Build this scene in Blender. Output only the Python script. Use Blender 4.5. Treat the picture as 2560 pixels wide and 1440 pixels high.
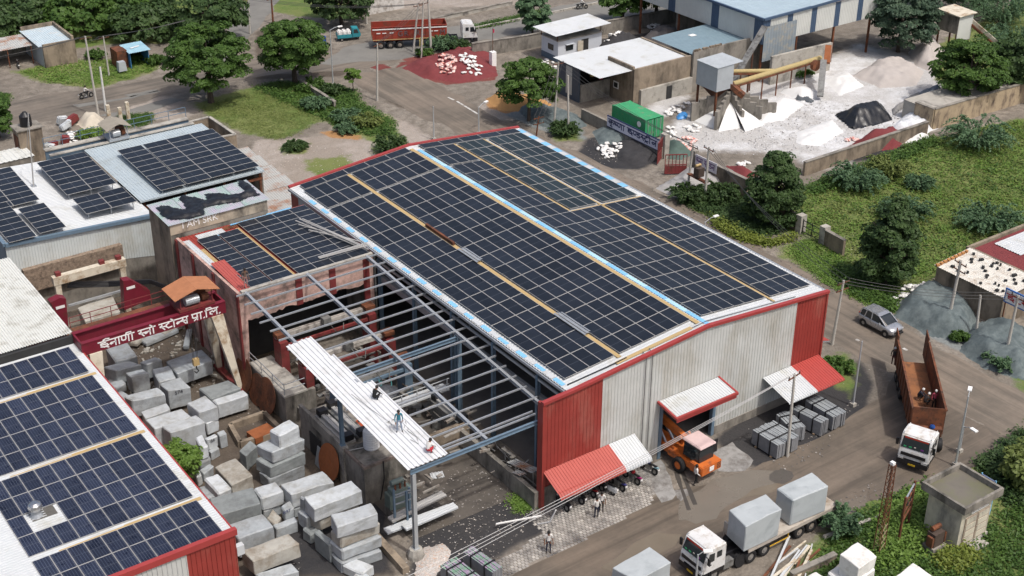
import bpy,bmesh,math,random
import numpy as np
from mathutils import Vector,Matrix,Euler,noise as mnoise
from mathutils.geometry import tessellate_polygon
for _o in list(bpy.data.objects):bpy.data.objects.remove(_o)
scene=bpy.context.scene
COL=scene.collection
R=math.radians
random.seed(7)
CAM=Vector((-64.287,-66.332,62.307));YAW,PITCH,ROLL,FPX=0.6192,0.4960,0.0053,3487.56
_f=Vector((math.sin(YAW)*math.cos(PITCH),math.cos(YAW)*math.cos(PITCH),-math.sin(PITCH)))
_r=Vector((math.cos(YAW),-math.sin(YAW),0));_u=_r.cross(_f)
_c,_s=math.cos(ROLL),math.sin(ROLL)
CR,CU,CF=_c*_r+_s*_u,-_s*_r+_c*_u,_f
cd=bpy.data.cameras.new('camera');cam=bpy.data.objects.new('camera',cd);COL.objects.link(cam)
cam.matrix_world=Matrix(((CR.x,CU.x,-CF.x,CAM.x),(CR.y,CU.y,-CF.y,CAM.y),(CR.z,CU.z,-CF.z,CAM.z),(0,0,0,1)))
cd.sensor_width=36.0;cd.lens=FPX/2560*36;cd.clip_start=1.0;cd.clip_end=3000
scene.camera=cam
SUN_AZ,SUN_EL=R(168),R(62)
SUN_DIR=Vector((math.sin(SUN_AZ)*math.cos(SUN_EL),math.cos(SUN_AZ)*math.cos(SUN_EL),math.sin(SUN_EL)))
world=bpy.data.worlds.new('World');scene.world=world;world.use_nodes= True
_nt=world.node_tree;_bg=_nt.nodes['Background']
_sky=_nt.nodes.new('ShaderNodeTexSky');_sky.sky_type='NISHITA';_sky.sun_disc= False
_sky.sun_elevation=SUN_EL;_sky.sun_rotation=SUN_AZ;_sky.air_density=1.0;_sky.dust_density=6.0;_sky.ozone_density=1.0
_nt.links.new(_sky.outputs['Color'],_bg.inputs['Color']);_bg.inputs['Strength'].default_value=0.15
_sd=bpy.data.lights.new('sun','SUN');_sd.energy=2.5;_sd.angle=R(2.0);_sd.color=(1.0,0.975,0.94)
sun=bpy.data.objects.new('sun',_sd);COL.objects.link(sun)
sun.rotation_euler=(-SUN_DIR).to_track_quat('-Z','Y').to_euler();sun.location=(0,0,120)
scene.view_settings.view_transform='Standard';scene.view_settings.look='None'
scene.view_settings.exposure=0.05;scene.view_settings.gamma=1.0;scene.view_settings.use_curve_mapping= False
scene.cycles.max_bounces=5;scene.cycles.diffuse_bounces=3;scene.cycles.glossy_bounces=2;scene.cycles.transmission_bounces=3
scene.cycles.transparent_max_bounces=6
def ray(px,py):
 return CR*((px-1280)/FPX)-CU*((py-720)/FPX)+CF
def G(px,py,z=0.0):
 d=ray(px,py);t=(z-CAM.z)/d.z; return CAM+d*t
def GY(px,py,y):
 d=ray(px,py);t=(y-CAM.y)/d.y; return CAM+d*t
def GX(px,py,x):
 d=ray(px,py);t=(x-CAM.x)/d.x; return CAM+d*t
def V(*a): return Vector(a)
class MB:
 def __init__(s):s.v=[];s.f=[];s.m=[]
 def add(s,vs,fs,mi=0):
  o=len(s.v);s.v.extend([tuple(v) for v in vs]);s.f.extend([tuple(i+o for i in f) for f in fs]);s.m.extend([mi]*len(fs)); return s
 def box(s,c,d,rz=0.0,mi=0,M=None):
  x,y,z=d[0]/2,d[1]/2,d[2]/2
  vs=[Vector(q) for q in ((-x,-y,-z),(x,-y,-z),(x,y,-z),(-x,y,-z),(-x,-y,z),(x,-y,z),(x,y,z),(-x,y,z))]
  if M is not None:vs=[M@q for q in vs]
  elif rz:
   m=Matrix.Rotation(rz,3,'Z');vs=[m@q for q in vs]
  c=Vector(c);vs=[q+c for q in vs]
  return s.add(vs,[(0,3,2,1),(4,5,6,7),(0,1,5,4),(1,2,6,5),(2,3,7,6),(3,0,4,7)],mi)
 def bb(s,x0,y0,z0,x1,y1,z1,mi=0):
  return s.box(((x0+x1)/2,(y0+y1)/2,(z0+z1)/2),(abs(x1-x0),abs(y1-y0),abs(z1-z0)),0,mi)
 def hexa(s,b,t,mi=0):
  return s.add(list(b)+list(t),[(3,2,1,0),(4,5,6,7),(0,1,5,4),(1,2,6,5),(2,3,7,6),(3,0,4,7)],mi)
 def bar(s,a,b,w,h=None,mi=0,up=(0,0,1)):
  a=Vector(a);b=Vector(b);h=h or w;d=(b-a).normalized();up=Vector(up)
  if abs(d.dot(up))>0.98:up=Vector((1,0,0)) if abs(d.x)<0.9 else Vector((0,1,0))
  r=d.cross(up).normalized()*w/2;u=r.cross(d).normalized()*h/2
  q=[a-r-u,a+r-u,a+r+u,a-r+u];k=[p+(b-a) for p in q]
  return s.add(q+k,[(0,1,2,3),(7,6,5,4),(0,4,5,1),(1,5,6,2),(2,6,7,3),(3,7,4,0)],mi)
 def tube(s,pts,r,n=6,mi=0,cap=True):
  pts=[Vector(p) for p in pts];rs=r if isinstance(r,(list,tuple)) else [r]*len(pts)
  rings=[];vs=[];u= None
  for i,p in enumerate(pts):
   d=(pts[min(i+1,len(pts)-1)]-pts[max(i-1,0)])
   if d.length<1e-7:d=Vector((0,0,1))
   d.normalize()
   if u is None or abs(u.dot(d))>0.99:u=Vector((1,0,0)) if abs(d.x)<0.8 else Vector((0,1,0))
   u=(u-d*u.dot(d)).normalized();w=d.cross(u)
   for k in range(n):
    a=2*math.pi*k/n;vs.append(p+(u*math.cos(a)+w*math.sin(a))*rs[i])
  fs=[]
  for i in range(len(pts)-1):
   for k in range(n):
    a,b=i*n+k,i*n+(k+1)%n;fs.append((a,b,b+n,a+n))
  if cap:fs.append(tuple(range(n-1,-1,-1)));fs.append(tuple((len(pts)-1)*n+k for k in range(n)))
  return s.add(vs,fs,mi)
 def cyl(s,a,b,r,n=12,mi=0,r2=None): return s.tube([a,b],[r,r if r2 is None else r2],n,mi)
 def lathe(s,c,prof,n=12,mi=0,cap=True):
  c=Vector(c);vs=[];fs=[]
  for r,z in prof:
   for k in range(n):
    a=2*math.pi*k/n;vs.append(c+Vector((r*math.cos(a),r*math.sin(a),z)))
  for i in range(len(prof)-1):
   for k in range(n):
    a,b=i*n+k,i*n+(k+1)%n;fs.append((a,b,b+n,a+n))
  if cap:fs.append(tuple(range(n-1,-1,-1)));fs.append(tuple((len(prof)-1)*n+k for k in range(n)))
  return s.add(vs,fs,mi)
 def prism(s,poly,z0,z1,mi=0):
  n=len(poly);vs=[(p[0],p[1],z0) for p in poly]+[(p[0],p[1],z1) for p in poly]
  fs=[(i,(i+1)%n,(i+1)%n+n,i+n) for i in range(n)]+[tuple(range(n-1,-1,-1)),tuple(range(n,2*n))]
  return s.add(vs,fs,mi)
 def extr(s,poly,vec,mi=0):
  n=len(poly);vec=Vector(vec);a=[Vector(p) for p in poly];b=[p+vec for p in a]
  fs=[tuple(range(n-1,-1,-1)),tuple(range(n,2*n))]+[(i,(i+1)%n,(i+1)%n+n,i+n) for i in range(n)]
  return s.add(a+b,fs,mi)
 def corr(s,o,u,v,width,pitch=0.25,depth=0.035,mi=0,n=None,th=0.0,flat=0.5):
  o=Vector(o);u=Vector(u).normalized();v=Vector(v);n=Vector(n) if n is not None else u.cross(v).normalized()
  k=max(1,int(round(width/pitch)));p=width/k;prof=[]
  for i in range(k):
   x=i*p;prof+=[(x,0),(x+p*flat,0),(x+p*(flat+.1),depth),(x+p*.9,depth)]
  prof.append((width,0));vs=[];fs=[]
  for x,h in prof:vs.append(o+u*x+n*h)
  for x,h in prof:vs.append(o+u*x+n*h+v)
  m=len(prof)
  for i in range(m-1):fs.append((i,i+1,i+1+m,i+m))
  return s.add(vs,fs,mi)
 def merge(s,other,M=None,mi=None):
  vs=[M@Vector(v) for v in other.v] if M is not None else other.v
  o=len(s.v);s.v.extend([tuple(v) for v in vs]);s.f.extend([tuple(i+o for i in f) for f in other.f])
  s.m.extend(other.m if mi is None else [mi]*len(other.f)); return s
 def mesh(s,name,mats,smooth=False):
  me=bpy.data.meshes.new(name);me.from_pydata(s.v,[],s.f)
  for m in (mats if isinstance(mats,(list,tuple)) else [mats]):me.materials.append(m)
  if any(s.m):me.polygons.foreach_set('material_index',s.m)
  if smooth:me.polygons.foreach_set('use_smooth',[True]*len(s.f))
  me.update(); return me
def bev(mb,name,mats,off=.05,seg=2,smooth=True):
 me=mb.mesh(name,mats);bm=bmesh.new();bm.from_mesh(me);bmesh.ops.remove_doubles(bm,verts=bm.verts,dist=.0005);bmesh.ops.recalc_face_normals(bm,faces=bm.faces)
 bmesh.ops.bevel(bm,geom=[e for e in bm.edges if len(e.link_faces)==2 and e.calc_face_angle(0)>.35],offset=off,segments=seg,affect='EDGES',clamp_overlap=True)
 bm.to_mesh(me);bm.free()
 if smooth:
  me.polygons.foreach_set('use_smooth',[True]*len(me.polygons))
  try:me.set_sharp_from_angle(angle=R(40))
  except Exception: pass
 return me
PMAT={}
def tag(o,label=None,cat=None,group=None,kind=None):
 if label:o['label']=label
 if cat:o['category']=cat
 if group:o['group']=group
 if kind:o['kind']=kind
 return o
def thing(name,label,cat,loc=(0,0,0),rz=0.0,group=None):
 o=bpy.data.objects.new(name, None);COL.objects.link(o);o.location=loc;o.rotation_euler=(0,0,rz);o.empty_display_size=0.3
 PMAT[o.name]=Matrix.Translation(Vector(loc))@Matrix.Rotation(rz,4,'Z')
 return tag(o,label,cat,group)
def link(name,me,parent=None,loc=None,rot=None,scale=None):
 o=bpy.data.objects.new(name,me);COL.objects.link(o)
 if parent is not None:o.parent=parent
 if loc is not None:o.location=loc
 if rot is not None:o.rotation_euler=rot
 if scale is not None:o.scale=scale
 return o
def part(name,mb,mats,parent,w=False,smooth=False,label=None,kind=None):
 if w:
  p=parent
  while p.parent is not None:p=p.parent
  inv=PMAT[p.name].inverted();mb.v=[tuple(inv@Vector(v)) for v in mb.v]
 o=link(name,mb.mesh(name,mats,smooth),parent)
 if label:o['label']=label
 if kind:o['kind']=kind
 return o
def single(name,mb,mats,label,cat,loc=(0,0,0),rz=0.0,group=None,w=False,smooth=False,kind=None):
 M=Matrix.Translation(Vector(loc))@Matrix.Rotation(rz,4,'Z')
 if w:
  inv=M.inverted();mb.v=[tuple(inv@Vector(v)) for v in mb.v]
 o=link(name,mb.mesh(name,mats,smooth), None,loc,(0,0,rz));PMAT[o.name]=M
 return tag(o,label,cat,group,kind)
def struct(name,mb,mats,smooth=False,kind='structure',label=None):
 o=link(name,mb.mesh(name,mats,smooth));o['kind']=kind
 if label:o['label']=label
 PMAT[o.name]=Matrix.Identity(4); return o
def copy_tree(o,loc=None,rz=None,label=None,parent=None,group=None):
 c=o.copy();COL.objects.link(c)
 if parent is not None:c.parent=parent
 if loc is not None:c.location=loc
 if rz is not None:c.rotation_euler=(0,0,rz)
 if label:c['label']=label
 if group:c['group']=group
 for ch in list(o.children):copy_tree(ch,parent=c)
 return c
MATS={}
def mat(name,col,rough=0.7,metal=0.0,var=0.12,scale=3.0,col2=None,cscale=None,bump=0.0,bscale=None,spec=0.4,rand=0.0,stain=None,stains=0.0,sscale=1.2,streak=False,trans=0.0,island=0.0,coat=0.0):
 if name in MATS: return MATS[name]
 m=bpy.data.materials.new(name);m.use_nodes= True;nt=m.node_tree;N=nt.nodes;L=nt.links
 b=N['Principled BSDF'];b.inputs['Roughness'].default_value=rough;b.inputs['Metallic'].default_value=metal
 b.inputs['Specular IOR Level'].default_value=spec
 if coat:b.inputs['Coat Weight'].default_value=coat;b.inputs['Coat Roughness'].default_value=0.1
 tc=N.new('ShaderNodeTexCoord');oi=N.new('ShaderNodeObjectInfo')
 ad=N.new('ShaderNodeVectorMath');ad.operation='ADD';L.new(tc.outputs['Object'],ad.inputs[0])
 sc=N.new('ShaderNodeVectorMath');sc.operation='SCALE';sc.inputs[0].default_value=(37.0,53.0,71.0);L.new(oi.outputs['Random'],sc.inputs['Scale'])
 L.new(sc.outputs[0],ad.inputs[1]);P=ad.outputs[0]
 def nz(scl,det=4.0,rgh=0.6,vec=None):
  n=N.new('ShaderNodeTexNoise');n.inputs['Scale'].default_value=scl;n.inputs['Detail'].default_value=det;n.inputs['Roughness'].default_value=rgh
  L.new(vec or P,n.inputs['Vector']); return n.outputs['Fac']
 def rng(x,a,bb,c=0.0,d=1.0):
  q=N.new('ShaderNodeMapRange');q.inputs[1].default_value=a;q.inputs[2].default_value=bb;q.inputs[3].default_value=c;q.inputs[4].default_value=d
  L.new(x,q.inputs[0]); return q.outputs[0]
 def mix(f,A,B):
  q=N.new('ShaderNodeMix');q.data_type='RGBA'
  if isinstance(f,float):q.inputs[0].default_value=f
  else:L.new(f,q.inputs[0])
  for s_,x in ((6,A),(7,B)):
   if hasattr(x,'is_linked'):L.new(x,q.inputs[s_])
   else:q.inputs[s_].default_value=(*x[:3],1)
  return q.outputs[2]
 C=tuple(col)
 if col2 is not None:
  C=mix(rng(nz(cscale or scale*0.35,5.0,0.65),0.42,0.6),C,tuple(col2))
 if stain is not None and stains>0:
  vec=P
  if streak:
   mp=N.new('ShaderNodeVectorMath');mp.operation='MULTIPLY';mp.inputs[1].default_value=(1,1,0.4);L.new(P,mp.inputs[0]);vec=mp.outputs[0]
  C=mix(rng(nz(sscale,6.0,0.7,vec),0.62-stains*0.35,0.75-stains*0.2),C,tuple(stain))
 if var:
  v1=rng(nz(scale,5.0,0.65),0.25,0.75,1-var,1+var)
  hs=N.new('ShaderNodeHueSaturation')
  if hasattr(C,'is_linked'):L.new(C,hs.inputs['Color'])
  else:hs.inputs['Color'].default_value=(*C[:3],1)
  val=v1
  if rand:
   r2=rng(oi.outputs['Random'],0,1,1-rand,1+rand);mm=N.new('ShaderNodeMath');mm.operation='MULTIPLY';L.new(val,mm.inputs[0]);L.new(r2,mm.inputs[1]);val=mm.outputs[0]
  if island:
   ge=N.new('ShaderNodeNewGeometry');r3=rng(ge.outputs['Random Per Island'],0,1,1-island,1+island)
   mm=N.new('ShaderNodeMath');mm.operation='MULTIPLY';L.new(val,mm.inputs[0]);L.new(r3,mm.inputs[1]);val=mm.outputs[0]
  L.new(val,hs.inputs['Value']);C=hs.outputs['Color']
  rr=rng(nz(scale*1.7,3.0),0.3,0.7,max(0.03,rough-0.1),min(1,rough+0.1));L.new(rr,b.inputs['Roughness'])
 if hasattr(C,'is_linked'):L.new(C,b.inputs['Base Color'])
 else:b.inputs['Base Color'].default_value=(*C[:3],1)
 if bump:
  bp=N.new('ShaderNodeBump');bp.inputs['Strength'].default_value=bump;bp.inputs['Distance'].default_value=0.05
  L.new(nz(bscale or scale*4,6.0,0.7),bp.inputs['Height']);L.new(bp.outputs[0],b.inputs['Normal'])
 if trans:
  b.inputs['Transmission Weight'].default_value=trans
 MATS[name]=m; return m
def leafmat(name,col,col2,rough=0.55):
 if name in MATS: return MATS[name]
 m=bpy.data.materials.new(name);m.use_nodes= True;nt=m.node_tree;N=nt.nodes;L=nt.links
 b=N['Principled BSDF'];b.inputs['Roughness'].default_value=rough;b.inputs['Specular IOR Level'].default_value=0.25
 ge=N.new('ShaderNodeNewGeometry');tc=N.new('ShaderNodeTexCoord')
 no=N.new('ShaderNodeTexNoise');no.inputs['Scale'].default_value=0.5;no.inputs['Detail'].default_value=3;L.new(tc.outputs['Object'],no.inputs['Vector'])
 ad=N.new('ShaderNodeMath');ad.operation='MULTIPLY_ADD';ad.inputs[1].default_value=0.55;L.new(ge.outputs['Random Per Island'],ad.inputs[0])
 mr=N.new('ShaderNodeMapRange');mr.inputs[1].default_value=0.3;mr.inputs[2].default_value=0.7;mr.inputs[4].default_value=0.5;L.new(no.outputs['Fac'],mr.inputs[0]);L.new(mr.outputs[0],ad.inputs[2])
 mx=N.new('ShaderNodeMix');mx.data_type='RGBA';mx.inputs[6].default_value=(*col,1);mx.inputs[7].default_value=(*col2,1);L.new(ad.outputs[0],mx.inputs[0])
 L.new(mx.outputs[2],b.inputs['Base Color'])
 tr=N.new('ShaderNodeBsdfTranslucent');L.new(mx.outputs[2],tr.inputs['Color'])
 ms=N.new('ShaderNodeMixShader');ms.inputs[0].default_value=0.3;L.new(b.outputs[0],ms.inputs[1]);L.new(tr.outputs[0],ms.inputs[2])
 L.new(ms.outputs[0],N['Material Output'].inputs['Surface']);MATS[name]=m; return m
def solar(name,col,line,rough=0.22,busbar=0.0,nb=6,wide=1.13):
 if name in MATS: return MATS[name]
 m=bpy.data.materials.new(name);m.use_nodes= True;nt=m.node_tree;N=nt.nodes;L=nt.links
 b=N['Principled BSDF'];b.inputs['Roughness'].default_value=rough;b.inputs['Specular IOR Level'].default_value=0.25
 tc=N.new('ShaderNodeTexCoord');oi=N.new('ShaderNodeObjectInfo');sp=N.new('ShaderNodeSeparateXYZ');L.new(tc.outputs['Object'],sp.inputs[0])
 def math_(op,a,bb=None):
  q=N.new('ShaderNodeMath');q.operation=op
  for i,x in enumerate((a,bb)):
   if x is None:continue
   if hasattr(x,'is_linked'):L.new(x,q.inputs[i])
   else:q.inputs[i].default_value=x
  return q.outputs[0]
 def lines(src,pitch,wd):
  fr=math_('FRACT',math_('DIVIDE',math_('ADD',src,10*pitch),pitch))
  return math_('LESS_THAN',math_('ABSOLUTE',math_('SUBTRACT',fr,0.5)),wd/pitch/2)
 lx=lines(sp.outputs['X'],wide/nb,0.012);ly=lines(sp.outputs['Y'],0.091,0.008)
 ll=math_('MAXIMUM',math_('MULTIPLY',lx,1.0),math_('MULTIPLY',ly,0.35))
 ll=math_('MULTIPLY',ll,busbar)
 mx=N.new('ShaderNodeMix');mx.data_type='RGBA';mx.inputs[6].default_value=(*col,1);mx.inputs[7].default_value=(*line,1);L.new(ll,mx.inputs[0])
 no=N.new('ShaderNodeTexNoise');no.inputs['Scale'].default_value=1.3;no.inputs['Detail'].default_value=5
 ad=N.new('ShaderNodeVectorMath');ad.operation='ADD';L.new(tc.outputs['Object'],ad.inputs[0]);L.new(oi.outputs['Location'],ad.inputs[1]);L.new(ad.outputs[0],no.inputs['Vector'])
 hs=N.new('ShaderNodeHueSaturation');L.new(mx.outputs[2],hs.inputs['Color'])
 v=math_('ADD',math_('MULTIPLY',oi.outputs['Random'],0.5),math_('MULTIPLY',no.outputs['Fac'],0.7));v=math_('ADD',v,0.45);L.new(v,hs.inputs['Value'])
 L.new(hs.outputs[0],b.inputs['Base Color'])
 rr=N.new('ShaderNodeMapRange');rr.inputs[3].default_value=rough-0.06;rr.inputs[4].default_value=rough+0.15;L.new(no.outputs['Fac'],rr.inputs[0]);L.new(rr.outputs[0],b.inputs['Roughness'])
 MATS[name]=m; return m
M_STEEL=mat('galvanised_steel',(0.40,0.42,0.44),0.45,0.5,0.15,4.0)
M_BLUESTEEL=mat('blue_grey_painted_steel',(0.13,0.19,0.25),0.5,0.1,0.15,3.0)
M_WHITE=mat('white_roof_sheet',(0.49,0.51,0.52),0.45,0.0,0.06,0.6,stain=(0.40,0.40,0.37),stains=0.25,sscale=0.5)
M_WALLW=mat('white_wall_sheet',(0.48,0.49,0.47),0.5,0.0,0.09,0.8,stain=(0.38,0.37,0.33),stains=0.42,sscale=0.45,streak=True)
M_REDS=mat('red_wall_sheet',(0.255,0.038,0.03),0.5,0.0,0.14,0.7,stain=(0.30,0.085,0.065),stains=0.3,sscale=0.5,streak=True)
M_REDL=mat('red_trim',(0.31,0.045,0.042),0.42,0.0,0.10,1.0)
M_CONC=mat('grey_concrete',(0.24,0.22,0.19),0.85,0.0,0.2,1.2,stain=(0.07,0.065,0.055),stains=0.45,sscale=0.5,streak=True,bump=0.4,bscale=6)
M_CONCL=mat('pale_concrete',(0.36,0.34,0.30),0.85,0.0,0.15,1.2,stain=(0.12,0.11,0.10),stains=0.35,sscale=0.5,bump=0.3,bscale=6)
M_BRICKY=mat('weathered_brown_plaster',(0.26,0.21,0.155),0.9,0.0,0.2,1.0,stain=(0.08,0.065,0.05),stains=0.5,sscale=0.45,streak=True,bump=0.5,bscale=5)
M_PINK=mat('peeling_pink_plaster',(0.50,0.33,0.28),0.85,0.0,0.15,1.0,stain=(0.13,0.10,0.085),stains=0.55,sscale=0.55,bump=0.4,bscale=5)
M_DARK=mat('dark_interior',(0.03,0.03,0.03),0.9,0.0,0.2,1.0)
M_BLACK=mat('black_rubber',(0.012,0.012,0.013),0.75,0.0,0.3,4.0)
M_BLKPLAST=mat('black_plastic',(0.015,0.015,0.017),0.4,0.0,0.2,4.0)
M_RUST=mat('rusty_steel',(0.18,0.065,0.03),0.8,0.1,0.25,2.5,col2=(0.10,0.04,0.022),stain=(0.05,0.03,0.02),stains=0.3,bump=0.3)
M_REDOX=mat('red_oxide_steel',(0.17,0.03,0.03),0.6,0.0,0.18,2.0,stain=(0.08,0.03,0.02),stains=0.35)
M_MAROON=mat('maroon_paint',(0.15,0.012,0.025),0.5,0.0,0.15,2.0,stain=(0.09,0.03,0.02),stains=0.2)
M_CREAM=mat('cream_paint',(0.56,0.51,0.41),0.6,0.0,0.1,1.5,stain=(0.25,0.15,0.07),stains=0.35,sscale=1.0)
M_TAN=mat('tan_walkway_board',(0.42,0.30,0.14),0.6,0.0,0.08,1.0)
M_FRP=M_TAN
M_SKY=mat('sky_blue_sheet',(0.20,0.45,0.68),0.5,0.0,0.1,2.0)
M_ALU=mat('aluminium_frame',(0.42,0.41,0.39),0.5,0.2,0.06,3.0)
M_PANEL=solar('dark_solar_glass',(0.011,0.014,0.021),(0.04,0.048,0.06),0.28,0.35,12)
M_PANELG=solar('greenish_solar_glass',(0.016,0.024,0.028),(0.04,0.052,0.058),0.32,0.25,10)
M_PANELB=solar('blue_solar_glass',(0.010,0.014,0.032),(0.17,0.19,0.23),0.25,1.0,6)
M_GRANITE=mat('grey_granite',(0.31,0.335,0.35),0.75,0.0,0.14,2.2,stain=(0.22,0.225,0.22),stains=0.5,sscale=0.9,bump=0.4,bscale=7,rand=0.16)
M_GRANITEW=mat('white_granite',(0.43,0.455,0.47),0.7,0.0,0.12,2.2,stain=(0.31,0.315,0.30),stains=0.45,sscale=0.9,bump=0.35,bscale=7,rand=0.12)
M_GRANITEB=mat('buff_granite',(0.35,0.34,0.305),0.8,0.0,0.14,2.2,stain=(0.22,0.19,0.15),stains=0.55,sscale=0.7,bump=0.3,bscale=9,rand=0.1)
M_GRANITED=mat('slate_grey_granite',(0.22,0.24,0.24),0.75,0.0,0.14,2.2,stain=(0.14,0.15,0.15),stains=0.4,sscale=0.7,bump=0.25,bscale=9,rand=0.1)
M_POLE=mat('concrete_pole',(0.42,0.40,0.36),0.85,0.0,0.12,2.0)
M_LAMP=mat('lamp_post_grey',(0.40,0.42,0.43),0.5,0.3,0.08,2.0)
M_WOOD=mat('weathered_wood',(0.24,0.17,0.11),0.85,0.0,0.2,3.0)
M_WIRE=mat('wire',(0.06,0.06,0.06),0.6,0.2,0.0)
M_WIREL=mat('pale_wire',(0.30,0.30,0.30),0.5,0.5,0.0)
M_GLASS=mat('window_glass',(0.02,0.025,0.028),0.08,0.0,0.0,spec=0.6)
M_WPAINT=mat('white_vehicle_paint',(0.62,0.62,0.61),0.3,0.0,0.04,1.0,coat=0.3,stain=(0.40,0.35,0.29),stains=0.35,sscale=1.6)
M_BAG=mat('white_woven_sack',(0.58,0.57,0.55),0.8,0.0,0.1,3.0,rand=0.12,island=0.15)
M_TARP=mat('black_tarpaulin',(0.012,0.013,0.016),0.35,0.0,0.2,1.5,bump=0.5,bscale=3)
# ground and roads
def polyw(pts): return [(G(x,y).x,G(x,y).y) for x,y in pts]
def sdf(P,poly):
 poly=np.array(poly);n=len(poly);x,y=P[:,0],P[:,1]
 d2=np.full(len(P),1e9);ins=np.zeros(len(P),bool)
 for i in range(n):
  a=poly[i];b=poly[(i+1)%n];e=b-a;w0=x-a[0];w1=y-a[1]
  t=np.clip((w0*e[0]+w1*e[1])/(e@e+1e-9),0,1);d2=np.minimum(d2,(w0-e[0]*t)**2+(w1-e[1]*t)**2)
  if abs(e[1])>1e-9:
   c=(a[1]>y)!=(b[1]>y);ins^=c&(x<e[0]*(y-a[1])/e[1]+a[0])
 d=np.sqrt(d2); return np.where(ins,d,-d)
REG={'grass':[[(480,260),(560,235),(640,215),(700,200),(880,220),(910,262),(985,300),(1000,345),(960,372),(905,345),(850,322),(800,300),(745,330),(690,350),(600,330),(540,300)],[(30,180),(110,160),(200,150),(400,145),(395,172),(330,198),(230,222),(110,205)],[(0,232),(22,235),(15,262),(0,270)],[(-60,120),(-60,-40),(600,-40),(590,60),(440,110),(330,105),(200,120),(0,110)],[(2020,470),(2340,345),(2620,280),(2700,600),(2560,640),(2420,640),(2340,690),(2260,740),(2190,730),(2100,690),(2010,650),(1950,620),(2020,590),(1900,570),(1760,560),(1700,505),(1800,480),(1840,450)],[(1960,620),(2060,670),(2200,745),(2250,790),(2170,760),(2060,700),(1950,640)],[(2100,1290),(2180,1240),(2330,1180),(2420,1150),(2560,1140),(2700,1300),(2700,1560),(1900,1560),(1960,1440),(2060,1340)],[(2060,900),(2120,880),(2145,930),(2120,990),(2085,960)],[(1280,1240),(1310,1235),(1330,1265),(1300,1280)],[(2330,120),(2620,-40),(2620,240),(2420,250),(2340,200)],[(560,0),(640,-40),(900,-40),(880,50),(740,40),(640,20)],[(1370,310),(1440,300),(1450,350),(1390,355)],[(300,290),(380,285),(370,310),(310,315)],[(210,330),(255,325),(250,345),(220,350)],[(760,640),(640,760),(700,700)][:0] or [(2640,1000),(2560,1010),(2520,900),(2640,880)],[(700,370),(770,358),(765,385),(715,385)],[(760,400),(870,390),(880,430),(800,445),(770,425)],[(930,350),(1010,340),(1020,385),(940,385)]],'dust':[[(1660,335),(1740,260),(1900,200),(2060,150),(2150,110),(2330,150),(2380,260),(2340,320),(2200,350),(2040,400),(1900,380),(1740,375)],[(1700,270),(1640,300),(1600,300),(1640,240),(1720,240)],[(2000,395),(2120,380),(2120,405),(2040,425)]],'pale':[[(940,280),(1010,300),(1090,350),(1150,400),(1000,420),(700,470),(620,400),(640,350),(760,345),(860,330),(960,345)],[(300,255),(420,240),(520,270),(460,300),(300,300)],[(1190,270),(1260,230),(1300,260),(1290,300),(1230,300)],[(900,30),(1300,10),(1500,-30),(900,-30)]],'dark':[[(1470,345),(1560,330),(1650,350),(1665,390),(1600,425),(1500,420),(1440,385)],[(1480,100),(1600,85),(1750,60),(1760,140),(1580,170),(1490,150)],[(1050,1190),(1240,1150),(1340,1240),(1350,1270),(1310,1330),(1230,1400),(1110,1360),(1045,1290)],[(1040,1310),(1330,1270),(1480,1190),(1590,1130),(1640,1160),(1560,1230),(1380,1320),(1230,1400),(1100,1440),(1020,1440)],[(1780,1100),(1930,990),(2060,940),(2150,900),(2185,960),(2160,1050),(2090,1125),(1970,1185),(1870,1165)],[(2060,385),(2190,350),(2290,370),(2180,400),(2090,410)],[(640,1440),(720,1300),(960,1250),(980,1440)]],'gravel':[[(1210,260),(1300,270),(1440,300),(1470,350),(1400,345),(1290,300)],[(1700,480),(1740,440),(1850,420),(1870,460),(1790,480)],[(2230,760),(2330,720),(2480,830),(2560,900),(2560,960),(2440,900),(2300,830)],[(1250,330),(1360,360),(1500,420),(1480,440),(1330,380)]],'red':[[(985,175),(1010,145),(1120,130),(1230,130),(1240,200),(1120,212),(1040,195)],[(700,165),(870,145),(960,160),(1010,190),(960,180),(880,155)],[(2080,390),(2180,330),(2260,350),(2180,372)],[(1100,960),(1100,961),(1101,960)]],'orange':[[(1215,245),(1290,230),(1330,265),(1270,285),(1220,270)],[(800,330),(910,320),(905,350),(830,345)]],'mud':[[(1440,1360),(1700,1230),(1880,1180),(2120,1190),(2080,1260),(1900,1210),(1740,1290),(1500,1420)],[(960,250),(1010,250),(1050,275),(1000,270)],[(560,900),(680,1030),(760,1080),(700,1090),(600,1010)],[(640,80),(700,70),(900,150),(860,190),(640,200)],[(200,650),(650,700),(760,900),(800,1080),(990,1440),(560,1480),(240,900)]],}
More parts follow.
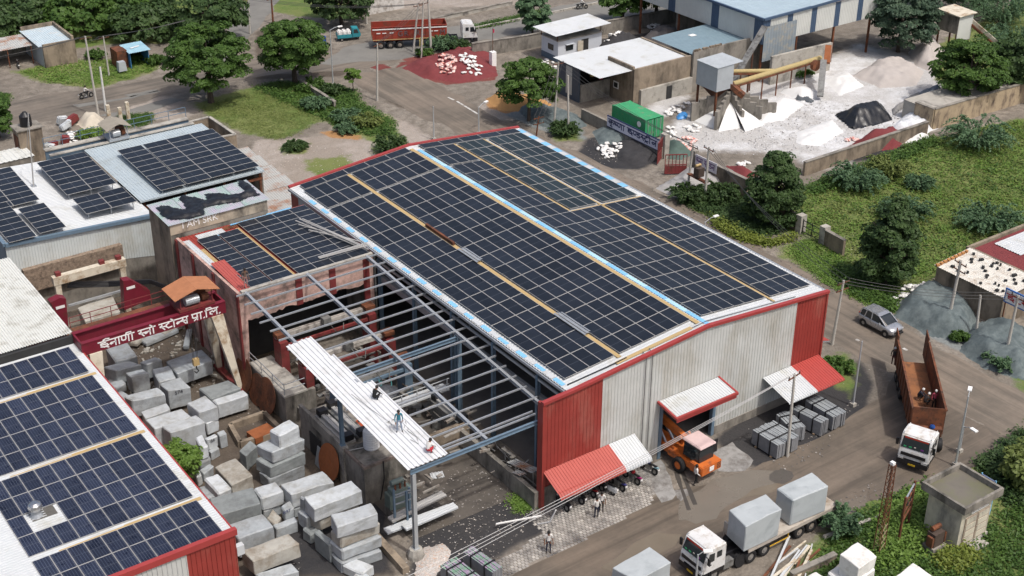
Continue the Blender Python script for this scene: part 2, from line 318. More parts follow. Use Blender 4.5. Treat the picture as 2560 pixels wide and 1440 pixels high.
def build_ground():
 x=np.arange(-80,145.1,0.6);y=np.arange(-50,172.1,0.6);X,Y=np.meshgrid(x,y,indexing='ij');P=np.stack([X.ravel(),Y.ravel()],1)
 nx,ny=len(x),len(y);vals={}
 for k,polys in REG.items():
  a=np.full(len(P),-4.0)
  for p in polys:a=np.maximum(a,np.clip(sdf(P,polyw(p)),-4,4))
  vals[k]=a
 vs=np.zeros((len(P),3));vs[:,:2]=P
 idx=np.arange(nx*ny).reshape(nx,ny);f=np.stack([idx[:-1,:-1],idx[1:,:-1],idx[1:,1:],idx[:-1,1:]],-1).reshape(-1,4)
 o=len(vs);B=2500.0;ext=np.array([(-B,-B,0),(B,-B,0),(B,B,0),(-B,B,0)])
 c=[int(idx[0,0]),int(idx[-1,0]),int(idx[-1,-1]),int(idx[0,-1])]
 edges=[list(idx[:,0]),list(idx[-1,:]),list(idx[::-1,-1]),list(idx[0,::-1])]
 faces=[tuple(int(i) for i in q) for q in f]
 for i in range(4):
  j=(i+1)%4;e=[int(q) for q in edges[i]];faces.append(tuple([o+i,o+j]+e[::-1]))
 me=bpy.data.meshes.new('ground');me.from_pydata([tuple(q) for q in np.vstack([vs,ext])],[],faces)
 for k,a in vals.items():
  at=me.attributes.new('g_'+k,'FLOAT','POINT');at.data.foreach_set('value',np.concatenate([a,np.full(4,-4.0)]).astype(np.float32))
 return me
def ground_material(name,base,base2,layers,bumpS=0.5):
 m=bpy.data.materials.new(name);m.use_nodes= True;nt=m.node_tree;N=nt.nodes;L=nt.links;b=N['Principled BSDF'];b.inputs['Specular IOR Level'].default_value=0.25
 tc=N.new('ShaderNodeTexCoord');P=tc.outputs['Object']
 def nz(s,d=6,r=0.65):
  n=N.new('ShaderNodeTexNoise');n.inputs['Scale'].default_value=s;n.inputs['Detail'].default_value=d;n.inputs['Roughness'].default_value=r;L.new(P,n.inputs['Vector']); return n.outputs['Fac']
 def rng(x,a,bb,c=0.0,d=1.0):
  q=N.new('ShaderNodeMapRange');q.interpolation_type='SMOOTHSTEP'
  for i,v_ in ((1,a),(2,bb),(3,c),(4,d)):q.inputs[i].default_value=v_
  L.new(x,q.inputs[0]); return q.outputs[0]
 def mix(f,A,B,mode='MIX'):
  q=N.new('ShaderNodeMix');q.data_type='RGBA';q.blend_type=mode
  if isinstance(f,float):q.inputs[0].default_value=f
  else:L.new(f,q.inputs[0])
  for s_,x in ((6,A),(7,B)):
   if hasattr(x,'is_linked'):L.new(x,q.inputs[s_])
   else:q.inputs[s_].default_value=(*x,1)
  return q.outputs[2]
 nA,nB,nC,nD=nz(0.12,4),nz(0.9,4),nz(5.0,3),nz(0.55,6,0.72)
 C=mix(rng(nA,0.4,0.62),base,base2);C=mix(rng(nB,0.35,0.7),C,tuple(q*0.72 for q in base))
 rough=0.92
 for attr,col,col2,amp,wid in layers:
  at=N.new('ShaderNodeAttribute');at.attribute_name='g_'+attr
  ad=N.new('ShaderNodeMath');ad.operation='MULTIPLY_ADD';ad.inputs[1].default_value=amp;L.new(nD,ad.inputs[0]);L.new(at.outputs['Fac'],ad.inputs[2])
  f=rng(ad.outputs[0],amp*0.5-wid,amp*0.5+wid)
  cc=mix(rng(nA,0.42,0.58,0,.75),col,col2);cc=mix(rng(nB,0.35,0.7,0,.6),cc,col2);cc=mix(rng(nC,0.4,0.8,0,0.35),cc,tuple(q*0.7 for q in col))
  C=mix(f,C,cc)
 hs=N.new('ShaderNodeHueSaturation');L.new(C,hs.inputs['Color']);L.new(rng(nC,0.2,0.8,0.82,1.18),hs.inputs['Value']);C=hs.outputs[0]
 vo=N.new('ShaderNodeTexVoronoi');vo.inputs['Scale'].default_value=1.6;L.new(P,vo.inputs['Vector'])
 sp=rng(vo.outputs['Distance'],0.05,0.09,1.0,0.0)
 q=N.new('ShaderNodeMath');q.operation='MULTIPLY';L.new(sp,q.inputs[0]);L.new(rng(nD,0.5,0.62),q.inputs[1])
 C=mix(q.outputs[0],C,(0.5,0.48,0.44))
 L.new(C,b.inputs['Base Color']);L.new(rng(nA,0.3,0.7,0.8,0.98),b.inputs['Roughness'])
 bp=N.new('ShaderNodeBump');bp.inputs['Strength'].default_value=bumpS;bp.inputs['Distance'].default_value=0.12
 mm=N.new('ShaderNodeMath');mm.operation='ADD';L.new(nC,mm.inputs[0]);L.new(nB,mm.inputs[1]);L.new(mm.outputs[0],bp.inputs['Height']);L.new(bp.outputs[0],b.inputs['Normal'])
 return m
M_GROUND=ground_material('dirt_ground',(0.185,0.161,0.133),(0.245,0.216,0.182),[('pale',(0.33,0.29,0.255),(0.235,0.20,0.165),2.2,0.5),('gravel',(0.155,0.175,0.175),(0.22,0.235,0.23),1.6,0.3),('mud',(0.075,0.06,0.047),(0.115,0.094,0.074),1.4,0.35),('dark',(0.030,0.030,0.033),(0.046,0.044,0.044),1.0,0.4),('dust',(0.58,0.585,0.59),(0.37,0.355,0.335),2.8,1.0),('red',(0.14,0.035,0.032),(0.18,0.06,0.05),1.4,0.2),('orange',(0.36,0.19,0.07),(0.30,0.17,0.08),1.4,0.25),('grass',(0.09,0.14,0.032),(0.165,0.18,0.065),3.4,0.5)])
gm=build_ground();gm.materials.append(M_GROUND);_g=link('ground',gm);_g['kind']='structure'
def roadmat(name,col,col2,ax,rough=.85):
 m=bpy.data.materials.new(name);m.use_nodes= True;nt=m.node_tree;N=nt.nodes;L=nt.links;b=N['Principled BSDF'];b.inputs['Specular IOR Level'].default_value=.3
 tc=N.new('ShaderNodeTexCoord')
 def nz(scl,s,d=5):
  v=N.new('ShaderNodeVectorMath');v.operation='MULTIPLY';v.inputs[1].default_value=scl;L.new(tc.outputs['Object'],v.inputs[0]);n=N.new('ShaderNodeTexNoise');n.inputs['Scale'].default_value=s;n.inputs['Detail'].default_value=d;n.inputs['Roughness'].default_value=.65;L.new(v.outputs[0],n.inputs['Vector']); return n.outputs['Fac']
 def rng(x,a,bb,c=0.,d=1.):
  q=N.new('ShaderNodeMapRange');q.inputs[1].default_value=a;q.inputs[2].default_value=bb;q.inputs[3].default_value=c;q.inputs[4].default_value=d;L.new(x,q.inputs[0]); return q.outputs[0]
 def mix(f,A,B):
  q=N.new('ShaderNodeMix');q.data_type='RGBA';L.new(f,q.inputs[0])
  for k,x in ((6,A),(7,B)):
   if hasattr(x,'is_linked'):L.new(x,q.inputs[k])
   else:q.inputs[k].default_value=(*x,1)
  return q.outputs[2]
 st={0:(.05,1,1),1:(1,.05,1),2:(1,1,1)}[ax];tr=nz(st,1.1,3);big=nz((1,1,1),.16,5);fine=nz((1,1,1),3.0,4)
 C=mix(rng(big,.42,.6),col,col2);C=mix(rng(tr,.52,.66,0,.6),C,tuple(q*.62 for q in col2));C=mix(rng(tr,.46,.34,0,.5),C,tuple(q*1.35 for q in col));C=mix(rng(fine,.45,.75,0,.3),C,tuple(q*.6 for q in col))
 L.new(C,b.inputs['Base Color']);L.new(rng(big,.35,.65,rough-.22,rough),b.inputs['Roughness']);bp=N.new('ShaderNodeBump');bp.inputs['Strength'].default_value=.25;bp.inputs['Distance'].default_value=.05;L.new(fine,bp.inputs['Height']);L.new(bp.outputs[0],b.inputs['Normal']); return m
M_ROAD=roadmat('dusty_asphalt',(.185,.152,.12),(.132,.113,.092),1);M_ROADX=roadmat('dusty_asphalt_cross',(.172,.146,.118),(.122,.107,.09),0);M_ROADW=roadmat('wet_muddy_asphalt',(.15,.122,.095),(.10,.084,.067),0,.72)
M_PUDDLE=mat('muddy_water',(0.15,0.125,0.095),0.12,0.0,0.1,0.4,spec=0.5)
M_GREYR=mat('grey_worn_asphalt',(0.18,0.175,0.16),0.85,0.0,0.15,0.8,stain=(0.13,0.125,0.115),stains=0.4,sscale=0.4,spec=0.3)
def ragged(poly,jit=0.35,step=1.2,seed=1):
 rnd=random.Random(seed);out=[]
 for i in range(len(poly)):
  a=Vector((*poly[i][:2],0));b=Vector((*poly[(i+1)%len(poly)][:2],0));L_=(b-a).length;n=max(1,int(L_/step));nr=Vector((-(b-a).y,(b-a).x,0)).normalized()
  for k in range(n):
   p=a.lerp(b,k/n);q=mnoise.noise(p*0.45+Vector((seed*7.1,0,0)))*jit*1.6+rnd.uniform(-jit,jit)*0.4
   p=p+nr*q;out.append((p.x,p.y))
 return out
def sheet(poly,z,mb=None,mi=0):
 mb=mb or MB();tri=tessellate_polygon([[Vector((p[0],p[1],0)) for p in poly]])
 vs=[(p[0],p[1],z) for p in poly];fs=[]
 for t in tri:
  a,b,c=(Vector(vs[i]) for i in t);fs.append(t if (b-a).cross(c-a).z>0 else t[::-1])
 return mb.add(vs,fs,mi)
struct('road',sheet(ragged([(19.6,-120),(27.2,-120),(26.6,-14),(26.8,2),(28.3,30),(27.6,50),(26,66),(27,86),(18,87.5),(18.2,72),(20.3,60),(20.4,30),(20.0,4)],0.5,1.5,3),0.008),M_ROAD)
struct('road',sheet(ragged([(-95,-16),(-30,-13.6),(-12,-13.2),(2,-13.6),(10,-15.5),(20,-16.5),(20,-3.5),(17,-5.2),(11,-6.3),(2,-6.6),(-8,-5.2),(-16,-5.4),(-24,-6.4),(-95,-6.6)],0.45,1.4,5),0.004),M_ROADW)
struct('road',sheet(ragged(polyw([(-400,400),(0,318),(200,292),(300,275),(420,235),(560,205),(700,185),(860,178),(1010,155),(950,120),(870,130),(800,115),(640,150),(560,165),(420,190),(240,222),(100,238),(0,262),(-400,330)]),0.5,1.6,7),0.012),M_ROADX)
struct('road',sheet(ragged(polyw([(800,160),(1000,150),(1100,118),(1240,96),(1400,66),(1700,30),(2000,-20),(2000,-60),(1600,-15),(1400,14),(1290,46),(1180,60),(1000,85),(860,120)]),0.5,1.6,9),0.016),M_GREYR)
struct('road',sheet(ragged(polyw([(560,170),(600,120),(650,60),(700,0),(720,-60),(640,-60),(610,20),(560,90),(480,175)]),0.4,1.6,11),0.020),M_GREYR)
for i,pg in enumerate([[(250,290),(330,272),(430,244),(460,250),(400,272),(300,292)],[(180,262),(300,247),(395,226),(402,230),(330,246),(200,268)],[(310,238),(390,224),(396,228),(330,242)]]):
 struct('road_patch',sheet(ragged(polyw(pg),0.2,1.0,20+i),0.024),M_GREYR)
for i,pg in enumerate([[(1500,1420),(1640,1330),(1700,1335),(1690,1370),(1560,1440)],[(2050,1290),(2090,1262),(2170,1230),(2165,1265),(2100,1300)],[(1790,1235),(1850,1205),(1920,1195),(1960,1215),(1900,1240),(1820,1260)]]):
 struct('puddle',sheet(ragged(polyw(pg),0.25,0.7,30+i),0.013),M_PUDDLE)
M_PALEC=mat('pale_worn_concrete',(.27,.265,.255),.85,0,.15,1.2,stain=(.12,.11,.10),stains=.5,sscale=.9)
for i,pg in enumerate([[(1590,1180),(1650,1150),(1680,1190),(1690,1235),(1660,1255),(1620,1215)],[(1780,1130),(1830,1105),(1880,1150),(1860,1175),(1800,1178)],[(1690,1230),(1720,1222),(1728,1240),(1708,1258)]]):
 struct('concrete_apron',sheet(ragged(polyw(pg),.2,.6,50+i),.010+.001*i),M_PALEC)
struct('puddle',sheet(ragged(polyw([(1700,1260),(1780,1200),(1880,1175),(1935,1180),(1950,1200),(1880,1225),(1820,1270),(1740,1310),(1690,1300)]),.3,.7,61),.0135),mat('wet_mud',(.155,.138,.115),.3,0,.08,.5))
for i,(a,b) in enumerate((((1690,1180),(1722,1275)),((1704,1176),(1738,1262)))):
 pa,pb=G(*a),G(*b);d=(pb-pa).normalized();n_=Vector((-d.y,d.x,0))*.16;struct('tyre_track',sheet(ragged([tuple(pa-n_)[:2],tuple(pb-n_)[:2],tuple(pb+n_)[:2],tuple(pa+n_)[:2]],.05,.5,70+i),.0155),mat('dark_wet_track',(.06,.054,.048),.6,0,.15))
for i,(cx_,cy_,r_) in enumerate(((1955,1192,.8),)):
 c_=G(cx_,cy_);struct('puddle',sheet(ragged([(c_.x+r_*1.3*math.cos(k*.7),c_.y+r_*math.sin(k*.7)) for k in range(9)],.1,.4,80+i),.0165),mat('dark_puddle',(.085,.078,.068),.35,0,.1))
_mb=MB()
for a,b in [((1120,243),(1135,250)),((1142,253),(1195,285)),((2140,848),(2148,852)),((2258,870),(2268,876))]:
 pa,pb=G(*a,0.026),G(*b,0.026);d=(pb-pa).normalized();n_=Vector((-d.y,d.x,0))*0.14
 _mb.add([pa-n_,pb-n_,pb+n_,pa+n_],[(0,1,2,3)])
struct('road_marking',_mb,mat('worn_white_line',(0.5,0.49,0.46),0.8,0,0.2,2.0,stain=(0.25,0.22,0.19),stains=0.5,sscale=1.5))
def pavers():
 poly=np.array(polyw([(1330,1270),(1420,1225),(1550,1180),(1600,1150),(1640,1220),(1640,1250),(1560,1300),(1440,1362),(1330,1412),(1270,1445),(1180,1470),(1190,1430),(1300,1370),(1350,1330),(1330,1300)]))
 x0,y0=poly.min(0);x1,y1=poly.max(0);xs=np.arange(x0,x1,0.30);ys=np.arange(y0,y1,0.26);rnd=random.Random(5);mb=MB()
 pts=np.array([(x+(0.15 if j%2 else 0),y) for j,y in enumerate(ys) for x in xs]);d=sdf(pts,poly)
 for (x,y),q in zip(pts,d):
  if q<0.05+0.5*mnoise.noise(Vector((x*.5,y*.5,0))):continue
  h=0.03+rnd.uniform(0,0.02);a,c=0.13,0.11
  mb.add([(x-a,y-c,0.0),(x+a,y-c,0.0),(x+a,y+c,0.0),(x-a,y+c,0.0),(x-a+.02,y-c+.02,h),(x+a-.02,y-c+.02,h),(x+a-.02,y+c-.02,h),(x-a+.02,y+c-.02,h)],[(4,5,6,7),(0,1,5,4),(1,2,6,5),(2,3,7,6),(3,0,4,7)])
 return mb
struct('paving_blocks',pavers(),mat('paving_block',(0.34,0.32,0.29),0.85,0,0.2,1.0,island=0.25,stain=(0.08,0.075,0.075),stains=0.5,sscale=0.35),kind='stuff',label='small grey block paving in front of the shed')
# solar panels
def panel_mesh(name,w,l,glass,mid=True,fr=0.023):
 mb=MB();x,y=w/2,l/2;t=0.035
 for a,b in (((-x,-y),(x,-y+fr)),((-x,y-fr),(x,y)),((-x,-y+fr),(-x+fr,y-fr)),((x-fr,-y+fr),(x,y-fr))):mb.bb(a[0],a[1],-t,b[0],b[1],0.004,0)
 mb.add([(-x+fr,-y+fr,0),(x-fr,-y+fr,0),(x-fr,y-fr,0),(-x+fr,y-fr,0)],[(0,1,2,3)],1)
 if mid:mb.add([(-x+fr,-.011,.0015),(x-fr,-.011,.0015),(x-fr,.011,.0015),(-x+fr,.011,.0015)],[(0,1,2,3)],2)
 return mb.mesh(name,[M_ALU,glass,M_MIDL])
M_MIDL=mat('pale_cell_gap',(0.10,0.11,0.13),0.4,0,0)
PM_DARK=panel_mesh('solar_panel',1.12,2.27,M_PANEL);PM_GREEN=panel_mesh('solar_panel',1.0,1.98,M_PANELG, False);PM_BLUE=panel_mesh('solar_panel',1.12,2.0,M_PANELB)
def frame_matrix(o,u,v):
 u=Vector(u).normalized();v=Vector(v).normalized();n=u.cross(v).normalized();v=n.cross(u)
 return Matrix(((u.x,v.x,n.x,o[0]),(u.y,v.y,n.y,o[1]),(u.z,v.z,n.z,o[2]),(0,0,0,1)))
def array(name,label,o,u,v,cells,me,group=None,rails=None,legs=None):
 M=frame_matrix(o,u,v);t=thing(name,label,'solar panels',tuple(o),0,group)
 eul=M.to_euler();off=Vector(o)
 for c in cells:
  p=M@Vector((c[0],c[1],0))-off
  e=eul if len(c)<3 or not c[2] else (M@Matrix.Rotation(math.pi/2,4,'Z')).to_euler()
  o_=link('solar_panel',me,t,p,e);o_.rotation_euler.x+=random.uniform(-.006,.006);o_.rotation_euler.y+=random.uniform(-.006,.006)
 if rails:
  for a,b in rails:
   mb=MB();mb.bar(M@Vector((*a,-0.075))-off,M@Vector((*b,-0.075))-off,0.05,0.06);part('mounting_rail',mb,M_ALU,t)
 if legs:
  for x,y,h in legs:
   mb=MB();q=M@Vector((x,y,-0.08))-off;mb.bar(q,q-Vector((0,0,h)),0.05,0.05);part('support_leg',mb,M_STEEL,t)
 return t
 # the big shed
TH=0.0842;CT,ST=math.cos(TH),math.sin(TH);RZ=10.30
YF,YB=-1.35,41.1;XL,XR=-13.0,12.9
def rz_(x): return RZ-abs(x)*math.tan(TH)
shed=thing('factory_shed','large white and red factory shed, its low gabled roof covered with dark solar panels','factory',(0,YF,0))
def gable_sheet(x0,x1,zb,top,y,m,name,pitch=0.3,n=(0,-1,0),outs=-1,depth=0.028):
 mb=MB();k=max(1,int(round((x1-x0)/pitch)));p=(x1-x0)/k;prof=[]
 for i in range(k):
  x=x0+i*p;prof+=[(x,0),(x+p*.76,0),(x+p*.83,depth),(x+p*.93,depth)]
 prof.append((x1,0));vs=[(x,y+outs*h,zb(x) if callable(zb) else zb) for x,h in prof]+[(x,y+outs*h,top(x)) for x,h in prof];q=len(prof)
 mb.add(vs,[(i,i+1,i+1+q,i+q) if outs<0 else (i+1,i,i+q,i+1+q) for i in range(q-1)])
 return part(name,mb,m,shed,w=True)
XG=-15.35;ZG=9.12
def gtop(x): return (rz_(x)-0.05) if x>-12.6 else (rz_(-12.6)-0.05)+(x+12.6)/(XG+12.6)*(ZG-rz_(-12.6)+0.05)
gable_sheet(XG+.25,-9.95, lambda x:1.9,gtop,YF,M_REDS,'red_wall_sheet',0.32)
gable_sheet(-9.95,-4.3,0.95,gtop,YF,M_WALLW,'white_wall_sheet')
gable_sheet(-4.3,1.45,5.2,gtop,YF,M_WALLW,'white_wall_sheet')
gable_sheet(1.45,9.55,0.75,gtop,YF,M_WALLW,'white_wall_sheet')
gable_sheet(9.55,XR-.05,1.6,gtop,YF,M_REDS,'red_wall_sheet',0.32)
mb=MB();mb.bb(XG,YF-.12,0.0,XG+.25,YF+.5,ZG);part('corner_post_cover',mb,M_REDS,shed,w=True)
mb=MB();mb.bb(XR-.06,YF-.1,0.6,XR+.1,YF+.3,rz_(XR));part('corner_post_cover',mb,M_REDS,shed,w=True)
for x0,x1,z0,z1 in ((XG+.25,-9.9,0,1.9),(-9.9,-4.35,0,.95),(1.5,XR,0,.75)):
 mb=MB();mb.bb(x0,YF-.06,z0,x1,YF+.2,z1);part('plinth_wall',mb,M_CONC,shed,w=True)
mb=MB();mb.bb(9.55,YF-.02,.75,XR,YF+.15,1.6);part('plinth_wall',mb,M_CONC,shed,w=True)
for y,inner in ((YF,1),(YB,-1)):
 mb=MB();pts=[(XG if inner>0 else XL,ZG if inner>0 else rz_(XL)),(-12.6,rz_(-12.6)),(0,rz_(0)),(XR+.1,rz_(XR+.1))]
 for a,b in zip(pts[:-1],pts[1:]):mb.bar((a[0],y-.02*inner,a[1]+.07),(b[0],y-.02*inner,b[1]+.07),0.34,0.22)
 part('red_capping',mb,M_REDL,shed,w=True)
for sx in (-1,1):
 mb=MB();x=XL if sx<0 else XR
 e=Vector((x,0,rz_(x)));r0=Vector((0,0,RZ))
 a=Vector((0,YF+.15,RZ));mb.corr(a,(0,1,0),e-r0,YB-YF-.3,0.33,0.04,n=(sx*ST,0,CT)) if sx<0 else mb.corr(a+(e-r0),(0,1,0),r0-e,YB-YF-.3,0.33,0.04,n=(sx*ST,0,CT))
 part('roof_sheet',mb,M_WHITE,shed,w=True)
mb=MB();mb.bar((XR+.16,YF,rz_(XR)-.1),(XR+.16,YB,rz_(XR)-.1),.2,.16);part('gutter',mb,M_STEEL,shed,w=True)
mb=MB();mb.bar((XL-.1,YF+.2,rz_(XL)-.12),(XL-.1,YB-.1,rz_(XL)-.12),.12,.2);part('eave_trim',mb,M_STEEL,shed,w=True)
rnd=random.Random(3)
def strip(name,x,w,y0,y1,step,cols,jag=0.06,z=0.055):
 k=int((y1-y0)/step)
 sx=-1 if x<0 else 1
 if abs(x)<0.01:sx=0
 for i in range(k):
  mb=MB();ya=y0+i*step+rnd.uniform(0,jag);yb=y0+(i+1)*step-rnd.uniform(0,jag);xa,xb=x-w/2+rnd.uniform(-jag,jag)*.6,x+w/2+rnd.uniform(-jag,jag)*.6
  mb.hexa([(xa,ya,rz_(xa)+z-.006),(xb,ya,rz_(xb)+z-.006),(xb,yb,rz_(xb)+z-.006),(xa,yb,rz_(xa)+z-.006)],[(xa,ya,rz_(xa)+z),(xb,ya,rz_(xb)+z),(xb,yb,rz_(xb)+z),(xa,yb,rz_(xa)+z)])
  part(name,mb,cols[i%len(cols)],shed,w=True)
strip('edge_flashing',-12.75,0.34,-0.4,39.8,1.15,[M_SKY,M_WHITE])
strip('edge_flashing',12.55,0.75,23.5,40.5,1.0,[M_SKY,M_WHITE])
strip('ridge_flashing',0.22,0.42,-1.1,40.6,2.4,[M_SKY,mat('pale_sky_blue_sheet',(0.36,0.58,0.72),0.5,0,0.1,2.0)],0.03,0.062)
def walkway(x,w,y0,y1,z=0.10,m=None):
 mb=MB();mb.bar((x,y0,rz_(x)+z),(x,y1,rz_(x)+z),w,0.03,up=(math.copysign(ST,x),0,CT));part('walkway_board',mb,m or M_TAN,shed,w=True)
B0=0.55;A1=B0+10*1.14+0.47
XA,XW=-A1*CT,-(B0+6*1.14+0.235)*CT
walkway(-0.34,0.36,-0.6,40.2);walkway(XW,0.34,-0.3,39.6)
walkway(-XW,0.22,-0.7,22.9);walkway(-XW-.0,0.2,23.0,39.5)
walkway(3*1.14*CT+.75,0.2,21.1,39.6)
for a,b in (((-8.3,-.75),(-1.1,-.75)),):
 mb=MB();mb.bar((a[0],a[1],rz_(a[0])+.1),(b[0],b[1],rz_(b[0])+.1),.34,.03);part('walkway_board',mb,M_TAN,shed,w=True)
mb=MB();mb.bar((4.2,20.85,rz_(4.2)+.1),(12.2,20.85,rz_(12.2)+.1),.3,.03);part('walkway_board',mb,M_TAN,shed,w=True)
mb=MB()
for x in (-6.05,-5.45):
 mb.tube([(x,YF-.12,1.2),(x,YF-.12,gtop(x)+.16),(x,YF+.25,rz_(x)+.2),(x+.2,YF+.5,rz_(x)+.1)],0.035,6)
mb.tube([(-5.4,YF+.5,rz_(-5.4)+.09),(-0.8,YF+.55,rz_(-.8)+.09),(0.4,YF+.6,rz_(.4)+.12),(9.8,YF+.5,rz_(9.8)+.09)],0.03,5)
part('cable_conduit',mb,mat('dark_grey_pipe',(0.12,0.12,0.12),0.5,0,0.1),shed,w=True)
mb=MB();mb.tube([(-12.6,-.62,rz_(-12.6)+.12),(-9,-.72,rz_(-9)+.12),(-7.3,-.7,rz_(-7.3)+.12)],0.05,6);part('cable_conduit',mb,M_BLKPLAST,shed,w=True)
def canopy(name,x0,x1,ztop,y1,z1,m,roll=0.0,fascia=None,skirt=None):
 mb=MB();y0=YF-.06;v=Vector((0,y1-y0,z1-ztop));mb.corr((x0,y0,ztop),(1,0,0),v,x1-x0,0.25,0.04,n=(0,0,1))
 if roll:
  for i in range(5):
   a0,a1=math.pi/2*i/5,math.pi/2*(i+1)/5;p0=Vector((x0,y1-math.sin(a0)*roll,z1-(1-math.cos(a0))*roll));p1=Vector((x0,y1-math.sin(a1)*roll,z1-(1-math.cos(a1))*roll))
   mb.corr(p0,(1,0,0),p1-p0,x1-x0,0.25,0.04,n=(0,-math.sin(a0),math.cos(a0)))
 o=part(name,mb,m,shed,w=True)
 if fascia:
  mb=MB();mb.bar((x0-.1,y1,z1),(x1+.1,y1,z1),.18,.2);mb.bar((x0-.05,y0,ztop),(x0-.05,y1,z1),.16,.2);mb.bar((x1+.05,y0,ztop),(x1+.05,y1,z1),.16,.2)
  mb.box(((x0+x1)/2,y1+.02,z1-.24),(x1-x0,.05,.3));part('canopy_fascia',mb,fascia,shed,w=True)
 for x in np.arange(x0+.3,x1,2.0):
  mb=MB();mb.bar((x,y0,ztop-.1),(x,y1+.05,z1-.08),.05,.06);part('canopy_bracket',mb,M_STEEL,shed,w=True)
 return o
canopy('canopy_roof',XG+.15,-9.2,3.35,-3.15,2.55,mat('coral_red_sheet',(0.38,0.085,0.068),0.45,0,0.08,0.8),0.42)
canopy('canopy_roof',-9.2,-6.75,3.35,-3.15,2.55,M_WHITE,0.42)
canopy('canopy_roof',-4.55,1.45,5.35,-3.55,5.0,M_WHITE,0,M_REDL)
canopy('canopy_roof',6.45,9.6,3.5,-4.3,2.75,M_WHITE,0.15);canopy('canopy_roof',9.6,12.7,3.5,-4.3,2.75,mat('bright_red_sheet',(0.36,0.055,0.045),0.45,0,0.08,0.8),0.15)
mb=MB();mb.corr((XR+.1,2.6,4.4),(0,-1,0),(1.6,0,-.5),3.4,.25,.04,n=(0,0,1));part('canopy_roof',mb,MATS['bright_red_sheet'],shed,w=True)
mb=MB();mb.bar((XR+.1,-.8,4.3),(XR+1.7,-.8,3.8),.05,.1);part('canopy_bracket',mb,M_STEEL,shed,w=True)
mb=MB();mb.bb(XR-.1,YF+.3,.0,XR,YB-.05,rz_(XR)-.12);part('side_wall',mb,M_WALLW,shed,w=True)
mb=MB();mb.extr([(XL+.1,YB-.3,0),(XR-.15,YB-.3,0),(XR-.15,YB-.3,rz_(XR)-.12),(0,YB-.3,RZ-.1),(XL+.1,YB-.3,rz_(XL)-.12)],(0,.2,0));part('back_wall',mb,M_WALLW,shed,w=True)
mb=MB();mb.bb(XL-.02,25.7,5.2,XL+.1,YB-.4,rz_(XL)-.24);part('side_wall',mb,M_WALLW,shed,w=True)
mb=MB();mb.bb(XL-.02,25.7,0,XL+.12,YB-.4,5.2);part('side_wall',mb,M_CONC,shed,w=True)
mb=MB();mb.bb(XL-.06,39.3,5.0,XL-.03,40.6,8.9);part('red_wall_sheet',mb,M_REDS,shed,w=True)
for y in (2.6,8.3,14.0,19.7,25.2):
 mb=MB();mb.bb(XL+.05,y-.12,0,XL+.09,y+.12,8.6);mb.bb(XL+.32,y-.12,0,XL+.36,y+.12,8.6);mb.bb(XL+.09,y-.02,0,XL+.32,y+.02,8.6);part('column',mb,M_BLUESTEEL,shed,w=True)
 mb=MB();mb.bar((XL+.1,y,8.75),(0,y,RZ-.45),.15,.5);mb.bar((0,y,RZ-.45),(XR-.15,y,8.75),.15,.5);part('roof_beam',mb,M_BLUESTEEL,shed,w=True)
mb=MB();mb.bar((XL+.4,-.9,6.6),(XL+.4,25.5,6.6),.3,.55);mb.bar((XL+.15,-.9,8.3),(XL+.15,25.5,8.3),.12,.2);part('crane_rail_beam',mb,M_STEEL,shed,w=True)
mb=MB();mb.bb(XL+.3,YF+.3,.01,XR-.2,YB-.4,.05);part('floor_slab',mb,mat('dark_shed_floor',(0.14,0.13,0.12),0.9,0,0.2,1.0),shed,w=True)
mb=MB();mb.bb(-4.3,YF-.08,0,-4.0,YF+.25,5.2);mb.bb(1.2,YF-.08,.0,1.5,YF+.25,5.2);mb.bb(-4.3,YF+.02,5.05,1.5,YF+.2,5.25);part('door_frame',mb,M_BLUESTEEL,shed,w=True)
HP=0.32
def slope_frame(sx):
 return ((0,0,RZ+HP-.12),(CT,0,-ST) if sx>0 else (CT,0,ST),(0,1,0))
RP,CP=2.30,1.14
def cells(sx,s0,cols,rows,y0=0.0,rp=RP,cp=CP):
 return [(sx*(s0+(i+.5)*cp),y0+(j+.5)*rp) for j in range(rows) for i in range(cols)]
gap=0.27
for nm,lab,sx,s0,cols in (('solar_array','dark solar panels, four abreast along the shed eave above the open steel frame',-1,B0+6*CP+.47,4),('solar_array','dark solar panels, six abreast between ridge and walkway on the near roof slope',-1,B0,6),('solar_array','dark solar panels next to the ridge on the far roof slope',1,B0,6)):
 o,u,v=slope_frame(sx);rails=[]
 if sx<0 or True:
  if sx<0:cl=cells(sx,s0,cols,15)+cells(sx,s0,cols,2,15*RP+gap)
  else:cl=cells(sx,s0,6,9)+cells(sx,s0,3,6,9*RP)+cells(sx,s0,3,2,15*RP+gap)
  n=cols if sx<0 else 3
  for k in range(n):rails+=[((sx*(s0+(k+.25)*CP),.02),(sx*(s0+(k+.25)*CP),17*RP+gap-.02))]
 array(nm,lab,o,u,v,cl,PM_DARK,'solar arrays on the big shed roof',rails)
o,u,v=slope_frame(1);s0=B0+6*CP+.47
array('solar_array','dark solar panels, four abreast at the front of the far eave',o,u,v,cells(1,s0,4,9),PM_DARK,'solar arrays on the big shed roof',[((s0+(k+.25)*CP,.02),(s0+(k+.25)*CP,9*RP-.02)) for k in range(4)])
array('solar_array','greenish solar panels, three abreast inside tan walkways on the far slope',o,u,v,cells(1,B0+3*CP+.4,3,9,21.2,2.02,1.02),PM_GREEN,'solar arrays on the big shed roof')
array('solar_array','greenish solar panels, four abreast at the back of the far eave',o,u,v,cells(1,s0+.15,4,9,21.2,2.02,1.02),PM_GREEN,'solar arrays on the big shed roof')
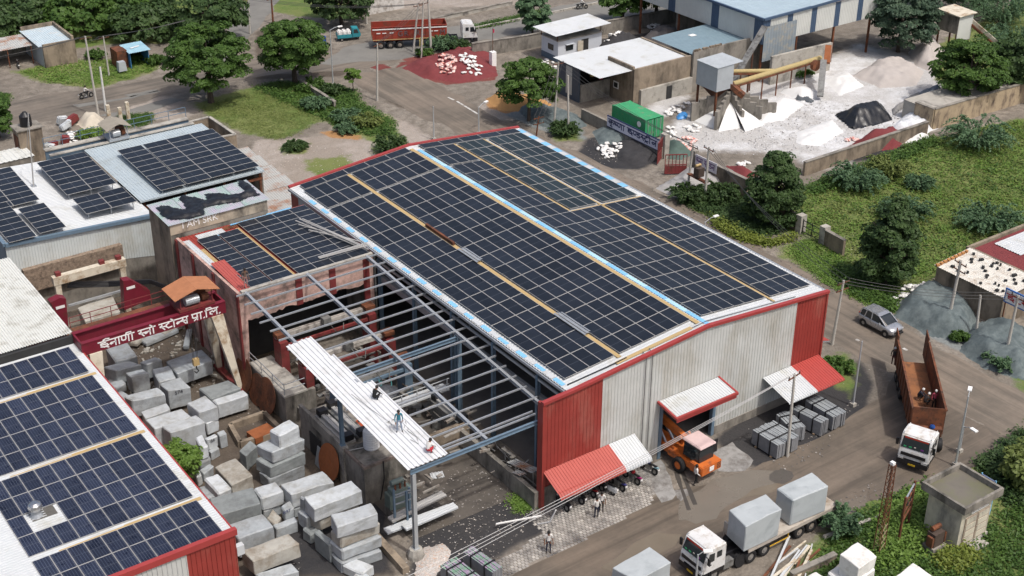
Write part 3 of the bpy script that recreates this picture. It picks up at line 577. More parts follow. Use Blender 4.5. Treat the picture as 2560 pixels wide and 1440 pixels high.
for sx in (-1,1):
 o,u,v=slope_frame(sx);y=17*RP+gap+.58+.12
 array('solar_array','single row of crosswise solar panels at the far gable, %s of the ridge'%('left' if sx<0 else 'right'),o,u,v,[(sx*(B0+.15+(i+.5)*2.3),y,1) for i in range(5)],PM_DARK,'solar arrays on the big shed roof')
for nm,lab,y0,y1,m in (('loose_sheet','bright bent metal sheet lying on the walkway halfway along the roof',17.7,20.6,M_STEEL),('loose_sheet','bright bent metal sheet lying on the walkway near the front gable',3.4,7.3,M_STEEL),('rusty_beam','rusty brown steel beam lying on the roof walkway',21.6,26.0,M_RUST)):
 mb=MB();x=XW
 if m is M_RUST:mb.bar((x-.02,y0,rz_(x)+.3),(x+.02,y1,rz_(x)+.3),.2,.25)
 else:
  for k in range(4):mb.bar((x-.25+k*.17,y0+k*.05,rz_(x)+.3+.06*(k%2)),(x-.25+k*.17,y1-k*.07,rz_(x)+.3+.06*(k%2)),.17,.012,up=(.25*(1 if k%2 else -1),0,1))
 single(nm,mb,m,lab,'sheet metal' if m is not M_RUST else 'beam',(x,(y0+y1)/2,rz_(x)),0, None,w=True)
 # lettering drawn as painted strokes
DEV={'ii':(.9,[[(.55,1),(.55,.8),(.2,.74),(.2,.54),(.68,.52),(.75,.3),(.45,.18),(.2,.3)],[(.55,.2),(.75,0)],[(.55,1),(.42,1.2),(.62,1.34),(.85,1.24)]]),'i':(.9,[[(.55,1),(.55,.8),(.2,.74),(.2,.54),(.68,.52),(.75,.3),(.45,.18),(.2,.3)],[(.55,.2),(.75,0)]]),'na':(.58,[[(.45,1),(.45,0)],[(.45,.52),(.12,.52),(.03,.42),(.1,.3),(.22,.4)]]),'n_':(.34,[[(.4,.52),(.12,.52),(.03,.42),(.1,.3),(.22,.4)]]),'aa':(.32,[[(.14,1),(.14,0)]]),'o':(.34,[[(.14,1),(.14,0)],[(.14,1),(-.08,1.34)]]),'I':(.36,[[(.14,1),(.14,0)],[(.14,1),(.06,1.28),(-.25,1.28),(-.35,1.05)]]),'nna':(.74,[[(.05,1),(.05,.45),(.15,.32),(.3,.32),(.38,.45),(.38,1)],[(.6,1),(.6,0)]]),'nn_':(.46,[[(.05,1),(.05,.45),(.15,.32),(.3,.32),(.38,.45),(.38,1)]]),'s_':(.5,[[(.22,1),(.22,.68),(.08,.6),(.14,.5),(.5,.5)],[(.2,.5),(.42,.05)]]),'sa':(.68,[[(.22,1),(.22,.68),(.08,.6),(.14,.5),(.54,.5)],[(.2,.5),(.42,.05)],[(.54,1),(.54,0)]]),'tta':(.58,[[(.3,1),(.3,.84),(.1,.66),(.08,.36),(.25,.12),(.5,.18)]]),'ttra':(.6,[[(.3,1),(.3,.84),(.1,.66),(.08,.36),(.25,.14),(.5,.2)],[(.25,.12),(.1,-.14)],[(.25,.12),(.42,-.14)]]),'pra':(.6,[[(.06,1),(.06,.52),(.16,.42),(.45,.42)],[(.45,1),(.45,0)],[(.45,.28),(.2,.02)]]),'dot':(.22,[[(.08,.02),(.12,.06)]]),'li':(1.12,[[(.08,1),(.08,0)],[(.08,1),(.15,1.28),(.45,1.3),(.62,1)],[(.98,1),(.98,0)],[(.98,.55),(.84,.66),(.72,.5),(.6,.66),(.42,.56),(.42,.32),(.55,.2)]]),'kri':(.82,[[(.4,1),(.4,0)],[(.4,.6),(.2,.7),(.05,.5),(.2,.3),(.4,.42)],[(.4,.6),(.6,.68),(.72,.5),(.66,.25)],[(.4,0),(.28,-.18),(.5,-.28)]]),'ssh_':(.46,[[(.06,1),(.06,.52),(.16,.42),(.44,.42)],[(.06,.82),(.4,.46)]]),'dda':(.58,[[(.35,1),(.35,.8),(.1,.72),(.12,.54),(.4,.5),(.5,.3),(.35,.1),(.1,.16)]]),'ja':(.72,[[(.58,1),(.58,0)],[(.58,.54),(.2,.54),(.1,.36),(.25,.22),(.4,.3)]]),' ':(.3,[]),}
def write(seq,o,ux,uz,h,pen,out,width=None,bold=1.0):
 o=Vector(o);ux=Vector(ux).normalized();uz=Vector(uz).normalized();n=ux.cross(uz).normalized();x=0.0;mb=MB()
 tot=sum(DEV[g][0] for g in seq);kx=(width/(tot*h)) if width else 1.0
 def pt(a,b): return o+ux*(a*h*kx)+uz*(b*h)+n*out
 start= None
 for g in list(seq)+[' ']:
  w,st=DEV[g]
  if g in (' ','dot'):
   if start is not None:mb.bar(pt(start-.04,1.0),pt(x+.02,1.0),pen,.012,up=n);start= None
  elif start is None:start=x
  for k,s_ in enumerate(st):
   for j,(a,b) in enumerate(zip(s_[:-1],s_[1:])):
    e=(Vector((b[0]-a[0],b[1]-a[1],0))).normalized()*pen*.4/h
    mb.bar(pt(x+a[0]-e.x,a[1]-e.y)+n*.0013*(j%3+1),pt(x+b[0]+e.x,b[1]+e.y)+n*.0013*(j%3+1),pen,.012,up=n)
  x+=w
 return mb
def latin(txt,o,ux,uz,size,out,m,parent,name='lettering'):
 cu=bpy.data.curves.new(name,'FONT');cu.body=txt;cu.size=size;cu.extrude=0.004;cu.align_x='CENTER';cu.align_y='CENTER'
 ob=bpy.data.objects.new(name,cu);me=bpy.data.meshes.new_from_object(ob);bpy.data.objects.remove(ob)
 ux=Vector(ux).normalized();uz=Vector(uz).normalized();n=ux.cross(uz);o=Vector(o)+n*out
 M=Matrix(((ux.x,uz.x,n.x,o.x),(ux.y,uz.y,n.y,o.y),(ux.z,uz.z,n.z,o.z),(0,0,0,1)))
 p=parent
 while p.parent is not None:p=p.parent
 me.transform(PMAT[p.name].inverted()@M);me.materials.clear();me.materials.append(m); return link(name,me,parent)
M_LETW=mat('white_lettering',(0.75,0.74,0.72),0.6,0,0.05,2.0);M_LETB=mat('dark_blue_lettering',(0.02,0.03,0.10),0.6,0,0.05,2.0)
# pink building beside the shed
PX0,PX1,PY0,PY1,PZ=-25.6,-13.3,25.4,37.7,8.85
pink=thing('workshop_building','peeling pink walled workshop with red pilasters, solar panels on its roof','building',((PX0+PX1)/2,PY0,0))
def ragged_wall(p0,p1,z0f,z1,th,m,name,par,n=40):
 p0=Vector((*p0,0));p1=Vector((*p1,0));d=(p1-p0);nn=Vector((-d.y,d.x,0)).normalized()*th;mb=MB();L_=[]
 for i in range(n+1):
  t=i/n;q=p0+d*t;z0=z0f(t);L_+=[[q.x,q.y,z0],[q.x,q.y,z1],[q.x+nn.x,q.y+nn.y,z0],[q.x+nn.x,q.y+nn.y,z1]]
 fs=[]
 for i in range(n):
  a=i*4;b=a+4;fs+=[(a,b,b+1,a+1),(b+2,a+2,a+3,b+3),(a+1,b+1,b+3,a+3),(a,a+2,b+2,b)]
 fs+=[(0,1,3,2),(n*4,n*4+2,n*4+3,n*4+1)];mb.add(L_,fs); return part(name,mb,m,par,w=True)
rnd=random.Random(11);_rw=[rnd.uniform(-.12,.12) for _ in range(60)]
ragged_wall((PX0,PY0),(PX1,PY0), lambda t:(0.0 if t<.045 or t>.965 else 6.35+.45*math.sin(t*3.0)*.5+_rw[int(t*50)]),PZ+.15,.25,M_PINK,'front_wall',pink)
mb=MB();mb.bb(PX0,PY0+.25,0,PX0+.25,PY1,PZ+.15);part('side_wall',mb,M_PINK,pink,w=True)
mb=MB();mb.bb(PX0+.25,PY1-.25,0,PX1,PY1,PZ);part('back_wall',mb,M_CONC,pink,w=True)
mb=MB();mb.bb(PX1-.2,PY0+.25,0,PX1,PY1-.25,PZ-.1);part('side_wall',mb,M_CONC,pink,w=True)
mb=MB();mb.bb(PX0+.3,PY0-.05,PZ+.15,PX1,PY0+.3,PZ+.3);part('wall_coping',mb,M_CONCL,pink,w=True)
for y in (25.55,30.1,34.2,37.5):
 mb=MB();mb.bb(PX0-.13,y-.2,0.0,PX0-.002,y+.2,PZ+.05);part('pilaster',mb,M_REDOX,pink,w=True)
for x in (-20.3,-17.2,-14.0):
 mb=MB();mb.bb(x-.28,PY0-.09,6.45 if x<-15 else 0,x+.28,PY0-.002,PZ+.02);part('pilaster',mb,M_REDOX,pink,w=True)
mb=MB();mb.corr((PX0+.1,PY0+.31,PZ+.04),(1,0,0),(0,PY1-PY0-.3,0),PX1-PX0-.1,.3,.04,n=(0,0,1));part('roof_sheet',mb,M_REDS,pink,w=True)
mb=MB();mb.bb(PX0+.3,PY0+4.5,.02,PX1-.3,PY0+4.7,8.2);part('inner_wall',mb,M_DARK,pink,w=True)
for x0,x1,y0,y1,m in ((-25.45,-24.75,30.5,36.8,M_WHITE),(-24.75,-24.4,30.4,34.5,M_TAN),(-20.55,-20.2,25.8,36.6,M_TAN),(-24.0,-21.5,36.3,37.3,M_WHITE),(-21.4,-19.4,36.8,37.4,M_RUST),(-17.0,-14.6,37.0,37.75,M_SKY),(-20.6,-17.0,37.25,37.6,M_SKY),(-22.5,-21.4,36.0,36.35,M_SKY)):
 mb=MB();mb.corr((x0,y0,PZ+.1),(1,0,0),(0,y1-y0,0),x1-x0,.2,.03,n=(0,0,1));part('roof_strip',mb,m,pink,w=True)
mb=MB();mb.corr((-25.35,25.75,PZ+.16),(1,0,0),(0,5.4,.25),1.25,.25,.04,n=(0,0,1));part('roof_patch',mb,MATS['coral_red_sheet'],pink,w=True,label='loose coral red roof sheet at the near corner')
def quad_array(name,label,o,nx,ny,px,py,tilt=0.0,me=None,w0=2.27,h0=1.12,group=None,skip=(),legs=0.0,rot=True,gapx=()):
 v=(0,math.cos(tilt),math.sin(tilt));cl=[];t=thing(name,label,'solar panels',tuple(o),0,group);M=frame_matrix((0,0,0),(1,0,0),v);me=me or PM_DARK
 e=(M@Matrix.Rotation(math.pi/2,4,'Z')).to_euler() if rot else M.to_euler()
 for j in range(ny):
  for i in range(nx):
   if (i,j) in skip:continue
   xo=sum(g for k,g in gapx if i>=k)
   p=M@Vector(((i+.5)*px+xo,(j+.5)*py,0));link('solar_panel',me,t,p,e,((py-.02)/1.12,(px-.03)/2.27,1) if rot else ((px-.03)/1.12,(py-.03)/2.0,1))
 W=nx*px+sum(g for k,g in gapx)
 if legs:
  for i in range(nx+1):
   mb=MB();mb.bar(M@Vector((min(max(i*px,.3),W-.3),.1,-.08)),M@Vector((min(max(i*px,.3),W-.3),ny*py-.1,-.08)),.06,.08);part('mounting_rail',mb,M_ALU,t)
  for i in range(nx+1):
   for y in (.4,ny*py-.4):
    q=M@Vector((min(max(i*px,.3),W-.3),y,-.1));mb=MB();mb.bar(q,(q.x,q.y,-legs),.06,.06);part('support_leg',mb,M_STEEL,t)
 return t
quad_array('solar_array','dark solar panels in two columns on the pink building, left of the red gutter',(-24.35,25.75,PZ+.28),2,10,1.86,1.04,gapx=((1,.12),))
quad_array('solar_array','dark solar panels in four columns on the pink building, right of the red gutter',(-20.1,25.6,PZ+.30),4,11,1.66,1.05)
mb=MB();rnd=random.Random(4)
for k in range(9):
 a=Vector((-15.6+rnd.uniform(-.5,.5),34.6-rnd.uniform(0,3),PZ+.5+.03*k));b=Vector((-13.6+rnd.uniform(-.3,.3),25.8+rnd.uniform(-.5,2),PZ+.55+.02*k));
 if k%3==2:a=Vector((-17.6,26.6+rnd.uniform(0,.6),PZ+.5));b=Vector((-13.2,26.0+rnd.uniform(0,.8),PZ+.75))
 mb.bar(a,b,.09,.07)
single('steel_channel_pile',mb,M_ALU,'loose pile of pale steel channels on the pink building next to the shed eave','steel',(-14.8,30,PZ+.3),0, None,w=True,kind='stuff')
# concrete block with torn tarpaulin on its roof
TX0,TX1,TY0,TY1,TZ=-25.9,-16.7,38.0,42.5,10.2
tb=thing('concrete_building','small concrete building with scrawled wall and torn black tarpaulin on its roof','building',((TX0+TX1)/2,TY0,0))
mb=MB();mb.bb(TX0,TY0,0,TX1,TY1,TZ-.05);part('wall',mb,M_CONC,tb,w=True)
mb=MB();mb.bb(TX0+.02,TY0-.04,PZ+.35,TX1-.02,TY0-.003,TZ-.06);part('plastered_front',mb,mat('buff_plaster',(0.40,0.34,0.26),0.9,0,0.12,1.0,stain=(0.10,0.085,0.07),stains=0.45,sscale=0.5,streak=True),tb,w=True)
mb=MB();mb.bb(TX0-.03,TY0-.1,0,TX0-.003,TY1,TZ-.06);part('plastered_side',mb,M_BRICKY,tb,w=True)
for i in range(4):
 mb=MB();x0=TX0-.15+i*2.4;mb.corr((x0,TY0-.2,TZ+.02*(i%2)),(1,0,0),(0,TY1-TY0+.3,.15),2.38,.2,.025,n=(0,0,1));part('roof_sheet',mb,mat('pale_green_lilac_sheet',(0.30,0.40,0.37),0.5,0,0.08,0.8,col2=(0.40,0.36,0.43),cscale=0.35),tb,w=True)
latin('I AM SRK',GY(500,553,TY0-.05),(1,0,0),(0,0,1),.85,.01,M_LETW,tb)
def cloth(name,label,cat,outline,z,h,m,seed=1,step=.22,flat=0.0,w=True,group=None,amp=.18):
 poly=np.array(outline);x0,y0=poly.min(0);x1,y1=poly.max(0);xs=np.arange(x0,x1+step,step);ys=np.arange(y0,y1+step,step)
 P=np.array([(x,y) for x in xs for y in ys]);d=sdf(P,poly);n=len(ys);vs=[];
 for (x,y),q in zip(P,d):
  q=max(0,q);hh=h*min(1,q/max(.3,flat));nz_=mnoise.fractal(Vector((x*1.1+seed*9,y*1.1,seed)),.7,2.1,4)
  vs.append((x,y,z+max(.03,hh+amp*nz_*min(1,q/.3+.25))+.02))
 fs=[]
 for i in range(len(xs)-1):
  for j in range(n-1):
   k=[i*n+j,(i+1)*n+j,(i+1)*n+j+1,i*n+j+1]
   if all(d[q]>-.12+.1*mnoise.noise(Vector((P[q][0]*2,P[q][1]*2,seed))) for q in k):fs.append(k)
 used=sorted({i for f in fs for i in f});mp={o_:i for i,o_ in enumerate(used)}
 mb=MB();mb.add([vs[i] for i in used],[tuple(mp[i] for i in f) for f in fs])
 c=poly.mean(0); return single(name,mb,m,label,cat,(c[0],c[1],z),0,group,w=True,smooth=True)
def gz(pts,z): return [(G(x,y,z).x,G(x,y,z).y) for x,y in pts]
cloth('tarpaulin','torn black tarpaulin crumpled across the pale green roof of the concrete building','tarpaulin',gz([(392,520),(402,514),(470,528),(460,510),(446,498),(462,490),(520,502),(512,486),(530,484),(555,490),(600,487),(612,478),(596,462),(592,452),(610,452),(632,470),(648,488),(625,492),(596,504),(545,511),(510,520),(512,536),(480,545),(430,550),(405,540)],TZ+.12),TZ+.12,.25,M_TARP,3,.16)
# left warehouse
WX0,WX1,WY0,WZ=-37.5,-24.0,46.8,7.45
wh=thing('warehouse','pale warehouse with blue trimmed ribbed front wall and raised solar panels on the left','warehouse',((WX0+WX1)/2,WY0,0))
WF= lambda x:7.88+(x-WX0)/(WX1-WX0)*(7.1-7.88)
mb=MB();k=54;p=(WX1-WX0)/k;prof=[]
for i in range(k):x=WX0+i*p;prof+=[(x,0),(x+p*.7,0),(x+p*.8,.03),(x+p*.92,.03)]
prof.append((WX1,0));q=len(prof);mb.add([(x,WY0-h,5.3+(x-WX0)/13.5*-2.2) for x,h in prof]+[(x,WY0-h,WF(x)) for x,h in prof],[(i,i+1,i+1+q,i+q) for i in range(q-1)]);part('front_wall',mb,mat('pale_ribbed_wall',(0.50,0.53,0.52),0.5,0,0.06,.6,stain=(0.40,0.40,0.36),stains=0.3,sscale=.4,streak=True),wh,w=True)
mb=MB();mb.bb(WX0,WY0+.02,0,WX1,WY0+.3,5.3);part('rubble_wall',mb,M_CONC,wh,w=True)
mb=MB();mb.bb(WX0,WY0+.3,0,WX0+.2,65,7.6);part('side_wall',mb,M_BLUESTEEL,wh,w=True)
mb=MB();mb.bb(WX1-.2,WY0+.3,0,WX1,52,7.0);part('side_wall',mb,M_CONC,wh,w=True)
mb=MB();mb.bar((WX0,WY0-.05,WF(WX0)+.1),(WX1+.1,WY0-.05,WF(WX1)+.1),.35,.32);mb.bar((WX0,WY0-.05,WF(WX0)+.1),(WX0,64,WF(WX0)+.1),.35,.32);part('eave_trim',mb,M_BLUESTEEL,wh,w=True)
mb=MB();mb.corr((WX0,WY0+.05,WF(WX0)+.1),(0,1,0),(WX1-WX0,0,WF(WX1)-WF(WX0)),17.4,.33,.04,n=(0,0,1));part('roof_sheet',mb,M_WHITE,wh,w=True)
M_BLROOF=mat('pale_blue_roof_sheet',(0.37,0.43,0.46),0.45,0,0.06,.5,stain=(0.31,0.35,0.36),stains=0.3,sscale=.4)
mb=MB();mb.corr((-24.1,49.6,7.5),(1,0,0),(0,14.6,.15),12.7,.3,.035,n=(0,0,1));mb.bb(-24.1,49.6,7.36,-11.4,49.75,7.5);part('roof_sheet',mb,M_BLROOF,wh,w=True)
for x in (-23.6,-19.5,-15.5,-11.7):
 mb=MB();mb.bb(x-.1,50.0,0,x+.1,50.2,7.4);part('column',mb,M_RUST,wh,w=True)
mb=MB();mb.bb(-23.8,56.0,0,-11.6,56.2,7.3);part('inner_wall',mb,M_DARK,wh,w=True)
mb=MB();mb.bb(-11.6,50.1,0,-11.4,64,7.3);part('side_wall',mb,M_CONC,wh,w=True)
mb=MB();mb.bar((-23.8,50.0,6.6),(-11.5,50.0,6.6),.12,.25);part('tie_beam',mb,M_RUST,wh,w=True)
mb=MB();mb.bb(-36.5,46.2,3.2,-27.5,46.75,5.4);part('brick_infill',mb,mat('rubble_brickwork',(0.25,0.19,0.14),0.9,0,0.3,5.0,stain=(0.12,0.09,0.07),stains=.5,sscale=3,bump=.8,bscale=6),wh,w=True)
GA='raised solar arrays on the left warehouse'
quad_array('solar_array','raised dark solar panels, seven rows of two, in the middle of the white warehouse roof',(-29.65,53.4,8.2),2,7,2.4,1.18,.04,legs=.8,group=GA)
quad_array('solar_array','raised dark solar panels, three rows of two, near the warehouse front edge',(-29.65,48.3,8.25),2,3,2.4,1.18,.04,legs=.9,group=GA)
quad_array('solar_array','dark solar panels, nine rows of four, on the pale blue warehouse roof',(-21.95,49.85,8.0),4,9,2.52,1.2,.03,legs=.5,group=GA,gapx=((1,.12),))
quad_array('solar_array','raised dark solar panels, back left block at the edge of the picture',(-39.2,53.9,8.2),3,7,2.4,1.18,.04,legs=.7,group=GA)
quad_array('solar_array','raised dark solar panels, five rows of one, front left of the warehouse roof',(-34.45,46.7,8.3),1,5,2.4,1.17,.02,legs=.8,group=GA)
quad_array('solar_array','raised dark solar panels, leftmost strip reaching the warehouse front edge',(-37.2,46.4,8.3),1,7,2.4,1.17,.02,legs=.6,group=GA)
mb=MB();mb.cyl((-27.9,48.2,7.3),(-27.9,48.2,7.75),.3,8);single('roof_drum',mb,M_BLKPLAST,'small black drum between the two raised arrays on the white roof','drum',(-24.5,52.3,7.4),0)
bpy.data.objects['roof_drum'].location=(-24.6,52.6,7.45)
for v in bpy.data.objects['roof_drum'].data.vertices:v.co.x+=27.9;v.co.y-=48.2;v.co.z-=7.3
b0=G(84,466,7.6);mb=MB();top=GY(70,283,b0.y);mb.tube([b0,b0.lerp(top,.5),top],[.07,.06,.045],6);t=thing('mast','tall thin white pipe mast standing on the left warehouse roof','mast',b0);part('pole',mb,M_ALU,t,w=True)
mb=MB();mb.box(b0+V(0,0,.05),(.5,.5,.1));part('base_plate',mb,M_STEEL,t,w=True);mb=MB();mb.bar(b0.lerp(top,.96),b0+V(1.6,6,1.5),.04);part('stay',mb,M_ALU,t,w=True)
gd=thing('crane_girder','long grey blue crane girder with handrail behind the left warehouse roof','crane',(-19,64.6,0))
mb=MB();mb.bb(-27.5,64.4,6.7,-12.2,64.6,7.75);mb.bb(-27.5,65.7,6.7,-12.2,65.9,7.75);part('girder',mb,M_BLUESTEEL,gd,w=True)
mb=MB();mb.bb(-27.5,64.2,7.75,-12.2,64.7,7.85);mb.bb(-27.5,65.6,7.75,-12.2,66.4,7.85);part('walkway',mb,M_CONCL,gd,w=True)
for x in np.arange(-27.4,-12,1.9):
 mb=MB();mb.bar((x,66.3,7.85),(x,66.3,8.95),.05);part('handrail_post',mb,M_BLUESTEEL,gd,w=True)
for z in (8.4,8.95):mb=MB();mb.bar((-27.4,66.3,z),(-12.2,66.3,z),.05);part('handrail',mb,M_BLUESTEEL,gd,w=True)
for x in (-27.0,-12.7):mb=MB();mb.bb(x-.25,64.5,0,x+.25,65.9,6.7);part('leg',mb,M_BLUESTEEL,gd,w=True)
def trolley(name,label,x,y,z,mroof,mbody,s=1.0):
 t=thing(name,label,'crane trolley',(x,y,z))
 mb=MB();mb.box((0,0,.15),(3.2*s,2.0,.25));part('frame',mb,mbody,t)
 for sx in (-1,1):
  mb=MB();mb.add([(0,-1.3,1.9),(sx*2.0*s,-1.3,1.35),(sx*2.0*s,1.3,1.35),(0,1.3,1.9),(0,-1.3,1.86),(sx*2.0*s,-1.3,1.31),(sx*2.0*s,1.3,1.31),(0,1.3,1.86)],[(0,1,2,3) if sx<0 else (3,2,1,0),(4,7,6,5),(0,4,5,1),(2,6,7,3),(1,5,6,2)]);part('roof_panel',mb,mroof,t)
 for sx in (-1,1):
  for sy in (-1,1):mb=MB();mb.bar((sx*1.4*s,sy*.9,.2),(sx*1.4*s,sy*.9,1.5),.07);part('post',mb,mbody,t)
 mb=MB();mb.cyl((-.9*s,-.6,.7),(.3*s,-.6,.7),.38,12);part('rope_drum',mb,M_STEEL,t)
 mb=MB();mb.cyl((.6*s,-.5,.65),(1.2*s,-.5,.65),.3,10);mb.box((.9*s,.4,.6),(.8,.6,.7));part('motor',mb,M_RUST,t); return t
p=G(302,368,7.85);trolley('crane_trolley','crane trolley under a weathered grey tin roof on the girder behind the warehouse',p.x+.6,65.1,7.85,mat('weathered_tin',(0.30,0.27,0.22),0.7,0.1,0.15,2.0),M_STEEL,.66)
rb=thing('roofless_room','low roofless concrete room with white painted edge behind the warehouse panels','building',(-7.5,66,0))
c4=[G(425,318,6.5),G(523,293,6.5),G(588,337,6.5),G(500,352,6.5)]
for a,b in ((c4[0],c4[1]),(c4[1],c4[2]),(c4[2],c4[3]),(c4[3],c4[0])):
 mb=MB();mb.bar((a.x,a.y,3.25),(b.x,b.y,3.25),.25,6.5);part('wall',mb,M_BRICKY,rb,w=True)
 mb=MB();mb.bar((a.x,a.y,6.55),(b.x,b.y,6.55),.32,.1);part('wall_coping',mb,M_CONCL,rb,w=True)
mb=MB();mb.add([(c.x,c.y,4.6) for c in c4],[(3,2,1,0)]);part('floor_slab',mb,M_CONC,rb,w=True)
M_TIN=mat('rust_streaked_tin',(0.42,0.42,0.40),0.6,0.1,0.1,1.0,stain=(0.28,0.12,0.05),stains=.42,sscale=.5)
tr=thing('tin_shed','low shed roofed with pale rust streaked tin between warehouse and big shed','shed',(-8.5,50,0))
for i in range(7):
 y0=42.6+i*2.9;mb=MB();mb.corr((-16.2+i*.55,y0,4.4+.04*(i%2)),(1,0,0),(.3,2.95,0),8.6-i*.5,.25,.03,n=(0,0,1));part('roof_sheet',mb,M_TIN,tr,w=True)
mb=MB();mb.bb(-15.8,42.8,0,-7.8,61,4.3);part('wall',mb,M_CONC,tr,w=True)
# near left shed with blue panels
LX,LZ=-38.15,7.42
ls=thing('factory_shed','near left shed with red capped front and blue solar panels on its roof','factory',(-48,0,0))
mb=MB();mb.corr((LX,0.1,LZ),(0,1,0),(-30,0,.25),28.3,.25,.035,n=(0,0,1));part('roof_sheet',mb,M_WHITE,ls,w=True)
mb=MB();mb.bb(-68,-.15,LZ-.12,LX+.12,.2,LZ+.32);mb.bb(LX-.05,0.2,LZ-.2,LX+.12,28.3,LZ+.0);part('red_capping',mb,M_REDL,ls,w=True)
mb=MB();mb.bb(LX-.01,.2,LZ-.16,LX+.16,44,LZ-.28);part('gutter',mb,M_RUST,ls,w=True)
def lwall(x0,x1,m,nm):
 mb=MB();k=int((x1-x0)/.3);p=(x1-x0)/k;prof=[]
 for i in range(k):x=x0+i*p;prof+=[(x,0),(x+p*.72,0),(x+p*.79,.05),(x+p*.93,.05)]
 prof.append((x1,0));q=len(prof);mb.add([(x,-.02-h,.6) for x,h in prof]+[(x,-.02-h,LZ-.05) for x,h in prof],[(i,i+1,i+1+q,i+q) for i in range(q-1)]);part(nm,mb,m,ls,w=True)
lwall(-41.4,LX,M_REDS,'red_wall_sheet');lwall(-47,-41.4,M_WALLW,'white_wall_sheet');lwall(-56,-47,M_WALLW,'white_wall_sheet');lwall(-60,-56,M_REDS,'red_wall_sheet')
mb=MB();mb.bb(LX-.12,0.0,0,LX,44,LZ-.3);part('side_wall',mb,M_REDOX,ls,w=True)
mb=MB();mb.bb(LX,-.1,5.6,LX+.5,.3,6.3);part('gutter_end',mb,M_WHITE,ls,w=True)
M_OLDR=mat('corrugated_cement_roof',(0.57,0.58,0.55),0.7,0,0.06,.8,stain=(0.34,0.33,0.29),stains=.35,sscale=.8)
mb=MB();mb.corr((LX+.1,28.6,LZ+.7),(-1,0,0),(0,15.2,.1),26,.2,.06,n=(0,0,1));part('upper_roof_sheet',mb,M_OLDR,ls,w=True)
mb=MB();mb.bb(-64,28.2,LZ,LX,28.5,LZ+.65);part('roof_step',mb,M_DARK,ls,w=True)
for y in (4.42,13.75,23.0):
 mb=MB();mb.bb(-50.4 if y<10 else -60,y-.16,LZ+.06,LX-.25,y+.16,LZ+.08);part('walkway_board',mb,M_TAN,ls,w=True)
GB='blue panel arrays on the near left shed'
for lab,y0,ny,nx,skip in (('blue solar panels, backmost two rows on the near left shed',23.3,2,13,()),('blue solar panels, four rows behind the middle walkway of the near left shed',14.0,4,12,()),('blue solar panels, four rows around the roof ventilator',4.75,4,10,((1,1),(2,1))),('blue solar panels, front two rows along the red capping',.25,2,10,())):
 py=2.18 if y0>1 else 2.0
 quad_array('solar_array',lab,(LX-.62-nx*1.07,y0,LZ+.18),nx,ny,1.07,py,0,PM_BLUE,rot=False,group=GB,skip=skip)
vt=thing('roof_ventilator','round shiny turbine ventilator on the blue panelled roof','ventilator',(-47.7,8.6,LZ+.05))
mb=MB();mb.box((.4,0,.03),(1.6,1.0,.06));part('flashing',mb,mat('dirty_lead',(0.10,0.095,0.085),.8,0,.2),vt)
mb=MB();mb.lathe((0,0,0),[(.42,.06),(.3,.3),(.3,.5)],14);part('neck',mb,M_STEEL,vt)
mb=MB();mb.lathe((0,0,0),[(.3,.5),(.42,.6),(.46,.78),(.4,.95),(.22,1.07),(.02,1.1)],18);part('turbine_head',mb,mat('polished_steel',(.5,.5,.5),.25,.9,.05),vt)
# gantry crane with painted sign
gc=thing('gantry_crane','maroon gantry crane with white Hindi lettering over the granite yard','crane',(-32,27.4,0))
mb=MB();mb.bb(-38.2,26.4,7.15,-26.35,26.55,8.2);mb.bb(-38.2,26.35,8.15,-26.35,26.75,8.22);part('front_girder',mb,M_MAROON,gc,w=True)
mb=MB();mb.bb(-38.2,28.3,7.15,-26.35,28.45,8.2);mb.bb(-38.2,28.1,8.2,-26.35,28.5,8.26);part('rear_girder',mb,M_MAROON,gc,w=True)
mb=MB();mb.bb(-38.2,26.55,7.15,-38.05,28.3,8.2);part('end_beam',mb,M_MAROON,gc,w=True);mb=MB();mb.bb(-26.5,26.55,7.15,-26.35,28.3,8.2);part('end_beam',mb,M_MAROON,gc,w=True)
mb=MB();mb.bb(-38.0,28.5,8.15,-26.4,29.2,8.2);part('walkway',mb,M_RUST,gc,w=True)
for x in np.arange(-38,-26.3,1.65):
 mb=MB();mb.bar((x,29.15,8.2),(x,29.15,9.15),.05);part('handrail_post',mb,M_REDOX,gc,w=True)
for z in (8.7,9.15):mb=MB();mb.bar((-38,29.15,z),(-26.4,29.15,z),.045);part('handrail',mb,M_REDOX,gc,w=True)
mb=MB();mb.bar((-26.4,29.15,9.15),(-26.4,27.9,9.15),.045);mb.bar((-26.4,27.9,9.15),(-26.4,27.9,8.2),.045);part('handrail',mb,M_REDOX,gc,w=True)
for x,xb in ((-27.15,-26.2),(-37.2,-37.6)):
 for yt,yb in ((26.55,25.6),(28.3,29.6)):
  mb=MB();mb.hexa([(xb-.2,yb-.2,.35),(xb+.2,yb-.2,.35),(xb+.2,yb+.2,.35),(xb-.2,yb+.2,.35)],[(x-.5,yt-.25,7.15),(x+.5,yt-.25,7.15),(x+.5,yt+.25,7.15),(x-.5,yt+.25,7.15)]);part('leg',mb,M_CREAM,gc,w=True)
 mb=MB();mb.bb(xb-.25,24.9,.05,xb+.25,30.2,.4);part('wheel_bogie',mb,M_REDOX,gc,w=True)
mb=write(['ii','na','aa','nna','I',' ','s_','na','o',' ','s_','tta','o','n_','sa',' ','pra','aa','dot','li','dot'],(-36.9,26.4,7.3),(1,0,0),(0,0,1),.58,.1,.012,width=10.1);part('lettering',mb,M_LETW,gc,w=True)
trolley('crane_trolley','crane trolley under an orange rusty tin roof on the maroon gantry',-28.7,27.4,8.26,mat('orange_rusty_tin',(0.36,0.15,0.07),.7,0,.15,2.0),M_REDOX,.95)
mb=MB()
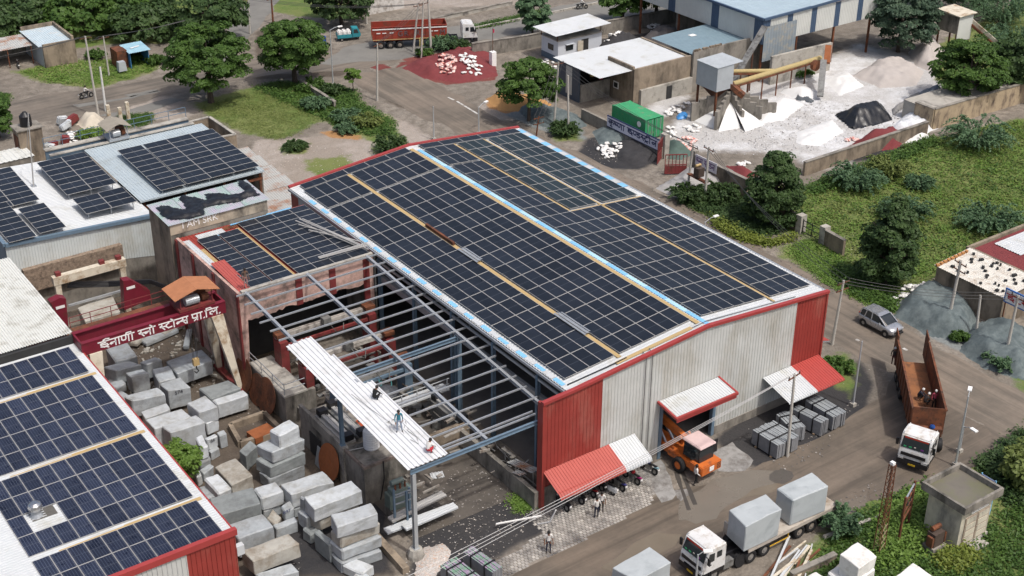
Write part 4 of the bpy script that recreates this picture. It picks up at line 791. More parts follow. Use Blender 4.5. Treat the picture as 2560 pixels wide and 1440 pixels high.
for dx,dy in ((-.25,-.2),(.25,-.2),(-.25,.2),(.25,.2)):mb.tube([(-29+dx,27.4+dy,8.2),(-29+dx*.6,27.4+dy*.6,3.1)],.02,4)
t=thing('hoist_block','crane hook block hanging on wire ropes below the maroon gantry','hook',(-29,27.4,2.4));part('rope',mb,M_WIRE,t,w=True,kind='stuff')
mb=MB();mb.box((-29,27.4,2.95),(.5,.35,.6));part('pulley_block',mb,M_TAN,t,w=True);mb=MB();mb.tube([(-29,27.4,2.65),(-29,27.4,2.3),(-28.85,27.4,2.05),(-29.05,27.4,1.9),(-29.2,27.4,2.1)],.06,6);part('hook',mb,M_DARK,t,w=True)
# block saw under its cream portal
sw=thing('block_saw','stone saw with cream portal frame and two maroon side housings','saw',(-31.5,42,0))
pz=5.9;x0,x1=-35.0,-28.3;yp=43.5
a=GY(143,708,yp);b=GY(305,668,yp);zz=(a.z+b.z)/2;x0,x1=a.x,b.x
for x in (x0,x1):mb=MB();mb.bb(x-.25,yp-.2,0,x+.25,yp+.3,zz);part('portal_leg',mb,M_CREAM,sw,w=True)
mb=MB();mb.bb(x0-.35,yp-.25,zz,x1+.35,yp+.35,zz+.75);part('portal_beam',mb,M_CREAM,sw,w=True)
for x in (x0+.2,(x0+x1)/2+1.2,x1-.2):mb=MB();mb.box((x,yp+.1,zz+.92),(.45,.45,.33));part('cap_block',mb,M_REDOX,sw,w=True)
mb=MB();mb.bar((x0+.3,yp-1.2,zz-1.7),(x1-.2,yp-1.2,zz-1.7),.18,.18);part('cross_shaft',mb,M_STEEL,sw,w=True)
def housing(xa,flip):
 ya,yb=40.2,44.2;pts=[(ya,.5),(yb-1.2,.5),(yb,1.3),(yb-.2,2.6),(yb-1.7,4.1),(ya,4.1)]
 mb=MB();mb.extr([(xa,y,z) for y,z in pts],(.55,0,0));o=part('side_housing',mb,M_MAROON,sw,w=True)
 return o
hw=[]
for px_,lab in (((310,680),0),((160,755),1)):
 pts=[(308,703),(326,700),(375,727),(376,747),(360,755),(312,776)] if lab==0 else [(126,757),(150,745),(165,747),(172,825),(165,830),(150,800)]
 yy=39.5 if lab==0 else 38.2
 P3=[GY(x,y,yy) for x,y in pts];mb=MB();mb.extr(P3[::-1],(0,.8,0));part('side_housing',mb,M_MAROON,sw,w=True)
 c=GY(327,719,yy-.02) if lab==0 else GY(151,768,yy-.02);mb=MB();mb.box(c,(.75,.02,.25));part('name_plate',mb,M_LETW,sw,w=True)
def stoneblock(c4,zt,h,m,name,label,seed,group,cut=None,cat='stone block'):
 rnd=random.Random(seed);c=sum((Vector((q[0],q[1],0)) for q in c4),Vector())/4;bm=bmesh.new()
 top=[bm.verts.new((q[0]-c.x,q[1]-c.y,h+rnd.uniform(-.09,.09))) for q in c4];bot=[bm.verts.new(((q[0]-c.x)*rnd.uniform(.97,1.03),(q[1]-c.y)*rnd.uniform(.97,1.03),0)) for q in c4]
 bm.faces.new(top);bm.faces.new(bot[::-1])
 for i in range(4):bm.faces.new((bot[i],bot[(i+1)%4],top[(i+1)%4],top[i]))
 bmesh.ops.recalc_face_normals(bm,faces=bm.faces)
 bmesh.ops.bevel(bm,geom=list(bm.edges),offset=rnd.uniform(.04,.11),segments=1,affect='EDGES')
 bmesh.ops.subdivide_edges(bm,edges=[e for e in bm.edges if e.calc_length()>.5],cuts=2,use_grid_fill=True)
 for v in bm.verts:
  n=mnoise.noise_vector(v.co*1.4+Vector((seed*3.7,0,0)));v.co+=n*.06
 me=bpy.data.meshes.new(name);bm.to_mesh(me);bm.free();me.materials.append(m)
 o=link(name,me, None,(c.x,c.y,zt-h)); return tag(o,label,cat,group)
q=[G(194,770,2.6),G(213,803,2.6),G(300,778,2.6),G(278,735,2.6)]
stoneblock([(v.x,v.y) for v in q],2.6,2.2,M_GRANITEB,'stone_block','rough block with saw grooves sitting in the stone saw behind the gantry',77,'granite blocks')
# open steel frame beside the shed (roof under construction)
def LZ2(y): return 7.35+(y+.6)*.0635
fr=thing('open_roof_structure','bare grey steel roof frame beside the shed, only its left edge sheeted','frame',(-19.5,0,0))
for x in (-25.0,-19.5,-13.9):
 mb=MB();a=Vector((x,-.6,LZ2(-.6)));b=Vector((x,25.5,LZ2(25.5)))
 mb.bar(a+V(0,0,.12),b+V(0,0,.12),.22,.025);mb.bar(a-V(0,0,.12),b-V(0,0,.12),.22,.025);mb.bar(a,b,.025,.22);part('rafter',mb,M_STEEL,fr,w=True)
rnd=random.Random(2)
for i in range(17):
 y=25.0-i*1.47;xr=-12.6 if i<12 else -13.2-(i-12)*.12;xl=-26.05+rnd.uniform(-.1,.1)
 if i in (13,14,15,16):xl=-25.9
 mb=MB();mb.bar((xl,y,LZ2(y)+.15),(xr,y,LZ2(y)+.15),.09,.13);part('purlin',mb,M_STEEL,fr,w=True)
for y in (.25,-.1):
 mb=MB();mb.bar((-25.9,y,LZ2(y)+.15),(-15.0,y,LZ2(y)+.15),.09,.13);part('purlin',mb,M_STEEL,fr,w=True)
mb=MB();a,b=V(-25.7,-.62,7.2),V(-15.2,-.62,7.2)
mb.bar(a+V(0,0,.14),b+V(0,0,.14),.18,.02);mb.bar(a-V(0,0,.14),b-V(0,0,.14),.18,.02);mb.bar(a,b,.02,.27);part('front_beam',mb,M_BLUESTEEL,fr,w=True)
mb=MB();a,b=V(-24.9,11.6,LZ2(11.6)-.4),V(-13.9,11.6,LZ2(11.6)-.4)
mb.bar(a+V(0,0,.14),b+V(0,0,.14),.18,.02);mb.bar(a-V(0,0,.14),b-V(0,0,.14),.18,.02);mb.bar(a,b,.02,.27);part('cross_beam',mb,M_BLUESTEEL,fr,w=True)
def hcol(x,y,z0,z1,par,m=M_BLUESTEEL,s=.2):
 mb=MB();mb.bb(x-s,y-s,z0,x+s,y-s+.03,z1);mb.bb(x-s,y+s-.03,z0,x+s,y+s,z1);mb.bb(x-.02,y-s+.03,z0,x+.02,y+s-.03,z1);part('column',mb,m,par,w=True)
 mb=MB();mb.box((x,y,z0+.02),(s*3,s*3,.05));part('base_plate',mb,m,par,w=True)
hcol(-25.5,-.65,.75,7.05,fr,M_LAMP,.14);hcol(-25.4,9.5,3.55,8.0,fr,M_BLUESTEEL,.13);hcol(-13.9,11.5,0,8.0,fr);
mb=MB();mb.lathe((-25.5,-.65,0),[(.62,0),(.6,.3),(.45,.75)],10);part('pedestal',mb,M_CONCL,fr,w=True)
mb=MB();mb.bar((-25.5,.6,4.5),(-14.4,.6,4.5),.05,.05);
SH='white roof sheets laid on the frame'
def roofsheet(x0,x1,y0,y1,dz,lab):
 mb=MB();mb.corr((x0,y0,0),(1,0,0),(0,y1-y0,(y1-y0)*.0635),x1-x0,.36,.075,n=(0,0,1));mb.corr((x0,y0,-.012),(1,0,0),(0,y1-y0,(y1-y0)*.0635),x1-x0,.36,.075,n=(0,0,1));z=LZ2(y0)+.22+dz
 single('roof_sheet',mb,mat('new_white_sheet',(0.60,0.61,0.62),.4,0,.05,.7,stain=(.48,.48,.47),stains=.35,sscale=.8),lab,'roof sheet',(0,0,z),0,SH)
roofsheet(-25.95,-24.85,-.75,16.6,0,'white ribbed roof sheet along the outermost left edge of the steel frame')
roofsheet(-24.85,-23.75,-.75,16.7,.012,'white ribbed roof sheet, middle of the three laid on the frame')
roofsheet(-23.75,-22.75,-.75,9.3,.024,'white ribbed roof sheet on the right, under the standing worker in blue')
roofsheet(-24.6,-23.5,4.4,13.6,.09,'loose white ribbed sheet lying on top of the laid roof sheets')
mb=MB();mb.tube([(-24.9,8.6,8.25),(-24.6,6.0,8.1),(-24.3,4.0,7.95),(-23.9,3.4,7.9),(-24.2,2.6,7.85),(-23.6,3.0,7.87),(-23.3,3.9,7.92),(-23.8,3.2,7.88),(-23.6,1.9,7.8),(-23.9,1.2,7.77),(-24.1,1.9,7.8)],.022,5)
single('cable',mb,mat('grey_cable',(.25,.25,.25),.6),'loose grey cable looped on the white roof sheets','cable',(-24,3,7.9),0, None,w=True)
mb=MB();mb.bb(-23.95,9.6,8.24,-23.7,10.4,8.34);single('steel_channel',mb,M_STEEL,'short dark steel channel lying on the loose white sheet','steel',(-23.8,10,8.25),0, None,w=True)
for i,(x,y,l,m) in enumerate(((-23.6,.9,5.2,M_WHITE),(-22.9,.4,4.4,M_WHITE),(-23.2,1.6,4.8,M_ALU))):
 mb=MB();mb.corr((-l/2,-.35,0),(0,1,0),(l,0,0),.7,.25,.04,n=(0,0,1));mb.corr((-l/2,-.35,-.1),(0,1,0),(l,0,0),.7,.25,.04,n=(0,0,1));mb.bar((-l/2,0,-.1),(l/2,0,-.1),.5,.06)
 single('spare_sheet',mb,m,['pale spare roof sheet on the ground below the front beam, longest','pale spare roof sheet on the ground, nearest the front column','grey spare roof sheet on the ground against the concrete room'][i],'roof sheet',(x,y+1.2,.7+.25*i),R(4*i-3),'spare sheets on the ground')
mb=MB();mb.corr((-.5,-.4,0),(1,0,0),(0,.8,0),1.0,.25,.04,n=(0,0,1));p=G(1093,1188,.05);single('spare_sheet',mb,M_WHITE,'small square offcut of white sheet on the dark ground','roof sheet',p,R(-20))
rm=thing('concrete_room','stained concrete pump room with a white water tank on its roof','building',(-23.8,7.8,0))
mb=MB();mb.bb(-25.45,6.3,0,-21.9,9.4,3.2);part('wall',mb,M_CONC,rm,w=True)
for a in ((-25.5,6.25,-21.85,6.45),(-25.5,6.45,-25.3,9.4),(-22.05,6.45,-21.85,9.4)):mb=MB();mb.bb(a[0],a[1],3.2,a[2],a[3],3.42);part('parapet',mb,mat('broken_parapet',(.22,.17,.14),.9,0,.25,2.0,stain=(.06,.05,.045),stains=.5),rm,w=True)
mb=MB();mb.tube([(-23.9,6.2,3.4),(-23.95,6.1,2.0),(-24.3,6.15,.2)],.05,6);part('drain_pipe',mb,M_BLKPLAST,rm,w=True)
wt=thing('water_tank','round white plastic water tank on the pump room roof','water tank',(-23.55,8.5,3.2))
pr=[(.56,0)]
for i in range(7):pr+=[(.60,.06+i*.2),(.60,.16+i*.2),(.575,.19+i*.2)]
pr+=[(.55,1.5),(.3,1.62),(.16,1.66)];mb=MB();mb.lathe((0,0,0),pr,20);part('tank',mb,mat('white_tank_plastic',(.66,.67,.67),.4,0,.04),wt)
mb=MB();mb.lathe((0,0,1.6),[(.15,0),(.15,.12),(.02,.14)],12);part('lid',mb,M_BLKPLAST,wt)
mb=MB();mb.tube([(-.6,0,.2),(-1.4,.3,.15),(-1.9,.3,.2)],.03,6);part('pipe',mb,M_ALU,wt)
pf=thing('machine_platform','raised concrete machine platform with a long grey side wall','platform',(-23,13,0))
mb=MB();mb.bb(-25.45,9.4,0,-21.0,16.2,2.7);part('base',mb,M_CONC,pf,w=True)
mb=MB();mb.bb(-25.5,9.45,2.7,-25.25,16.2,3.5);part('parapet',mb,M_CONC,pf,w=True)
mb=MB();mb.bb(-25.62,9.1,0,-25.15,9.75,3.55);part('pier',mb,M_CONCL,pf,w=True)
mb=MB();mb.bb(-25.55,12.9,.1,-25.47,14.6,2.0);part('hatch',mb,M_DARK,pf,w=True)
pl=thing('plinth_wall','old concrete plinth with pipe railings running on from the pink building','wall',(-24.6,23,0))
mb=MB();mb.bb(-25.3,19.0,0,-24.9,25.3,2.5);mb.bb(-24.9,19.0,0,-22.6,19.3,2.5);part('wall',mb,M_CONC,pl,w=True)
mb=MB();mb.bb(-25.35,19.0,2.5,-23.3,25.3,2.65);part('slab',mb,M_CONCL,pl,w=True)
for z in (3.1,3.6):mb=MB();mb.tube([(-25.2,25.3,z),(-25.2,19.2,z),(-23.4,19.2,z)],.04,5);part('railing',mb,M_STEEL,pl,w=True)
for y in (19.2,21.2,23.2):mb=MB();mb.bar((-25.2,y,2.6),(-25.2,y,3.65),.05);part('railing_post',mb,M_STEEL,pl,w=True)
for i,(px_,py_,r) in enumerate(((607,900,1.55),(632,940,1.35),(655,965,1.55))):
 yy=(25.6,23.2,21.6)[i];mb=MB();mb.cyl((0,0,0),(.05,0,0),r,30);mb.cyl((-.02,0,0),(.07,0,0),.3,14)
 o=single('saw_disc',mb,M_RUST,['big rusty saw disc leaning on the plinth, nearest the gantry leg','rusty saw disc leaning on the plinth, middle of three','rusty saw disc leaning on the plinth, nearest the camera'][i],'saw disc',(-25.85+.05*i,yy,r*.97));o.rotation_euler=(0,R(14),0);o['group']='saw discs leaning on walls'
mb=MB();mb.cyl((0,0,0),(.05,0,0),1.45,30);mb.cyl((-.03,0,0),(.07,0,0),.3,14);o=single('saw_disc',mb,mat('orange_rust',(.26,.085,.03),.8,0,.2,2.0),'bright rusty saw disc leaning on the grey platform wall','saw disc',(-25.95,10.9,1.4),0,'saw discs leaning on walls');o.rotation_euler=(0,R(14),0)
mb=MB();mb.cyl((0,0,0),(.06,0,0),.55,18);p=G(497,832,.5);o=single('cable_drum_flange',mb,M_CREAM,'small round wooden flange standing behind the gantry leg','disc',(p.x,p.y,.55));
mb=MB();mb.box((0,0,0),(.04,.9,1.6));o=single('leaning_board',mb,M_GRANITE,'narrow grey board leaning at the platform hatch','board',(-25.85,12.6,.8));o.rotation_euler=(0,R(12),0)
pit=thing('sludge_pit','rectangular concrete pit holding a rusty tray in the block yard','pit',(-27.5,18.5,0))
q=[G(575,1060,.5),G(600,1105,.5),G(705,1075,.5),G(660,1030,.5)]
for a,b in zip(q,q[1:]+q[:1]):mb=MB();mb.bar((a.x,a.y,.28),(b.x,b.y,.28),.35,.56);part('wall',mb,M_BRICKY,pit,w=True)
mb=MB();mb.box((-27.7,18.6,.35),(1.9,1.3,.5),R(6));part('rusty_tray',mb,mat('orange_rust',(.26,.085,.03)),pit,w=True)
mb=MB();mb.bb(-29.4,15.5,.0,-26.8,15.85,.35);
kb=thing('kerb_wall','low brown concrete kerb wall beside the front column','wall',(-26.5,1,0))
a,b=G(935,1330,.5),G(1015,1420,.5);mb=MB();mb.bar((a.x,a.y,.25),(b.x,b.y,.25),.5,.55);part('wall',mb,M_BRICKY,kb,w=True)
M_OILY=mat('oily_grey_metal',(.21,.21,.20),.5,.3,.2,2.0,stain=(.05,.045,.04),stains=.4)
M_CRMET=mat('dusty_cream_metal',(.42,.40,.36),.6,0,.15,1.5,stain=(.16,.14,.12),stains=.45)
def gangsaw(y,z,lab,x0,x1,mbeam,mred=M_REDOX):
 t=thing('gang_saw',lab,'machine',((x0+x1)/2,y,0))
 mb=MB();mb.bar((x0,y,z),(x1,y,z),.4,.35);part('main_beam',mb,mbeam,t,w=True)
 mb=MB();mb.bar((x0+.3,y-.75,z-.6),(x1-.3,y-.75,z-.6),.2,.25);part('lower_beam',mb,mred,t,w=True)
 for x in (x0+.3,x1-.3):
  mb=MB();mb.bb(x-.35,y-1.0,0,x+.35,y+.3,z-.15);part('end_post',mb,mred,t,w=True)
  mb=MB();mb.box((x,y-.3,z+.3),(.9,.8,.35));part('gearbox',mb,M_RUST,t,w=True)
 mb=MB();mb.bar((x0+.6,y-1.5,1.6),(x1-.6,y-1.5,1.6),.5,.12);part('slab_bed',mb,M_OILY,t,w=True)
 xm=(x0+x1)/2;mb=MB();mb.box((xm,y-.5,z+.4),(.7,.6,.6));mb.tube([(xm,y-.8,z+.4),(xm+.5,y-1.2,z-.5),(xm+1.2,y-1.1,z-.9),(xm+1.5,y-.7,z-.2)],.035,6);part('feed_motor',mb,M_OILY,t,w=True); return t
gangsaw(24.0,5.0,'long gang saw with red end posts just inside the broken pink wall',-23.4,-14.6,M_CRMET)
gangsaw(20.6,4.2,'long gang saw with dusty cream beam, second row from the pink wall',-23.0,-14.8,M_CRMET)
gangsaw(17.4,3.6,'grey gang saw, third row from the pink wall',-22.0,-15.2,M_OILY,M_BLUESTEEL)
tk=thing('covered_machine','machine wrapped in a dark tarpaulin under the middle rafter','machine',(-18.2,15.8,0))
cloth_pts=[(-19.4,14.9),(-17.0,14.9),(-17.0,16.8),(-19.4,16.8)]
mb=MB();mb.lathe((-18.2,15.8,0),[(1.5,0),(1.35,1.2),(1.2,2.2),(.5,2.6),(.05,2.7)],9);part('cover',mb,mat('grey_tarpaulin',(.06,.065,.075),.5,0,.25,2.0,bump=.6,bscale=2),tk,w=True)
ww=thing('inspection_walkway','white railed walkway beside the polishing line under the frame','walkway',(-17,13.4,0))
mb=MB();mb.bb(-21,13.0,2.2,-13.8,14.0,2.35);part('deck',mb,M_WHITE,ww,w=True)
for x in np.arange(-21,-13.7,1.4):mb=MB();mb.bar((x,13.05,2.3),(x,13.05,3.3),.06);part('post',mb,M_WHITE,ww,w=True)
for z in (2.8,3.3):mb=MB();mb.bar((-21,13.05,z),(-13.8,13.05,z),.05);part('handrail',mb,M_WHITE,ww,w=True)
for x in (-20.5,-14.5):mb=MB();mb.bb(x-.15,13.2,0,x+.15,13.8,2.2);part('support',mb,M_OILY,ww,w=True)
def polisher(x,y0,y1,z,lab,m=M_OILY):
 t=thing('polishing_machine',lab,'machine',(x,(y0+y1)/2,0));mb=MB();mb.bb(x-.5,y0,0,x+.5,y1,z);part('bed',mb,m,t,w=True)
 mb=MB();mb.bb(x-.25,y0+.2,z,x+.05,y1-.2,z+.25);mb.bb(x+.15,y0+.2,z,x+.22,y1-.2,z+.15);part('guide_rail',mb,M_ALU,t,w=True)
 mb=MB();mb.box((x,y0+.3,z+.3),(.7,.6,.5));part('end_cap',mb,M_BLKPLAST,t,w=True);mb=MB();mb.box((x,y1-.3,z+.3),(.7,.6,.5));part('end_cap',mb,M_BLKPLAST,t,w=True); return t
polisher(-15.2,8.8,13.0,2.0,'polishing machine with bright rails, right of the pit wall')
polisher(-23.2,10.2,15.4,3.0,'polishing machine with bright rails on the raised platform')
polisher(-24.3,10.4,15.0,2.9,'slim rail carriage on the raised platform beside the column',M_ALU)
mb=MB();mb.bb(-19.0,8.7,0,-14.8,9.0,2.0);mb.bb(-19.2,9.0,0,-18.9,13,2.0);single('pit_wall',mb,M_BRICKY,'tall brown wall of the settling pit under the frame','wall',(-17,9,0),0, None,w=True)
mb=MB();mb.bb(-15.7,-1.1,0,-15.35,8.6,1.5);single('low_wall',mb,M_CONC,'long stained low wall left of the red shed corner','wall',(-15.5,4,0),0, None,w=True)
rnd=random.Random(9)
mb=MB()
for k in range(60):
 a=Vector((rnd.uniform(-15.0,-13.4),rnd.uniform(-.5,9),.1));L_=rnd.uniform(.6,3);an=rnd.uniform(0,6.3);mb.bar(a,a+Vector((math.cos(an)*L_*.4,math.sin(an)*L_,rnd.uniform(.0,.5))),rnd.uniform(.03,.09))
single('scrap_pile',mb,M_ALU,'tangle of scrap pipes and strips behind the low wall','scrap',(-14.2,4,0),0, None,w=True,kind='stuff')
for i,(x,y,w_,h_) in enumerate(((-14.6,.2,1.0,2.6),(-15.3,-.2,.7,.9))):
 mb=MB();mb.corr((-w_/2,-h_/2,0),(1,0,0),(0,h_,0),w_,.25,.04,n=(0,0,1));o=single('loose_tin_sheet',mb,M_TIN,['long loose tin sheet resting on the low wall by the red corner','small loose tin sheet hanging on the low wall'][i],'sheet metal',(x,y+1.6,1.75-.1*i),R(8));o.rotation_euler=(R(-8),R(10),R(8))
mb=MB()
for k in range(60):
 x=rnd.uniform(-24.2,-14);y=rnd.uniform(9,24);mb.box((x,y,.3),(rnd.uniform(.3,1.2),rnd.uniform(.3,1.2),rnd.uniform(.4,1.4)),rnd.uniform(0,3))
single('machine_clutter',mb,M_OILY,'dark machine parts and crates scattered on the floor under the frame','clutter',(-19,16,0),0, None,w=True,kind='stuff')
mb=MB()
for k in range(120):
 x=rnd.uniform(-24.4,-13.6);y=rnd.uniform(3,24.5);an=rnd.choice((0,1.57))+rnd.uniform(-.15,.15);L_=rnd.uniform(.4,3.2);z=rnd.uniform(.1,2.2)
 mb.bar((x,y,z),(x+math.cos(an)*L_*.6,y+math.sin(an)*L_*.6,z+rnd.uniform(-.1,.1)),rnd.uniform(.06,.28),rnd.uniform(.05,.2))
single('stacked_sections',mb,mat('grimy_metal',(.24,.225,.20),.7,0,.4,1.5,stain=(.10,.07,.05),stains=.5,island=.5),'dusty pale beams and rails lying among the machines under the open roof','clutter',(-19,14,0),0, None,w=True,kind='stuff')
mb=MB();mb.bb(-24.8,1.0,.008,-13.2,25.2,.03);single('floor_slab',mb,mat('wet_concrete_floor',(.105,.092,.078),.5,0,.25,.8,stain=(.045,.04,.035),stains=.45,sscale=.4),'stained concrete floor under the open roof structure','floor',(-19,13,0),0, None,w=True,kind='structure')
br=thing('barrel','blue plastic barrel behind the platform','barrel',(-22.9,16.9,0));mb=MB();mb.lathe((0,0,0),[(.4,0),(.45,.3),(.45,.9),(.4,1.2),(.2,1.25)],14);part('body',mb,mat('blue_plastic',(.02,.09,.35),.4,0,.05),br)
mb=MB();mb.lathe((0,0,1.22),[(.1,0),(.1,.08),(.01,.09)],8);part('lid',mb,M_BLKPLAST,br)
mb=MB()
for i in range(5):
 r=.45-.05*i;mb.tube([(r*math.cos(a*.5),r*math.sin(a*.5),.05+.05*i) for a in range(14)],.035,5)
single('hose_coil',mb,mat('orange_hose',(.5,.09,.03),.5,0,.1),'orange hose coiled on the raised platform','hose',(-22.4,12.2,2.75))
mb=MB()
for i in range(3):
 x=-20.2+i*.9;mb.tube([(x,16.2,3.2),(x+.1,16.0,2.0),(x+.5,15.8,1.4),(x+1.0,15.9,2.0),(x+1.1,16.2,3.0)],.04,6)
single('hose',mb,mat('teal_hose',(.10,.32,.33),.5),'teal hoses looping under the frame beside the saws','hose',(-19.5,16,1.4),0, None,w=True,kind='stuff')
tf=thing('transformer','grey green oil transformer on a plinth beside the pump room','transformer',(-23.9,4.1,0))
mb=MB();mb.box((0,0,.4),(1.8,1.3,.8));part('plinth',mb,M_CONC,tf);M_TF=mat('grey_green_paint',(.16,.20,.18),.5,0,.1,2.0)
mb=MB();mb.box((0,0,1.6),(1.4,.8,1.6));part('tank',mb,M_TF,tf)
for sx in (-1,1):
 mb=MB()
 for k in range(6):mb.box((sx*.85,-.35+k*.14,1.55),(.3,.05,1.2))
 part('radiator',mb,M_TF,tf,kind='stuff')
mb=MB();mb.cyl((-.5,.3,2.7),(.5,.3,2.7),.22,12);part('conservator',mb,M_TF,tf)
for k in range(3):mb=MB();mb.lathe((-.4+k*.4,-.15,2.4),[(.1,0),(.05,.08),(.1,.14),(.05,.22),(.08,.3),(.02,.45)],8);part('bushing',mb,M_RUST,tf)
rk=thing('switch_frame','grey steel frame of uprights and crossbars in front of the transformer','frame',(-24.6,2.6,0))
for x,y in ((-25.2,2.6),(-24.3,2.4),(-23.9,2.7)):mb=MB();mb.bb(x-.07,y-.07,0,x+.07,y+.07,3.6 if x<-25 else 3.2);part('upright',mb,M_BLUESTEEL,rk,w=True)
for z in (2.3,2.9,3.1):mb=MB();mb.bar((-25.2,2.6,z),(-23.4,2.5,z),.08);part('crossbar',mb,M_STEEL,rk,w=True)
M_SLABE=mat('slab_edges',(.20,.205,.215),.7,0,.2,3.0);M_SLABT=mat('purple_green_slab_film',(.30,.22,.32),.6,0,.1,1.0,col2=(.16,.30,.20),cscale=1.6)
def slabs(c,rz,w,l,h,n,mtop,lab,group,edge=M_SLABE,upright=True):
 t=thing('slab_bundle',lab,'slab bundle',c,rz,group);rnd=random.Random(int(c[0]*97));me=MB();
 for i in range(n):
  x=-w/2+(i+.5)*w/n;dz=rnd.uniform(-.05,.03);dl=rnd.uniform(-.06,.06);mb=MB();mb.bb(x-w/n*.42,-l/2+dl,.12,x+w/n*.42,l/2+dl,h+dz,0)
  mb.add([(x-w/n*.42,-l/2+dl,h+dz+.002),(x+w/n*.42,-l/2+dl,h+dz+.002),(x+w/n*.42,l/2+dl,h+dz+.002),(x-w/n*.42,l/2+dl,h+dz+.002)],[(0,1,2,3)],1);part('slab',mb,[edge,mtop],t)
 for y in (-l*.22,l*.24):mb=MB();mb.bb(-w/2-.04,y-.05,.05,-w/2-.005,y+.05,h+.06);mb.bb(w/2+.005,y-.05,.05,w/2+.04,y+.05,h+.06);mb.bb(-w/2-.04,y-.05,h+.06,w/2+.04,y+.05,h+.1);part('strap',mb,M_BLKPLAST,t)
 for y in (-l*.3,l*.3):mb=MB();mb.bb(-w/2-.1,y-.08,0,w/2+.1,y+.08,.12);part('bearer',mb,M_WOOD,t)
 return t
def four(pts,z): return [G(x,y,z) for x,y in pts]
def slabs_px(L_,F_,R_,z,n,mtop,lab,group,edge=M_SLABE):
 a,b,c=G(*L_,z),G(*F_,z),G(*R_,z)
 u=(c-b);v=(a-b);ctr=(a+c)/2;rz=math.atan2(u.y,u.x);slabs((ctr.x,ctr.y,0),rz,u.length,v.length,z,n,mtop,lab,group,edge)
slabs_px((1107,1410),(1160,1470),(1200,1448),1.5,9,M_SLABT,'bundle of slabs with purple green film, left one at the bottom edge','filmed slab bundles')
slabs_px((1165,1375),(1225,1435),(1250,1420),1.5,8,M_SLABT,'bundle of slabs with purple green film, right one','filmed slab bundles')
M_SLABG=mat('grey_slab_tops',(.25,.27,.28),.6,0,.15,2.0)
GSB='grey slab bundles beside the shed'
for L_,F_,R_,lab in (((1890,1072),(1935,1118),(1988,1092),'bundle of grey slabs nearest the concrete lamp pole, leftmost of four'),((1930,1038),(1990,1070),(2025,1062),'bundle of grey slabs, second from the left, partly behind the pole'),((1983,1020),(2050,1060),(2068,1048),'bundle of grey slabs, third from the left beside the shed'),((2018,1000),(2080,1045),(2112,1030),'bundle of grey slabs farthest right, under the red canopy end')):
 slabs_px(L_,F_,R_,1.35,12,M_SLABG,lab,GSB)
mb=MB();mb.bar((-26.2,5.0,3.3),(-26.1,5.4,.3),.05);
# granite blocks in the yard
GBK='granite blocks'
mb=MB()
for k in range(4):mb.tube([(-33.5+k*.1,44.6,3.6+k*.12),(-30,43.8,3.0+k*.14),(-27,41.5,3.4+k*.1),(-25.7,37.0+k*.1,3.7+k*.1)],.09,6)
single('hose_bundle',mb,M_BLKPLAST,'bundle of black hoses running to the pink building behind the gantry','hose',(-29,42,3),0, None,w=True,kind='stuff')
for i,(px_,py_,l,w_,a_) in enumerate(((395,838,3.4,1.5,12),(430,822,2.6,1.1,20),(470,850,3.0,.5,60),(350,850,2.2,.7,40))):
 p=G(px_,py_,.3);mb=MB();mb.box((0,0,0),(l,w_,.35));o=link('stone_slab',bev(mb,'stone_slab',M_GRANITEB if i%2 else M_GRANITE,.05), None,(p.x,p.y,.3+.05*i),(0,0,R(a_)));tag(o,['wide pale slab lying behind the gantry sign','smaller buff slab lying beside the wide pale slab behind the gantry','long narrow slab on the mud behind the gantry hook','buff slab at the left behind the gantry sign'][i],'slab','slabs behind the gantry')
mb=MB();rnd=random.Random(31)
for k in range(150):
 p=G(rnd.uniform(280,560),rnd.uniform(800,990));mb.box((p.x,p.y,.08),(rnd.uniform(.1,.6),rnd.uniform(.08,.3),rnd.uniform(.06,.25)),rnd.uniform(0,3))
single('stone_debris',mb,M_GRANITEB,'small broken stones strewn between gantry and blocks','debris',(-32,30,0),0, None,w=True,kind='stuff')
def C6(x,y): return (180+x/2.275,840+y/2.275)
def C7(x,y): return (380+x/2.73,1040+y/2.73)
def C8(x,y): return (560+x/2.73,1140+y/2.73)
